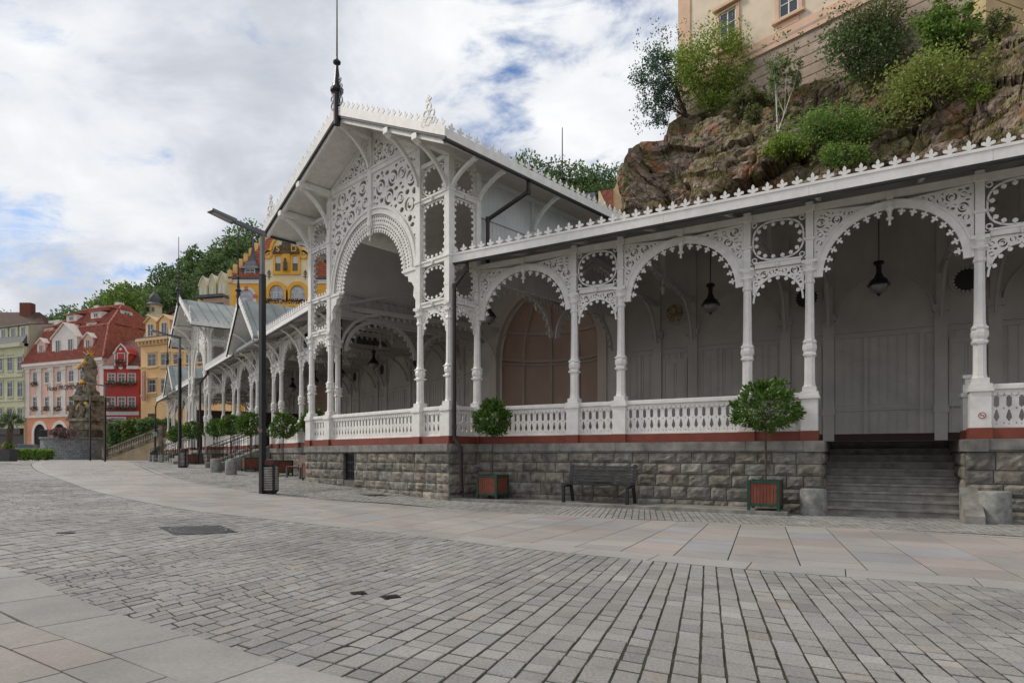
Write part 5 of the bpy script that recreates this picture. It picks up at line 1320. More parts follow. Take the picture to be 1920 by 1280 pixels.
# plants on the cliff
def foliage_mat(n, c, isl=.4): return mat(n, tuple(x * 1.7 for x in c), .6, .22, 2.5, island=isl, transl=.35, spec=.3)
LY = foliage_mat('leaf_yellow_green', (.17, .23, .035)); LG = foliage_mat('leaf_bright_green', (.125, .195, .04)); LD = foliage_mat('leaf_deep_green', (.085, .13, .045)); LB = foliage_mat('leaf_blue_green', (.055, .10, .065)); LO = foliage_mat('leaf_olive', (.11, .125, .045)); LH = foliage_mat('leaf_hill', (.045, .085, .018), .5)
def shrub(name, base, crown, rad, nleaf, lsize, leafm, label, cat, seed, stems=5, clump=26, loose=.35, thick=.05, trunkmat=None, group=None):
    """branching shrub or sapling: stems fan out from the base, leaf clumps gather at their ends"""
    rn = random.Random(seed); base = Vector(base); crown = Vector(crown); t = thing(name, label, cat, tuple(base), group)
    m = MB(); tips = []
    for i in range(stems):
        d = rdir(rn); e = crown + Vector((d.x * rad[0] * .6, d.y * rad[1] * .6, d.z * rad[2] * .6)); mid = base.lerp(e, .5) + Vector((rn.uniform(-.1, .1), rn.uniform(-.1, .1), rn.uniform(0, .15))) * rad[2]
        m.tube([base, mid, e], [thick, thick * .6, thick * .2], 5)
        for j in range(6):
            st = base.lerp(mid, rn.uniform(.5, 1)) if j < 2 else mid.lerp(e, rn.uniform(0, .9)); d2 = rdir(rn); e2 = st.lerp(crown + Vector((d2.x * rad[0], d2.y * rad[1], d2.z * rad[2])), rn.uniform(.4, .8)); m.tube([st, st.lerp(e2, .5) + Vector((0, 0, .04)), e2], [thick * .35, thick * .22, thick * .1], 4); tips.append(e2)
        tips.append(e)
    m.build('trunk', trunkmat or M_bark, t)
    m = MB(); ncl = max(4, nleaf // clump)
    for i in range(ncl):
        if rn.random() < .72: c = rn.choice(tips) + rdir(rn) * rad[0] * .12
        else:
            d = rdir(rn); k = rn.uniform(.3, 1) ** .5 * (1 + .6 * noise.noise(d * 1.9 + Vector((seed, 0, 0)))); c = crown + Vector((d.x * rad[0] * k, d.y * rad[1] * k, d.z * rad[2] * k))
        o = (c - crown).normalized(); sp = rad[0] * loose * rn.uniform(.3, 1) * .6
        for j in range(clump):
            q = rdir(rn) * sp * rn.random() ** .5; leafq(m, c + q, (o * .5 + rdir(rn) + Vector((0, 0, -.1))), lsize * rn.uniform(.7, 1.3), lsize * rn.uniform(.4, .7), rn)
    m.build('crown', leafm, t); return t
def cl(px, py, y=None):      # a point on the cliff face seen near the given pixel
    tp = interp(TOP, px); best = None
    for i in range(101):
        s = i / 100; p = rockpt(px, s); yy = HY - (p.z - CZ) * FPX / p.y
        if best is None or abs(yy - py) < best[0]: best = (abs(yy - py), p)
    return best[1] + Vector((-.3, -.5, 0))
shrub('sapling', worldp(1330, 207, 35.6), worldp(1345, 115, 35.0), (2.7, 1.3, 2.6), 9000, .15, LY, 'sparse yellow green sapling on the cliff edge before the castle corner', 'sapling', 31, 10, 8, .45, .045)
shrub('sapling', worldp(1290, 222, 36.6), worldp(1234, 150, 36.6), (1.75, 1.2, 2.8), 6000, .15, LB, 'blue green sapling against the sky at the left end of the cliff top', 'sapling', 32, 9, 8, .45, .04)
shrub('birch_tree', cl(1461, 262), worldp(1472, 150, yfac(1472) - 1.5), (1.1, .6, 2.4), 2600, .14, foliage_mat('leaf_birch', (.12, .16, .06)), 'slender young birch with a white trunk in the middle of the cliff', 'birch tree', 33, 3, 8, .4, .035, mat('birch_bark', (.55, .5, .44), .7, .2, 20))
shrub('bush', cl(1395, 215), worldp(1405, 190, yfac(1405) - 1.5), (1.1, .8, .8), 3000, .14, LO, 'low grey green bush at the foot of the birch, left of it', 'bush', 34, 5, 14, .5)
shrub('bush', cl(1600, 150), worldp(1628, 90, yfac(1628) - 1.5), (2.5, .8, 1.7), 4600, .15, LD, 'dark green flowering bush against the castle base', 'bush', 35, 8, 16, .5)
shrub('bush', cl(1610, 120), worldp(1655, 38, yfac(1655) - 1.0), (2.2, .6, 1.0), 4500, .13, LO, 'thin olive bush above the dark flowering bush, against the castle wall', 'bush', 36, 9, 10, .4)
shrub('bush', worldp(1790, 110, 26.6), worldp(1780, 42, 26.4), (1.35, 1.0, 1.45), 5600, .17, LG, 'bright green round bush at the top of the cliff, before the yellow castle corner', 'bush', 37, 8, 22, .4)
shrub('bush', cl(1760, 220), worldp(1765, 162, 25.3), (2.6, 1.5, 1.5), 9500, .14, foliage_mat('leaf_mid_yellow', (.18, .21, .05)), 'widest yellow green bush spreading over the upper right of the cliff', 'bush', 38, 11, 20, .5)
shrub('bush', cl(1835, 235), worldp(1850, 172, 24), (.7, .6, .6), 2200, .12, LY, 'small yellow bush beside the widest bush on the cliff, to its right', 'bush', 44, 5, 14, .5)
shrub('bush', cl(1560, 285), cl(1555, 275) + Vector((-.3, -.9, .1)), (2.7, .6, .7), 5200, .13, LG, 'low spreading bright green bush in the middle of the cliff', 'bush', 39, 7, 18, .5)
shrub('bush', cl(1480, 295), cl(1478, 292) + Vector((-.2, -.4, .1)), (1.2, .5, .5), 2200, .13, LY, 'small yellow green bush left of the low spreading one on the cliff', 'bush', 45, 5, 16, .5)
shrub('bush', cl(1580, 330), cl(1582, 322) + Vector((-.2, -.5, .3)), (1.2, .5, .4), 1500, .12, LG, 'low green bush on the cliff just above the right wing roof crest', 'bush', 40, 6, 16, .5)
shrub('bush', worldp(1880, 72, 24.6), worldp(1868, 48, 24.6), (.65, .5, .6), 1500, .12, LO, 'small sparse shrub at the far right under the castle corner', 'bush', 41, 6, 8, .4)
shrub('bush', cl(1420, 245), cl(1418, 240) + Vector((-.2, -.5, .2)), (.55, .5, .5), 1100, .12, LO, 'small dull green bush on the rock below the left sapling', 'bush', 42, 5, 12, .5)
# tufts of dry grass and herbs over the rock
rn = random.Random(5); m = MB()
for i in range(2600):
    px = rn.uniform(1230, 1990); s = rn.uniform(.12, 1.0); p = rockpt(px, s)
    if fb(p * .35 + Vector((2, 2, 2))) < .02: continue
    p = p + rockdisp(p, s) * 1.05
    for k in range(12):
        d = Vector((rn.gauss(0, .5), rn.gauss(-.3, .5), 1)).normalized(); leafq(m, p + Vector((rn.gauss(0, .16), rn.gauss(0, .12), 0)), d, rn.uniform(.12, .3), .03, rn)
g = m.build('dry_grass', foliage_mat('dry_grass_blades', (.15, .13, .05), .5), recenter=False); tag(g, 'tufts of dry grass and herbs growing over the brown cliff', 'grass'); g['kind'] = 'stuff'
# ------------------------------------------------------------------ the wooded hill
SIL = [(-300, 640), (-60, 628), (30, 606), (100, 600), (155, 578), (200, 566), (250, 550), (290, 520), (340, 492), (400, 455), (440, 440), (500, 436), (560, 425), (700, 360), (900, 330), (985, 312), (1050, 320), (1100, 316), (1165, 325), (1260, 330), (1500, 330)]
def sil(px): return interp(SIL, px)[0]
HYD = 175
mb = MB(); nxh = 60
for j in range(9):
    s = j / 8
    for i in range(nxh + 1):
        px = -500 + 2000 * i / nxh; T = worldp(px, sil(px) + 16, HYD); y = lerp(105, HYD, s) if s <= 1 else 0; k = (px - CX) / FPX
        mb.v.append((k * y, y, lerp(.5, T.z, s ** 1.1)))
for j in range(8):
    for i in range(nxh): mb.f.append((j * (nxh + 1) + i, j * (nxh + 1) + i + 1, (j + 1) * (nxh + 1) + i + 1, (j + 1) * (nxh + 1) + i))
k0 = len(mb.v)
for i in range(nxh + 1):
    v = mb.v[8 * (nxh + 1) + i]; mb.v.append((v[0] * 1.4, v[1] * 1.4, v[2] * 1.0))
for i in range(nxh): mb.f.append((8 * (nxh + 1) + i, 8 * (nxh + 1) + i + 1, k0 + i + 1, k0 + i))
struct(mb.build('hill', mat('hill_soil', (.03, .045, .012), 1, .3, .3), recenter=False))
rn = random.Random(11); m = MB(); cnt = 0
def crown_cards(m, c, r, rz, n, sz, rn):
    for k in range(n):
        d = rdir(rn); q = rn.uniform(.55, 1) * (1 + .3 * noise.noise(d * 2 + c * .1)); p = c + Vector((d.x * r * q, d.y * r * q, d.z * rz * q + (.0)))
        dd = (d + rdir(rn) * .9).normalized(); leafq(m, p, dd, sz * rn.uniform(.7, 1.4), sz * rn.uniform(.6, 1.0), rn)
for i in range(820):
    px = rn.uniform(-60, 1200)
    if 610 < px < 960: continue
    s = rn.uniform(.0, 1) ** .55; y = lerp(108, HYD, s); k = (px - CX) / FPX; T = worldp(px, sil(px) + 16, HYD)
    z = lerp(.5, T.z, s ** 1.1); r = rn.uniform(2.2, 4.2); rz = r * rn.uniform(.9, 1.3)
    if s > .9: z -= rn.uniform(0, 1.5)
    crown_cards(m, Vector((k * y, y, z + rz * .6)), r, rz, 300, .72, rn)
f_ = m.build('forest', foliage_mat('leaf_forest', (.085, .125, .045), .5), recenter=False); tag(f_, 'dense green broadleaf wood covering the hill behind the houses', 'wood'); f_['kind'] = 'stuff'

# ------------------------------------------------------------------ houses
M_sash = mat('window_sash', (.62, .61, .60), .5, .05, 3)
M_redtile = mat('red_roof_tiles', (.42, .13, .085), .75, .28, 2.2, .3, 5)
M_redtile2 = mat('orange_roof_tiles', (.42, .12, .06), .75, .22, 2.2, .3, 5)
M_slate = mat('slate_roof', (.10, .105, .115), .7, .2, 2, .2, 8)
M_flower = mat('flower_box_plants', (.06, .12, .05), .8, .6, 14, col2=(.16, .05, .04))
def box_(f, *a): m = MB(); m.box(f, *a); return m
def hwindow(fr, parent, t0, t1, z0, z1, trim, trimmat, cols=2, rows=2, arched=False, flower=False, sill=True, tw=.14, glass=None):
    m = MB(); c = (t0 + t1) / 2; r = (t1 - t0) / 2
    if arched:
        zs = z1 - r; pts = [(t0, z0), (t0, zs)] + arc(c, zs, r, r, math.pi, 0, 12)[1:-1] + [(t1, zs), (t1, z0)]
        m.ribbon(fr, [(p[0] + (-tw / 2 if p[0] < c else tw / 2) if abs(p[0] - c) > r - .01 else p[0], p[1]) for p in pts], tw, 0, .1)
        w = m.build('window', trimmat, parent); g = MB(); g.poly(fr, pts, -.02, .012); g.build('pane', glass or M_glass, w)
    else:
        m.ribbon(fr, [(t0 - tw / 2, z0 - tw / 2), (t1 + tw / 2, z0 - tw / 2), (t1 + tw / 2, z1 + tw / 2), (t0 - tw / 2, z1 + tw / 2)], tw, 0, .09, True)
        if sill: m.box(fr, t0 - tw * 1.3, t1 + tw * 1.3, 0, .2, z0 - tw - .1, z0 - tw); m.box(fr, t0 - tw * 1.2, t1 + tw * 1.2, 0, .16, z1 + tw, z1 + tw + .1)
        w = m.build('window', trimmat, parent); g = MB(); g.box(fr, t0, t1, -.02, .012, z0, z1); g.build('pane', glass or M_glass, w)
    g = MB(); b = .055
    for i in range(cols + 1): x = t0 + (t1 - t0) * i / cols; g.box(fr, max(t0, x - b / 2), min(t1, x + b / 2), .012, .045, z0, z1 if not (arched and i in (0, cols)) else z1 - r)
    for j in range(rows + 1):
        z = z0 + (z1 - z0) * (j / rows if j != 1 or rows != 2 else .64)
        if arched and j == rows: continue
        g.box(fr, t0, t1, .012, .045, max(z0, z - b / 2), min(z1, z + b / 2))
    g.build('sash', M_sash, w)
    if flower:
        g = MB(); rn_ = random.Random(int(c * 97)); 
        for k in range(90): leafq(g, fr.P(rn_.uniform(t0 - .25, t1 + .25), rn_.uniform(.12, .45), z0 - .15 + rn_.uniform(-.3, .3)), rdir(rn_), .22, .16, rn_)
        g.build('flower_box', M_flower, w)
    return w
def pitched(fr, t0, t1, d0, d1, z, ztop, inset_t, inset_d, name, m_, parent, z_mid=None):
    m = MB()
    a = [fr.P(t0, d0, z), fr.P(t1, d0, z), fr.P(t1, d1, z), fr.P(t0, d1, z), fr.P(t0 + inset_t, d0 + inset_d, ztop), fr.P(t1 - inset_t, d0 + inset_d, ztop), fr.P(t1 - inset_t, d1 - inset_d, ztop), fr.P(t0 + inset_t, d1 - inset_d, ztop)]
    m.hexa(a); return m.build(name, m_, parent)
GZ = .65
# -- pink hotel.  t runs to the left from the right front corner
FP = Fr((-56.0, 85.0), (-.92, .39), (-.39, -.92)); H = thing('pink_hotel', 'pink hotel with a tall red tiled mansard roof and white pilasters', 'hotel', (-56, 85, GZ))
M_pink = mat('pink_render', (.76, .48, .37), .85, .05, .8, big=.12); M_pinkc = mat('pale_render', (.70, .63, .56), .85, .05, .8); M_salmon = mat('salmon_render', (.70, .30, .17), .85, .05, .8)
WP = 17.4
box_(FP, 0, WP, -12, 0, GZ, 14.6).build('wall', M_pink, H)
m = MB(); z1b = FP.zpy(8, 781); m.box(FP, -.02, WP + .02, 0, .04, GZ, z1b); m.build('ground_floor', M_salmon, H)
m = MB(); m.box(FP, -.1, WP + .1, 0, .22, z1b, z1b + .35); m.box(FP, -.3, WP + .3, -12.2, .55, 14.15, 14.6); m.box(FP, -.2, WP + .2, 0, .3, 13.85, 14.15); 
for i in range(7):
    t = .35 + i * (WP - .7) / 6; m.box(FP, t - .5, t + .5, 0, .12, z1b + .35, 13.3); m.box(FP, t - .62, t + .62, 0, .2, 13.3, 13.85); m.box(FP, t - .6, t + .6, 0, .18, z1b + .35, z1b + 1.2)
m.build('pilaster', M_pinkc, H)
for px in (67, 89.5, 112, 134.5, 156, 178):
    t = FP.tpx(px); hwindow(FP, H, t - .52, t + .52, FP.zpy(t, 718 - (px - 67) * .05), FP.zpy(t, 699 - (px - 67) * .05), 0, M_pinkc, flower=px in (67,))
    hwindow(FP, H, t - .52, t + .52, FP.zpy(t, 764), FP.zpy(t, 745), 0, M_pinkc, flower=True)
for px in (76, 113):
    t = FP.tpx(px); m = MB(); r = 1.35; z = FP.zpy(t, 860); zs = FP.zpy(t, 812); pts = [(t - r, z), (t - r, zs)] + arc(t, zs, r, r, math.pi, 0, 12)[1:-1] + [(t + r, zs), (t + r, z)]
    m.ribbon(FP, [(t - r - .25, z), (t - r - .25, zs)] + arc(t, zs, r + .25, r + .25, math.pi, 0, 12)[1:-1] + [(t + r + .25, zs), (t + r + .25, z)], .5, 0, .15); a = m.build('arcade_arch', M_pinkc, H); g = MB(); g.poly(FP, pts, -.02, .06); g.build('arch_opening', M_hollow, a)
def text(body, fr, t, z, size, m_, parent, d=.05, flip=True, ext=.02):
    cu = bpy.data.curves.new('lettering', 'FONT'); cu.body = body; cu.size = size; cu.extrude = ext; cu.align_x = 'CENTER'
    o = bpy.data.objects.new('tmp_text', cu); COL.objects.link(o); dg = bpy.context.evaluated_depsgraph_get(); me = bpy.data.meshes.new_from_object(o.evaluated_get(dg)); COL.objects.unlink(o); bpy.data.objects.remove(o)
    u = fr.u * (-1 if flip else 1); mb_ = MB()
    for v in me.vertices: mb_.v.append(tuple(fr.P(t, d, z) + u * v.co.x + Vector((0, 0, v.co.y)) + fr.n * v.co.z))
    for p in me.polygons: mb_.f.append(tuple(p.vertices))
    return mb_.build('lettering', m_, parent)
t_ = FP.tpx(117); text('Hotel PROMENÁDA', FP, t_ - 1.1, FP.zpy(t_, 731), 1.0, mat('sign_letters', (.05, .025, .02), .5, .1, 3), H, .14)
# mansard roof in two pitches
m = MB(); e = .5
def rp(t, d, z): return FP.P(t, d, z)
lo = [rp(-e, e, 14.6), rp(WP + e, e, 14.6), rp(WP + e, -12 - e, 14.6), rp(-e, -12 - e, 14.6)]; mi = [rp(1.3, -1.5, 19.6), rp(WP - 1.8, -1.5, 19.6), rp(WP - 1.8, -10.5, 19.6), rp(1.3, -10.5, 19.6)]; hi = [rp(4.2, -5.4, 23.4), rp(WP - 4.6, -5.4, 23.4), rp(WP - 4.6, -6.6, 23.4), rp(4.2, -6.6, 23.4)]
m.add(lo + mi + hi, [(0, 1, 5, 4), (1, 2, 6, 5), (2, 3, 7, 6), (3, 0, 4, 7), (4, 5, 9, 8), (5, 6, 10, 9), (6, 7, 11, 10), (7, 4, 8, 11), (8, 9, 10, 11)]); RFp = m.build('roof', M_redtile, H)
m = MB()
for k in range(26):    # courses of tiles
    s = k / 26; 
    for A, B in ((lo, mi), (mi, hi)):
        q = [A[i].lerp(B[i], s) + (FP.n * .03 if True else 0) for i in range(4)]
        m.tube([q[0], q[1]], .05, 4); m.tube([q[0], q[3]], .05, 4)
m.build('tile_course', mat('red_tile_edge', (.27, .07, .045), .8, .1, 2), RFp)
m = MB(); m.tube([lo[0], mi[0], hi[0], hi[1], mi[1], lo[1]], .14, 6); m.tube([mi[0], mi[1]], .12, 6); m.build('ridge', M_redtile, RFp)
def dormer(fr, parent, t, d, z0, w, h, wallm, roofm, kind='gable', ww=.42, wn=1):
    """small roof window house: front at distance d, body running back"""
    m = MB(); m.box(fr, t - w / 2, t + w / 2, d - 2.6, d, z0, z0 + h); o = m.build('dormer', wallm, parent); f = fr.sub(0, d)
    m = MB()
    if kind == 'gable':
        for sg in (-1, 1): m.hexa([fr.P(t, d + .2, z0 + h + w * .38), fr.P(t + sg * (w / 2 + .2), d + .2, z0 + h - .05), fr.P(t + sg * (w / 2 + .2), d - 2.8, z0 + h - .05), fr.P(t, d - 2.8, z0 + h + w * .38), fr.P(t, d + .2, z0 + h + w * .38 + .15), fr.P(t + sg * (w / 2 + .2), d + .2, z0 + h + .1), fr.P(t + sg * (w / 2 + .2), d - 2.8, z0 + h + .1), fr.P(t, d - 2.8, z0 + h + w * .38 + .15)])
        m.build('dormer_roof', roofm, o); m = MB(); m.poly(f, [(t - w / 2, z0 + h), (t + w / 2, z0 + h), (t, z0 + h + w * .36)], -.3, 0); m.build('pediment', wallm, o)
    else:
        m.hexa([fr.P(t - w / 2 - .15, d + .2, z0 + h), fr.P(t + w / 2 + .15, d + .2, z0 + h), fr.P(t + w / 2 + .15, d - 3.4, z0 + h + .8), fr.P(t - w / 2 - .15, d - 3.4, z0 + h + .8), fr.P(t - w / 2 - .15, d + .2, z0 + h + .15), fr.P(t + w / 2 + .15, d + .2, z0 + h + .15), fr.P(t + w / 2 + .15, d - 3.4, z0 + h + .95), fr.P(t - w / 2 - .15, d - 3.4, z0 + h + .95)]); m.build('dormer_roof', roofm, o)
    for i in range(wn):
        x = t - w / 2 + w * (i + .5) / wn; g = MB(); g.box(f, x - ww, x + ww, 0, .015, z0 + .35, z0 + h - .25); g.build('pane', M_glass, o)
        g = MB(); g.ribbon(f, [(x - ww, z0 + .35), (x + ww, z0 + .35), (x + ww, z0 + h - .25), (x - ww, z0 + h - .25)], .1, .015, .06, True); g.box(f, x - .04, x + .04, .015, .05, z0 + .35, z0 + h - .25); g.build('sash', M_sash, o)
    return o
for px in (78, 166):
    t = FP.tpx(px, -.2); dormer(FP, H, t, -.15, 14.9, 1.9, 2.6, M_pink, M_pinkc)
t = FP.tpx(122, -.2); dormer(FP, H, t, -.1, 14.9, 5.6, 3.0, M_pinkc, M_pinkc, wn=2, ww=.5)
for px in (88, 134, 168): t = FP.tpx(px, -1.5); dormer(FP, H, t, -1.7, 19.0, 2.0, 1.2, M_pinkc, M_redtile, 'shed')
for px in (134, 180): t = FP.tpx(px, -3); dormer(FP, H, t, -3.0, 20.9, 2.3, 1.2, M_pinkc, M_redtile, 'shed')
FPs = Fr((-56.0, 85.0), (.39, .92), (.92, -.39))
for dd, z, inset in ((3.6, 18.7, -1.4), (7.0, 18.7, -1.4), (5.3, 21.3, -3.0)): dormer(FPs, H, dd, inset, z, 1.8, 1.1, M_pinkc, M_redtile, 'shed')
for t, d in ((6.2, -6.4), (11.0, -6.4), ): box_(FP, t - .5, t + .5, d - .4, d + .4, 22.6, 24.1).build('chimney', M_pinkc, H)
# -- green-grey house at the left edge
FG = Fr((FP.P(17.55, .3, 0).x, FP.P(17.55, .3, 0).y), (-.92, .39), (-.39, -.92)); G = thing('sage_house', 'tall sage green townhouse with dormers and a dark shopfront, cut by the left edge', 'house', (FG.o.x, FG.o.y, GZ))
M_sage = mat('sage_render', (.62, .60, .40), .85, .05, .8, big=.15); M_sagec = mat('sage_trim', (.52, .51, .36), .85, .05, .8); WG = 16
zc_ = FG.zpy(2, 650)
box_(FG, 0, WG, -12, 0, GZ, zc_).build('wall', M_sage, G)
m = MB(); m.box(FG, -.1, WG, 0, .6, zc_ - .1, zc_ + .45); m.box(FG, 0, WG, 0, .2, zc_ - 1.6, zc_ - 1.3); m.box(FG, 0, WG, 0, .25, FG.zpy(2, 707), FG.zpy(2, 702)); m.box(FG, 0, WG, 0, .2, FG.zpy(2, 752), FG.zpy(2, 749)); m.build('cornice', M_sagec, G)
m = MB(); zsh = FG.zpy(2, 803); m.box(FG, 0, WG, 0, .5, zsh - .9, zsh); m.box(FG, 0, WG, 0, .06, GZ, zsh - .9); m.build('shopfront', mat('dark_shopfront', (.035, .02, .016), .4, .2, 1), G)
for px in (-22, 1, 19.5, 38.5):
    t = FG.tpx(px)
    for y0, y1 in ((694, 669), (743, 717), (792, 766)): hwindow(FG, G, t - .62, t + .62, FG.zpy(t, y0), FG.zpy(t, y1), 0, M_sagec, tw=.2)
    dormer(FG, G, t, -.4, zc_ + .45, 2.0, 2.7, M_sage, M_slate, 'shed', ww=.5)
m = MB(); m.hexa([FG.P(-.1, .3, zc_ + .4), FG.P(WG, .3, zc_ + .4), FG.P(WG, -12, zc_ + .4), FG.P(-.1, -12, zc_ + .4), FG.P(-.1, -1.5, zc_ + 3.8), FG.P(WG, -1.5, zc_ + 3.8), FG.P(WG, -11, zc_ + 3.8), FG.P(-.1, -11, zc_ + 3.8)]); m.build('roof', M_slate, G)
m = MB(); m.hexa([FG.P(-.35, -.2, GZ), FG.P(-.11, -.2, GZ), FG.P(-.11, -11.5, GZ), FG.P(-.35, -11.5, GZ), FG.P(-.35, -.6, zc_ + 3.6), FG.P(-.11, -.6, zc_ + 3.6), FG.P(-.11, -11.5, zc_ + 4.6), FG.P(-.35, -11.5, zc_ + 4.6)]); m.build('party_wall', mat('party_render', (.42, .38, .28), .9, .1, .6), G)
for t in (1.0, 4.2, 5.6): box_(FG, t - .6, t + .6, -8, -7, zc_ + 3.5, zc_ + 5.6).build('chimney', M_pinkc, G)
gg = thing('brown_roof_house', 'house behind with a steep brown roof and brick chimney, at the left edge', 'house', (-88, 108, GZ)); fb_ = Fr((-80.5, 108), (-1, 0), (0, -1)); box_(fb_, 0, 16, -8, 0, GZ, 22).build('wall', M_sagec, gg)
m = MB(); m.add([fb_.P(0, .3, 22), fb_.P(16, .3, 22), fb_.P(16, -4, 27), fb_.P(5, -4, 27), fb_.P(0, -8, 22), fb_.P(16, -8, 22)], [(0, 1, 2, 3), (0, 3, 4), (4, 3, 2, 5)]); m.build('roof', mat('brown_roof', (.09, .045, .03), .8, .2, 1), gg); box_(fb_, 6.2, 8.2, -4.6, -3.4, 24, 28.6).build('chimney', mat('brick', (.2, .07, .045), .9, .2, 3), gg)
# -- narrow red house
FRd = Fr((-49.4, 82.0), (-1, 0), (0, -1)); Rd = thing('red_house', 'narrow red house with white window frames and a small gabled dormer', 'house', (-49.4, 82, GZ)); M_redr = mat('red_render', (.46, .06, .05), .8, .06, .8, big=.15); WR = 4.75
zr = FRd.zpy(2, 690); box_(FRd, 0, WR, -6, 0, GZ, zr).build('wall', M_redr, Rd)
m = MB(); m.box(FRd, 1.55, 3.15, -3, .05, zr, FRd.zpy(2.3, 662)); m.poly(FRd, [(1.4, FRd.zpy(2.3, 662)), (3.3, FRd.zpy(2.3, 662)), (2.9, FRd.zpy(2.3, 653)), (2.35, FRd.zpy(2.3, 646)), (1.8, FRd.zpy(2.3, 653))], -3, .06); m.build('gable_dormer', M_redr, Rd)
m = MB(); zz_ = FRd.zpy(2.3, 662); m.ribbon(FRd, [(1.3, zz_ - .1), (1.6, zz_ + .2), (1.8, FRd.zpy(2.3, 653)), (2.35, FRd.zpy(2.3, 645)), (2.9, FRd.zpy(2.3, 653)), (3.1, zz_ + .2), (3.4, zz_ - .1)], .16, .06, .2); m.box(FRd, 1.45, 1.6, .05, .12, zr, zz_); m.box(FRd, 3.1, 3.25, .05, .12, zr, zz_); m.box(FRd, -.1, 1.5, -.2, .35, zr - .15, zr + .25); m.box(FRd, 3.2, WR + .1, -.2, .35, zr - .15, zr + .25); m.box(FRd, 0, WR, 0, .08, FRd.zpy(2, 778), FRd.zpy(2, 771)); m.build('white_trim', M_sash, Rd)
m = MB(); m.add([FRd.P(-.1, .3, zr + .2), FRd.P(WR + .1, .3, zr + .2), FRd.P(WR + .1, -5, zr + 4.6), FRd.P(-.1, -5, zr + 4.6), FRd.P(-.1, -7, zr), FRd.P(WR + .1, -7, zr)], [(0, 1, 2, 3), (3, 2, 5, 4), (0, 3, 4), (1, 5, 2)]); m.build('roof', mat('brown_red_roof', (.16, .05, .035), .8, .25, 2), Rd)
WDG = glassmat('curtained_glass', (.14, .085, .045), .2)
for px in (209.5, 228.5, 247.5):
    t = FRd.tpx(px)
    for y0, y1 in ((717, 701), (763, 745)): hwindow(FRd, Rd, t - .42, t + .42, FRd.zpy(t, y0), FRd.zpy(t, y1), 0, M_sash, flower=True, sill=False, tw=.13, glass=WDG)
hwindow(FRd, Rd, 1.95, 2.8, FRd.zpy(2.3, 676), FRd.zpy(2.3, 663), 0, M_sash, flower=True, sill=False, tw=.12, glass=WDG)
m = MB(); m.disc(FRd, (2.4, FRd.zpy(2.3, 688.5)), .28, 0, .12, 14); m.build('medallion', M_pinkc, Rd); m = MB(); m.disc(FRd, (2.4, FRd.zpy(2.3, 654.5)), .18, .06, .14, 12); m.build('medallion', M_pinkc, Rd)
ts_ = FRd.tpx(219); zs_ = FRd.zpy(2, 785); m = MB(); m.box(FRd, ts_ - 1.25, ts_ + 1.25, 0, .12, zs_ - .2, zs_ + .25); sgn_ = m.build('shop_sign', M_sash, Rd); text('U PRINCEZNY', FRd, ts_, zs_ - .12, .34, M_dark, sgn_, .13)
m = MB(); m.hexa([FRd.P(ts_ - 1.2, .1, zs_ - .9), FRd.P(ts_ + 1.2, .1, zs_ - .9), FRd.P(ts_ + 1.2, .9, zs_ - .95), FRd.P(ts_ - 1.2, .9, zs_ - .95), FRd.P(ts_ - 1.2, .1, zs_ - .3), FRd.P(ts_ + 1.2, .1, zs_ - .3), FRd.P(ts_ + 1.2, .9, zs_ - .85), FRd.P(ts_ - 1.2, .9, zs_ - .85)]); m.build('awning', mat('maroon_awning', (.10, .03, .04), .7, .1, 3), Rd)
# -- orange house
FO = Fr((-48.0, 80.0), (.92, -.39), (-.39, -.92)); O_ = thing('orange_house', 'apricot orange house with grey slate attic behind the distant pavilion', 'house', (-48, 80, GZ)); M_or = mat('apricot_render', (.82, .53, .25), .85, .05, .8, big=.12); M_orc = mat('apricot_trim', (.68, .47, .26), .85, .05, .8); WO = 16
zo = FO.zpy(1, 640); box_(FO, 0, WO, -10, 0, GZ, zo).build('wall', M_or, O_)
m = MB(); m.box(FO, -.1, WO, 0, .7, zo - .1, zo + .25); m.box(FO, -.05, WO, 0, .3, zo - .6, zo - .1)
for i in range(24): m.box(FO, .2 + i * .66, .4 + i * .66, .3, .6, zo - .45, zo - .1)
for y in (688, 742): m.box(FO, 0, WO, 0, .12, FO.zpy(1, y) - .1, FO.zpy(1, y) + .1)
m.build('cornice', M_orc, O_)
m = MB(); m.box(FO, -.1, WO, -.4, .5, zo + .25, zo + .45); m.build('gutter', M_slate, O_)
m = MB(); m.add([FO.P(-.1, -.2, zo + .3), FO.P(WO, -.2, zo + .3), FO.P(WO, -1.6, zo + 3.2), FO.P(-.1, -1.6, zo + 3.2), FO.P(3, -5, zo + 4.3), FO.P(WO, -5, zo + 4.3), FO.P(-.1, -10, zo + .3), FO.P(WO, -10, zo + .3)], [(0, 1, 2, 3), (3, 2, 5, 4), (4, 5, 7, 6), (0, 3, 4, 6)]); m.build('roof', M_slate, O_)
for px in (285.5, 310.5, 334, 358, 380):
    t = FO.tpx(px)
    for y0, y1 in ((686, 664), (735, 712)): hwindow(FO, O_, t - .72, t + .72, FO.zpy(t, y0), FO.zpy(t, y1), 0, M_orc, tw=.18)
for px in (285.5, 311): t = FO.tpx(px, -.3); dormer(FO, O_, t, -.1, zo + .3, 1.9, 2.1, M_or, M_orc, ww=.5)
m = MB(); t = FO.tpx(284); m.box(FO, t - .6, t + .6, 0, .05, GZ, FO.zpy(t, 775)); m.build('door', mat('dark_door', (.04, .025, .02), .5, .1, 1), O_)
m = MB(); t = FO.tpx(268, .6); m.box(FO, t - .05, t + .05, .5, .65, FO.zpy(t, 752), FO.zpy(t, 697)); m.box(FO, t - .08, t + .4, .5, .7, FO.zpy(t, 752), FO.zpy(t, 697)); m.build('banner', mat('pink_banner', (.45, .26, .22), .7, .1, 2), O_)
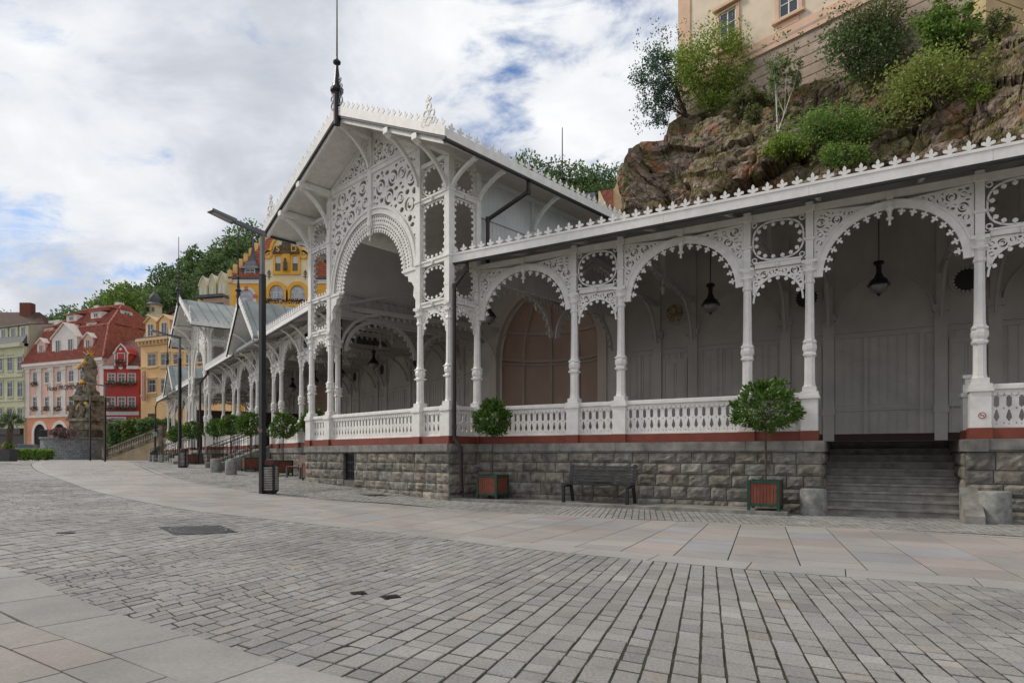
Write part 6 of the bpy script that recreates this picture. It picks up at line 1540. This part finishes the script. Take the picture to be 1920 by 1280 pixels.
# -- church-like turret and its low roof
tw_ = thing('turret', 'small cream turret with a grey onion dome above the orange house', 'turret', (-57.5, 100, 10)); c = worldp(290, 597, 100)
m = MB(); m.lathe((c.x, c.y, 0), [(1.35, 12), (1.35, c.z + .2), (1.1, c.z + .5), (1.1, c.z + 1.2), (1.1, c.z + 1.9), (1.2, c.z + 2.0), (1.35, c.z + 2.1)], 8); m.build('tower_wall', mat('turret_cream', (.55, .47, .30), .85, .05, 1), tw_)
m = MB(); m.lathe((c.x, c.y, c.z + 2.1), [(1.4, 0), (1.1, .2), (.75, .45), (.82, .8), (.78, 1.2), (.52, 1.7), (.2, 2.05), (.08, 2.4), (.03, 3.1)], 16); smooth_by_angle(m.build('onion_dome', M_slate, tw_))
for a in (-.5, .3): m = MB(); f = Fr((c.x + 1.1 * math.sin(a), c.y - 1.1 * math.cos(a)), (math.cos(a), math.sin(a)), (math.sin(a), -math.cos(a))); m.box(f, -.18, .18, -.2, .04, c.z + .9, c.z + 1.6); m.build('window', M_glass, tw_)
hh_ = thing('cream_gable_house', 'cream gable end with a dark roof between the turret and the distant pavilion', 'house', (-58, 104, 10)); f = Fr(worldp(303, 620, 104)[:2], (1, 0), (0, -1)); m = MB(); z = worldp(0, 600, 104).z; m.poly(f, [(0, 8), (4.4, 8), (4.4, z + 2.6), (0, z)], -8, 0); m.build('wall', mat('turret_cream', (.55, .47, .30)), hh_); m = MB(); m.hexa([f.P(-.5, .3, z - .1), f.P(4.6, .3, z + 2.8), f.P(4.6, -8, z + 2.8), f.P(-.5, -8, z - .1), f.P(-.5, .3, z + .3), f.P(4.6, .3, z + 3.2), f.P(4.6, -8, z + 3.2), f.P(-.5, -8, z + .3)]); m.build('roof', mat('dark_brown_roof', (.07, .045, .035), .8, .2, 1), hh_)
# -- cream house with three curved gables
f = Fr(worldp(371, 600, 88)[:2], (.97, -.24), (-.24, -.97)); Cg = thing('curved_gable_house', 'pale yellow house with three curved gables below the wood', 'house', (f.o.x, f.o.y, 8)); M_pale = mat('pale_yellow_render', (.60, .54, .32), .85, .05, 1)
zt = lambda y, px=400: worldp(px, y, 87).z
box_(f, 0, 5.2, -6, 0, 8, zt(553)).build('wall', M_pale, Cg)
for i, px in enumerate((384, 401, 419)):
    t = f.tpx(px); m = MB(); z0, z1 = zt(560), zt(518 - i * 3); w = .58 if i == 1 else .68; m.poly(f, [(t - w, z0), (t + w, z0), (t + w, z1 - 1.3), (t + w * .8, z1 - .8), (t + w * .55, z1 - .35), (t, z1 + .1), (t - w * .55, z1 - .35), (t - w * .8, z1 - .8), (t - w, z1 - 1.3)], -4, .3); g = m.build('curved_gable', M_pale, Cg)
    m = MB(); m.ribbon(f, [(t + w * 1.1, z1 - 1.3), (t + w * .8, z1 - .75), (t + w * .55, z1 - .3), (t, z1 + .14), (t - w * .55, z1 - .3), (t - w * .8, z1 - .75), (t - w * 1.1, z1 - 1.3)], .12, .3, .42); m.build('coping', M_sash, g)
    for s in ((-.3, .3) if i != 1 else (0,)): m = MB(); m.box(f, t + s - .16, t + s + .16, .3, .33, z1 - 2.9, z1 - 1.6); m.build('window', M_sash, g)
m = MB(); m.box(f, 0.9, 5.2, .1, 1.6, zt(561), zt(556)); m.build('canopy_roof', M_slate, Cg)
m = MB(); m.box(f, 1.9, 5.2, 0, 1.2, 8, zt(562)); m.build('lower_wall', mat('tan_render', (.48, .33, .23), .85, .05, 1), Cg)
m = MB(); m.box(f, 2.3, 5.2, 1.2, 1.25, zt(578), zt(571)); m.build('window_band', M_glass, Cg)
# -- ornate yellow house
FY = Fr(worldp(433, 600, 70)[:2], (1, 0), (0, -1)); Y_ = thing('yellow_house', 'ornate yellow house with an orange tiled roof, scrolled gable and arched windows', 'house', (FY.o.x, 70, 6)); M_ye = mat('deep_yellow_render', (.80, .42, .06), .85, .05, 1); M_yc = mat('butter_render', (.80, .67, .42), .85, .05, 1)
zy = lambda py: worldp(0, py, 70).z
T = lambda px: FY.tpx(px)
box_(FY, 0, T(498), -10, 0, 6, zy(521)).build('side_wall', M_ye, Y_); box_(FY, T(582), T(700), -10, 0, 6, zy(521)).build('side_wall', M_ye, Y_)
m = MB(); m.box(FY, 0, T(498), 0, .12, zy(532), zy(524)); m.box(FY, T(582), T(700), 0, .12, zy(532), zy(524)); m.build('cornice', M_pinkc, Y_)
m = MB(); m.box(FY, -.2, T(498), -.2, .3, zy(523.5), zy(520)); m.box(FY, T(582), T(700), -.2, .3, zy(523.5), zy(520)); m.build('gutter', M_slate, Y_)
m = MB(); m.hexa([FY.P(.1, .1, zy(521)), FY.P(T(700), .1, zy(521)), FY.P(T(700), -9, zy(521)), FY.P(.1, -9, zy(521)), FY.P(3.6, -4.5, zy(521) + 7.4), FY.P(T(700), -4.5, zy(521) + 7.4), FY.P(T(700), -4.7, zy(521) + 7.4), FY.P(3.6, -4.7, zy(521) + 7.4)]); RY = m.build('roof', M_redtile2, Y_)
m = MB()
for k in range(30):
    s = k / 30; a = FY.P(.1, .12, zy(521)).lerp(FY.P(3.6, -4.48, zy(521) + 7.4), s); b_ = FY.P(T(700), .12, zy(521)).lerp(FY.P(T(700), -4.48, zy(521) + 7.4), s); m.tube([a, b_], .035, 4)
m.build('tile_course', mat('orange_tile_edge', (.27, .06, .035), .8, .1, 2), RY)
m = MB()
for i in range(9): s = i / 8; p = FY.P(0, .1, zy(521)).lerp(FY.P(2.9, -4.4, zy(521) + 6.4), s); q = Fr((p.x, p.y), (1, 0), (0, -1), p.z); m.box(q, -.28, .22, -.5, .2, -.6, .55); m.poly(q, [(-.32, .55), (.26, .55), (.1, .85), (-.2, .85)], -.4, .2)
m.build('stepped_parapet', mat('parapet_render', (.72, .45, .18), .85, .1, 1), Y_)
t0, t1 = T(498), T(583); tcn = (t0 + t1) / 2
gp_ = [(t0, 6), (t1, 6), (t1, zy(487)), (t1 - .4, zy(480)), (t1 - .9, zy(470)), (t1 - 1.0, zy(462)), (tcn + 1.0, zy(446)), (tcn + .6, zy(436)), (tcn, zy(432)), (tcn - .6, zy(436)), (tcn - 1.0, zy(446)), (t0 + 1.0, zy(462)), (t0 + .9, zy(470)), (t0 + .4, zy(480)), (t0, zy(487))]
m = MB(); m.poly(FY, gp_, -8, .6); GB = m.build('front_gable', M_yc, Y_); F6 = FY.sub(0, .6)
m = MB(); m.ribbon(F6, gp_[3:-1], .3, 0, .2)
for sg, x in ((-1, t0 + .55), (1, t1 - .55)): m.ribbon(F6, ell(x, zy(481), .38, .38, 12), .2, 0, .2, True); m.ribbon(F6, [(x + sg * .5, zy(489)), (x + sg * .45, zy(480)), (x, zy(475))], .2, 0, .2)
m.build('gable_scroll', M_ye, GB)
for x0, x1 in ((510, 537), (549, 576)):     # two arched windows in deep yellow frames
    a, b_ = T(x0), T(x1); c = (a + b_) / 2; r = (b_ - a) / 2; m = MB(); zs = zy(553); m.ribbon(F6, [(c - r - .25, zy(568)), (c - r - .25, zs)] + arc(c, zs, r + .25, r + .3, math.pi, 0, 14)[1:-1] + [(c + r + .25, zs), (c + r + .25, zy(568))], .42, 0, .25); w = m.build('arched_window', M_ye, GB)
    m = MB(); m.poly(F6, [(c - r, zy(568)), (c + r, zy(568)), (c + r, zs)] + arc(c, zs, r, r, 0, math.pi, 12)[1:-1] + [(c - r, zs)], -.02, .03); m.build('pane', mat('curtain_glass', (.50, .51, .55), .2, .25, 1.5), w)
    m = MB(); m.box(F6, c - .05, c + .05, .03, .08, zy(568), zy(553)); m.box(F6, c - r, c + r, .03, .08, zy(552), zy(550.5))
    for q in (-.45, .45): m.box(F6, c + q * r - .04, c + q * r + .04, .03, .08, zy(568), zy(552))
    m.build('sash', M_sash, w)
a, b_ = T(447), T(479); c = (a + b_) / 2; r = (b_ - a) / 2; m = MB(); m.ribbon(FY, [(c - r, zy(572)), (c - r, zy(556))] + arc(c, zy(556), r, r * .95, math.pi, 0, 14)[1:-1] + [(c + r, zy(556)), (c + r, zy(572))], .3, 0, .2); w = m.build('arched_window', M_pinkc, Y_)
m = MB(); m.poly(FY, [(c - r, zy(572)), (c + r, zy(572)), (c + r, zy(556))] + arc(c, zy(556), r, r * .95, 0, math.pi, 12)[1:-1] + [(c - r, zy(556))], -.02, .03); m.build('pane', mat('curtain_glass', (.50, .51, .55)), w)
m = MB()
for ang in (0, math.pi / 2, math.pi): m.disc(FY, (c + r * math.cos(ang), zy(556) + r * .95 * math.sin(ang)), .24, .1, .28, 6)
m.build('keystone', mat('terracotta', (.55, .17, .07), .8, .1, 2), w)
m = MB(); m.box(F6, T(516), T(567), 0, .2, zy(518), zy(512)); m.box(F6, T(519), T(566), 0, .15, zy(483), zy(480)); m.box(F6, T(535), T(549), 0, .35, zy(512), zy(480))
for x in (519, 533, 551, 565): m.box(F6, T(x) - .12, T(x) + .12, 0, .2, zy(512), zy(483))
m.build('window_bay', M_ye, GB)
for x0, x1 in ((521, 532), (553, 564)):
    m = MB(); m.box(F6, T(x0), T(x1), 0, .04, zy(512), zy(486)); w = m.build('window', M_glass, GB); m = MB(); m.box(F6, T(x0), T(x1), .04, .08, zy(497), zy(486)); m.build('blind', M_sash, w)
m = MB(); m.poly(F6, [(T(517), zy(480)), (T(567), zy(480)), (T(562), zy(467)), (T(550), zy(465)), (T(545), zy(452)), (T(541), zy(440)), (T(537), zy(452)), (T(534), zy(465)), (T(522), zy(467))], 0, .45); bc = m.build('bay_roof', mat('bronze_roof', (.12, .075, .04), .6, .3, 3), GB)
gl = mat('gold_paint', (.75, .42, .06), .4, .1, 3, metal=.3); F7 = F6.sub(0, .46); text('S', F7, T(527.5), zy(477.5), .95, gl, bc, .02, False); text('D', F7, T(557), zy(477.5), .95, gl, bc, .02, False)
m = MB(); p = F6.P(T(541.5), .6, 0); m.lathe((p.x, p.y, 0), [(.22, zy(512)), (.26, zy(508)), (.2, zy(502)), (.24, zy(498)), (.12, zy(495)), (.14, zy(492)), (.10, zy(490))], 10); m.build('niche_figure', mat('dark_stone_figure', (.12, .10, .08), .8, .2, 4), GB)
m = MB()
for x in (508.5, 576): X = T(x); m.box(F6, X - .035, X + .035, 0, .05, zy(527), zy(509)); m.box(F6, X - .25, X + .25, 0, .05, zy(522), zy(521)); m.ribbon(F6, ell(X, zy(515), .16, .22, 8), .05, 0, .05, True)
m.build('iron_anchor', M_dark, GB)
m = MB(); m.box(FY, T(497), T(600), .6, 1.6, zy(580), zy(577)); m.box(FY, T(497), T(600), 1.5, 1.6, zy(573), zy(572))
for i in range(26): x = T(497) + i * (T(600) - T(497)) / 25; m.box(FY, x - .03, x + .03, 1.5, 1.58, zy(577), zy(573))
bl = m.build('balcony', M_ye, Y_); g = MB(); rn_ = random.Random(4)
for k in range(420): leafq(g, FY.P(rn_.uniform(T(500), T(598)), 1.5 + rn_.uniform(-.2, .2), zy(570.5) + rn_.uniform(-.2, .2)), rdir(rn_), .22, .16, rn_)
g.build('flower_box', mat('dark_flowers', (.05, .02, .025), .8, .4, 9), bl)
m = MB(); x = T(467); q = FY.sub(x, -.3); m.box(q, -.9, .9, -2, 0, zy(519), zy(500)); dz = m.build('dormer', M_slate, Y_); m = MB(); p = q.P(0, -.8, zy(500)); m.lathe(tuple(p), [(1.5, -.15), (1.1, .2), (.55, .9), (.3, 1.6), (.18, 2.2), (.04, 4.2)], 4, math.pi / 4); m.build('dormer_spire', M_slate, dz); hwindow(q, dz, -.5, .5, zy(517), zy(504), 0, M_sash, sill=False, tw=.1)
# -- small house glimpsed behind the main pavilion roof
f = Fr(worldp(1128, 400, 62)[:2], (.93, -.36), (-.36, -.93)); S_ = thing('scrolled_gable_house', 'small cream house with a scrolled gable glimpsed between pavilion roof and cliff', 'house', (f.o.x, f.o.y, 10)); zq = lambda y: worldp(0, y, 61.5).z
m = MB(); t0, t1 = f.tpx(1142), f.tpx(1185); w = t1 - t0; m.poly(f, [(t0, 10), (t1, 10), (t1, zq(352)), (t0 + w * .62, zq(350)), (t0 + w * .6, zq(335)), (t0 + w * .42, zq(328)), (t0 + w * .36, zq(333)), (t0 + w * .33, zq(344)), (t0 + w * .22, zq(354)), (t0 + w * .05, zq(362)), (t0, zq(370)), (t0 + w * .08, zq(380))], -6, 0); m.build('gable_wall', mat('warm_cream', (.66, .47, .27), .85, .06, 1), S_)
m = MB(); m.hexa([f.P(f.tpx(1125), .2, zq(357)), f.P(t0 + .4, .2, zq(394)), f.P(t0 + .4, -6, zq(394)), f.P(f.tpx(1125), -6, zq(357)), f.P(f.tpx(1125), .2, zq(355)), f.P(t0 + .4, .2, zq(356)), f.P(t0 + .4, -6, zq(356)), f.P(f.tpx(1125), -6, zq(355))]); m.build('roof', M_redtile, S_)
m = MB(); m.poly(f, [(f.tpx(1123), zq(356)), (f.tpx(1126), zq(356)), (f.tpx(1141), zq(392)), (f.tpx(1141), zq(410)), (f.tpx(1124), zq(410))], 0, .3); m.build('wall', M_yc, S_)
f = Fr(worldp(1050, 400, 75)[:2], (.97, -.24), (-.24, -.97)); S2 = thing('slate_roof_house', 'dark slate roof glimpsed behind the main pavilion roof', 'house', (f.o.x, f.o.y, 10)); z = worldp(0, 354, 74).z; m = MB(); m.box(f, 0, 4.4, -6, 0, 10, z - 2.2); m.build('wall', M_pinkc, S2); m = MB(); m.hexa([f.P(-.2, .2, z - 2.2), f.P(4.6, .2, z - 2.2), f.P(4.6, -6, z - 2.2), f.P(-.2, -6, z - 2.2), f.P(.3, -1, z), f.P(4.1, -1, z), f.P(4.1, -5, z), f.P(.3, -5, z)]); m.build('roof', M_slate, S2)
# ------------------------------------------------------------------ monument, stair wall, planting at the far left
M_sand = mat('weathered_sandstone', (.24, .20, .145), .95, .4, 1.6, .6, 12, detail=8); M_gold = mat('gilding', (.70, .40, .07), .35, .3, 6, metal=.6); M_mbase = mat('grey_ashlar', (.23, .235, .24), .9, .15, 3, .3, 20, attr='Col')
YM = 72.0; cM = Vector(((140 - CX) / FPX * (YM + 3.3), YM + 3.3, GZ)); WB = thing('terrace_wall', 'curved grey stone block wall carrying the plague column terrace', 'terrace wall', tuple(cM)); zm = lambda y: worldp(0, y, YM).z
RM = 3.35; m = MB(); rn = random.Random(3); z = GZ; rowi = 0; zt_ = zm(822)
m.lathe((cM.x, cM.y, 0), [(RM - .02, GZ), (RM - .02, zt_)], 40); m.build('wall_core', M_mortar, WB); m = MB()
while z < zt_ - .05:
    n = 44; off = .5 * (rowi % 2)
    for i in range(n):
        a0, a1 = 2 * math.pi * (i + off + .03) / n, 2 * math.pi * (i + off + .97) / n
        if math.sin((a0 + a1) / 2) > .3: continue
        g = rn.gauss(1, .1); rr = RM + rn.uniform(0, .02)
        m.hexa([Vector((cM.x + r * math.cos(a), cM.y + r * math.sin(a), q)) for q in (z + .01, z + .27) for r, a in ((RM - .03, a0), (RM - .03, a1), (rr, a1), (rr, a0))], (g, g, g))
    z += .285; rowi += 1
m.build('wall_block', M_mbase, WB)
m = MB(); m.lathe((cM.x, cM.y, 0), [(RM + .12, zt_), (RM + .14, zt_ + .22), (RM - .3, zt_ + .24)], 40); m.build('coping', M_cap, WB)
m = MB()
for i in range(90): a = math.pi + math.pi * i / 89; m.tube([(cM.x + RM * math.cos(a), cM.y + RM * math.sin(a), zt_ + .2), (cM.x + RM * math.cos(a), cM.y + RM * math.sin(a), zt_ + 1.05)], .02, 4)
m.tube([(cM.x + RM * math.cos(math.pi + math.pi * i / 40), cM.y + RM * math.sin(math.pi + math.pi * i / 40), zt_ + 1.05) for i in range(41)], .03, 5); m.build('railing', M_dark, WB)
YC = YM + 3.4; cc_ = Vector(((168 - CX) / FPX * YC, YC, zt_)); MN = thing('plague_column', 'weathered baroque plague column with stone figures and a gilded top', 'monument', tuple(cc_)); zc2 = lambda y: worldp(0, y, YC).z
f = Fr((cc_.x, cc_.y), (math.cos(-.3), math.sin(-.3))); 
def tier(y0, y1, w0, w1): 
    m_ = MB(); a, b = zc2(y0), zc2(y1); m_.hexa([f.P(-w0, -w0, a), f.P(w0, -w0, a), f.P(w0, w0, a), f.P(-w0, w0, a), f.P(-w1, -w1, b), f.P(w1, -w1, b), f.P(w1, w1, b), f.P(-w1, w1, b)]); return m_
m = tier(820, 790, 1.55, 1.45); 
for a in ((790, 785, 1.72, 1.65), (785, 752, 1.2, 1.1), (752, 744, 1.45, 1.5), (744, 741, 1.3, 1.15)): k = tier(*a); m.add(k.v, k.f)
m.build('pedestal', M_sand, MN)
m = MB(); rn = random.Random(8); vs = []
prof = [(1.0, 741), (1.05, 735), (.7, 729), (.55, 724), (.75, 716), (.6, 706), (.75, 696), (.6, 686), (.65, 678), (.4, 670), (.2, 664)]
base_ = MB(); base_.lathe((cc_.x, cc_.y, 0), [(r, zc2(y)) for r, y in prof], 20)
vs = []
for v in base_.v: v = Vector(v); d = Vector((v.x - cc_.x, v.y - cc_.y, 0)); v = v + d * (noise.noise(v * 1.3) * .5 + noise.noise(v * 3.1) * .3); vs.append(v)
m.add(vs, base_.f)
for i in range(70):     # cloud puffs and putti heads
    a = rn.uniform(0, 6.28); y = rn.uniform(668, 738); r = interp([(664, .25), (690, .62), (724, .5), (738, .9)], y)[0]; p = (cc_.x + r * math.cos(a), cc_.y + r * math.sin(a), zc2(y) - .25); q = rn.uniform(.14, .27); m.lathe(p, [(q * .3, 0), (q * .9, q * .4), (q, q), (q * .7, q * 1.6), (q * .2, q * 1.9)], 8)
o = m.build('cloud_pillar', M_sand, MN); smooth_by_angle(o, 50)
m = MB()
for i in range(12): a = 2 * math.pi * i / 12; c = (0, zc2(668)); m.poly(f, [(c[0] + .15 * math.cos(a - .5), c[1] + .15 * math.sin(a - .5)), (c[0] + (1.25 if i % 2 else .9) * math.cos(a), c[1] + (1.25 if i % 2 else .9) * math.sin(a)), (c[0] + .15 * math.cos(a + .5), c[1] + .15 * math.sin(a + .5))], -.05, .05)
m.disc(f, (0, zc2(668)), .3, -.12, .12, 12); m.box(f, -.05, .05, -.05, .05, zc2(662), zc2(655)); m.build('gilded_glory', M_gold, MN)
m = MB(); 
for x, y in ((-.1, 762), (.95, 758), (-.35, 766), (.25, 768), (.1, 718), (-.4, 690), (.4, 682)): m.lathe(tuple(f.P(x, 1.16 if y > 740 else 1.0, zc2(y))), [(.05, -.3), (.3, -.1), (.26, .15), (.1, .35)], 7)
m.build('gilded_relief', M_gold, MN)
def statue(x, d, y, h, lean=0.0):
    """robed stone figure: one continuous body with head, shoulders and raised arm"""
    p = f.P(x, d, zc2(y)); m = MB(); prof = [(.30, 0), (.33, .08), (.27, .3), (.24, .48), (.27, .62), (.31, .74), (.27, .81), (.10, .845), (.085, .86), (.12, .89), (.135, .94), (.11, .985), (.04, 1.0)]
    k = MB(); k.lathe((0, 0, 0), [(r * h * .62, z * h) for r, z in prof], 14, ax=.8)
    vs = []
    for v in k.v:
        v = Vector(v); s = v.z / h; a = math.atan2(v.y, v.x); fold = 1 + .10 * math.sin(a * 6 + s * 3) * (1 - s) * 1.5 if s < .75 else 1; vs.append(Vector((p.x + v.x * fold + lean * s * h + .06 * h * math.sin(s * 4), p.y + v.y * fold, p.z + v.z)))
    m.add(vs, k.f); m.tube([(p.x + .15 * h, p.y, p.z + .74 * h), (p.x + .30 * h, p.y - .1 * h, p.z + .60 * h), (p.x + .14 * h, p.y - .22 * h, p.z + .68 * h)], [.07 * h, .055 * h, .04 * h], 8); m.tube([(p.x - .14 * h, p.y, p.z + .74 * h), (p.x - .24 * h, p.y - .08 * h, p.z + .54 * h), (p.x - .08 * h, p.y - .2 * h, p.z + .5 * h)], [.07 * h, .055 * h, .04 * h], 8)
    o = m.build('statue', M_sand, MN); smooth_by_angle(o, 60)
for a in ((-1.4, 1.3, 785, 2.0), (.45, 1.4, 785, 1.9), (1.3, 1.2, 785, 1.9), (-.9, .9, 741, 1.5, .1), (1.0, .9, 741, 1.4, -.1), (0, 1.2, 741, 1.3)): statue(*a)
# flower urn on the terrace
p = worldp(118, 818, YM - .2); m = MB(); uo = thing('flower_tub', 'dark flower tub with mixed flowers on the terrace wall railing', 'flower tub', tuple(p)); m.lathe(tuple(p), [(.35, -.1), (.55, .35), (.5, .4)], 12); m.build('tub', M_dark, uo); m = MB(); rn = random.Random(2)
for i in range(600): d = rdir(rn); leafq(m, p + Vector((d.x * 1.5, d.y * .5, .45 + d.z * .55)) , rdir(rn), .22, .14, rn)
m.build('flowers', mat('mixed_flowers', (.10, .10, .05), .8, .7, 5, col2=(.30, .10, .16)), uo)
# balustraded stair wall rising to the right
FS = Fr(worldp(200, 860, 66)[:2], (.985, -.17), (-.17, -.985)); SW = thing('stair_wall', 'sandstone stair wall with stone balusters climbing to the right of the monument', 'stair wall', (FS.o.x, FS.o.y, GZ)); M_tan = mat('tan_sandstone', (.42, .32, .20), .9, .15, 1, .2, 10)
L_ = FS.tpx(330); z0s, z1s = GZ + .15, worldp(0, 822, 65).z; m = MB()
ext_ = L_; tA = FS.tpx(298)
m.poly(FS, [(0, GZ - .1), (L_, GZ - .1), (L_, z1s + .3), (tA, z1s), (0, z0s)], -.5, 0); m.build('ramp_wall', M_tan, SW)
m = MB(); m.poly(FS, [(0, z0s), (tA, z1s), (tA, z1s + .18), (0, z0s + .18)], -.55, .08); m.poly(FS, [(0, z0s + .95), (tA, z1s + .95), (tA, z1s + 1.15), (0, z0s + 1.15)], -.5, .06); m.box(FS, -.5, -.02, -.5, .1, GZ, z0s + 1.3); m.box(FS, tA, tA + .5, -.5, .1, GZ, z1s + 1.4); m.build('stone_rail', M_sand, SW)
m = MB(); n = 22
for i in range(n): t = tA * (i + .5) / n; z = z0s + (z1s - z0s) * t / tA; p = FS.P(t, -.2, z + .18); m.lathe(tuple(p), [(.10, 0), (.06, .08), (.12, .28), (.06, .6), (.09, .74), (.09, .78)], 8)
m.build('baluster', mat('pale_baluster', (.42, .37, .29), .9, .2, 3), SW)
m = MB(); tg0, tg1 = FS.tpx(282), FS.tpx(300); m.poly(FS, [(tg0, GZ + .2), (tg1, GZ + .2), (tg1, z1s - .7), (tg0, z1s - 1.5)], .02, .06); m.build('green_gate', mat('dark_green_gate', (.012, .04, .03), .5, .2, 4), SW)
def hedge(name, px0, px1, py0, py1, y, depth, n, sz, m_, label, cat='hedge', seed=1, lump=.25):
    rn = random.Random(seed); a = worldp(px0, py1, y); b = worldp(px1, py0, y); m = MB()
    for i in range(n):
        u_, v_, w_ = rn.random(), rn.random() ** .7, rn.random(); top = 1 + lump * noise.noise(Vector((u_ * 7, w_ * 2, seed)));
        p = Vector((lerp(a.x, b.x, u_), y + depth * w_, lerp(a.z, b.z, min(1.2, v_ * top)))); leafq(m, p, rdir(rn), sz * rn.uniform(.7, 1.3), sz * .7, rn)
    o = m.build(name, m_); return tag(o, label, cat)
hedge('bush', 198, 232, 793, 846, 70.5, 3, 6500, .3, LD, 'dark loose shrubs above the foot of the stair wall', 'bush', 5)
hedge('bush', 226, 262, 790, 836, 70, 3, 5000, .3, foliage_mat('leaf_grassy', (.09, .13, .03)), 'lighter green shrubs above the middle of the stair wall', 'bush', 6)
hedge('bush', 255, 312, 786, 822, 69, 3, 6500, .3, LD, 'dark shrubs at the top of the stair wall before the orange house', 'bush', 7)
hedge('hedge', 16, 86, 843, 861, 62, 1.2, 7000, .2, LG, 'low clipped green hedge left of the monument base', 'hedge', 8, .1)
c = worldp(22, 862, 56); tq = thing('potted_palm', 'palm with a thick brown trunk in a square grey tub at the left edge', 'potted palm', (c.x - .3, 56, gz(c.x, 56))); b0 = Vector((c.x - .3, 56, gz(c.x, 56))); f = Fr((b0.x, b0.y), (1, 0), (0, -1), b0.z)
m = MB(); m.hexa([f.P(-.45, -.45, 0), f.P(.45, -.45, 0), f.P(.45, .45, 0), f.P(-.45, .45, 0), f.P(-.55, -.55, 1.1), f.P(.55, -.55, 1.1), f.P(.55, .55, 1.1), f.P(-.55, .55, 1.1)]); m.build('tub', mat('grey_tub', (.06, .055, .06), .6, .1, 3), tq)
m = MB(); m.tube([b0 + Vector((0, 0, 1.0)), b0 + Vector((0.1, 0, 2.4)), b0 + Vector((.25, 0, 3.4))], [.28, .24, .2], 10); m.build('trunk', mat('palm_trunk', (.13, .09, .055), .95, .5, 9, .8, 25), tq)
m = MB(); rn = random.Random(9)
for i in range(42):
    a = rn.uniform(0, 6.28); el = rn.uniform(-.4, 1.4); ln = rn.uniform(.9, 1.35); p = b0 + Vector((.25, 0, 3.45)); d = Vector((math.cos(a) * math.cos(el), math.sin(a) * math.cos(el), math.sin(el)))
    for k in range(12):
        q = p + d * ln * .35; sd_ = (d + rdir(rn) * .42).normalized(); leafq(m, q, sd_ + Vector((0, 0, -.1)), ln * .75, .05, rn)
    m.tube([p, p + d * ln * .4], .015, 4)
m.build('frond', foliage_mat('palm_leaf', (.075, .105, .045)), tq)
m = MB(); rn = random.Random(10)
for i in range(500): d = rdir(rn); leafq(m, b0 + Vector((d.x * .42, d.y * .42, 1.35 + d.z * .4)), rdir(rn), .14, .08, rn)
m.build('underplanting', LG, tq)
# parked cars half hidden by the hedge
m = MB(); m.box(Fr((-90, 73), (1, 0), (0, -1)), 0, 36, -9, 0, .5, 1.05); struct(m.build('road', M_plaza))
def car(px, py, y, col, label, rot=0.1, seed=0):
    c = worldp(px, py, y); z0 = 1.05; t = thing('parked_car', label, 'car', (c.x, y, z0), 'cars parked behind the hedge'); f = Fr((c.x, y), (math.cos(rot), math.sin(rot)), z=z0)
    m = MB(); body = [(-2.1, .35), (-2.15, .7), (-2.0, .92), (-1.2, 1.0), (1.1, 1.0), (1.9, .9), (2.15, .7), (2.1, .32)]; m.poly(f, body, -.85, .85); o = m.build('body', mat('car_paint_' + label.split()[0], col, .25, .03, 1, spec=.6), t)
    m = MB(); a = [(-1.3, 1.0), (-.8, 1.42), (.55, 1.42), (1.2, 1.0)]; m.poly(f, a, -.72, .72); m.build('window', M_glass, t)
    m = MB(); m.poly(f, [(-.82, 1.42), (-.7, 1.47), (.45, 1.47), (.57, 1.42)], -.7, .7); m.build('roof', mat('car_paint_' + label.split()[0], col), t)
    for x in (-1.35, 1.35):
        for d in (-.8, .8): m = MB(); m.disc(f, (x, .32), .32, d - .1, d + .1, 18); w = m.build('wheel', M_dark, t); m = MB(); m.disc(f, (x, .32), .19, d - .115, d + .115, 12); m.build('rim', M_polegrey, w)
    for x in (-.55,): m = MB(); m.box(f, x - .02, x + .02, -.73, .73, 1.0, 1.42); m.build('door_pillar', mat('car_paint_' + label.split()[0], col), t)
car(52, 850, 75, (.22, .25, .29), 'silver blue car parked behind the hedge')
car(80, 850, 79, (.05, .05, .06), 'dark car parked close to the monument base')
car(-3, 850, 75, (.4, .03, .03), 'red car cut by the left edge')
c = worldp(255, 590, 103); shrub('tree', (c.x, 97, 12), (c.x + 1.0, 97, c.z + .2), (3.4, 3, 3.6), 5200, .5, LG, 'bright green tree between the pink hotel roof and the turret', 'tree', 61, 8, 20, .35, .2)
# lantern post by the far stairs
c = worldp(290, 812, 60); t = thing('garden_lantern', 'small green glazed lantern on a post above the stair wall', 'lantern', (c.x, 60, GZ)); m = MB(); m.tube([(c.x, 60, GZ), (c.x, 60, c.z - .3)], .05, 6); m.build('post', M_dark, t); m = MB(); m.lathe((c.x, 60, c.z - .3), [(.12, 0), (.25, .45), (.22, .5)], 6); m.build('glass_case', mat('green_glass', (.25, .38, .32), .3, .1, 3), t); m = MB(); m.lathe((c.x, 60, c.z + .2), [(.33, 0), (.12, .25), (.05, .5)], 6); m.build('cap', M_dark, t)
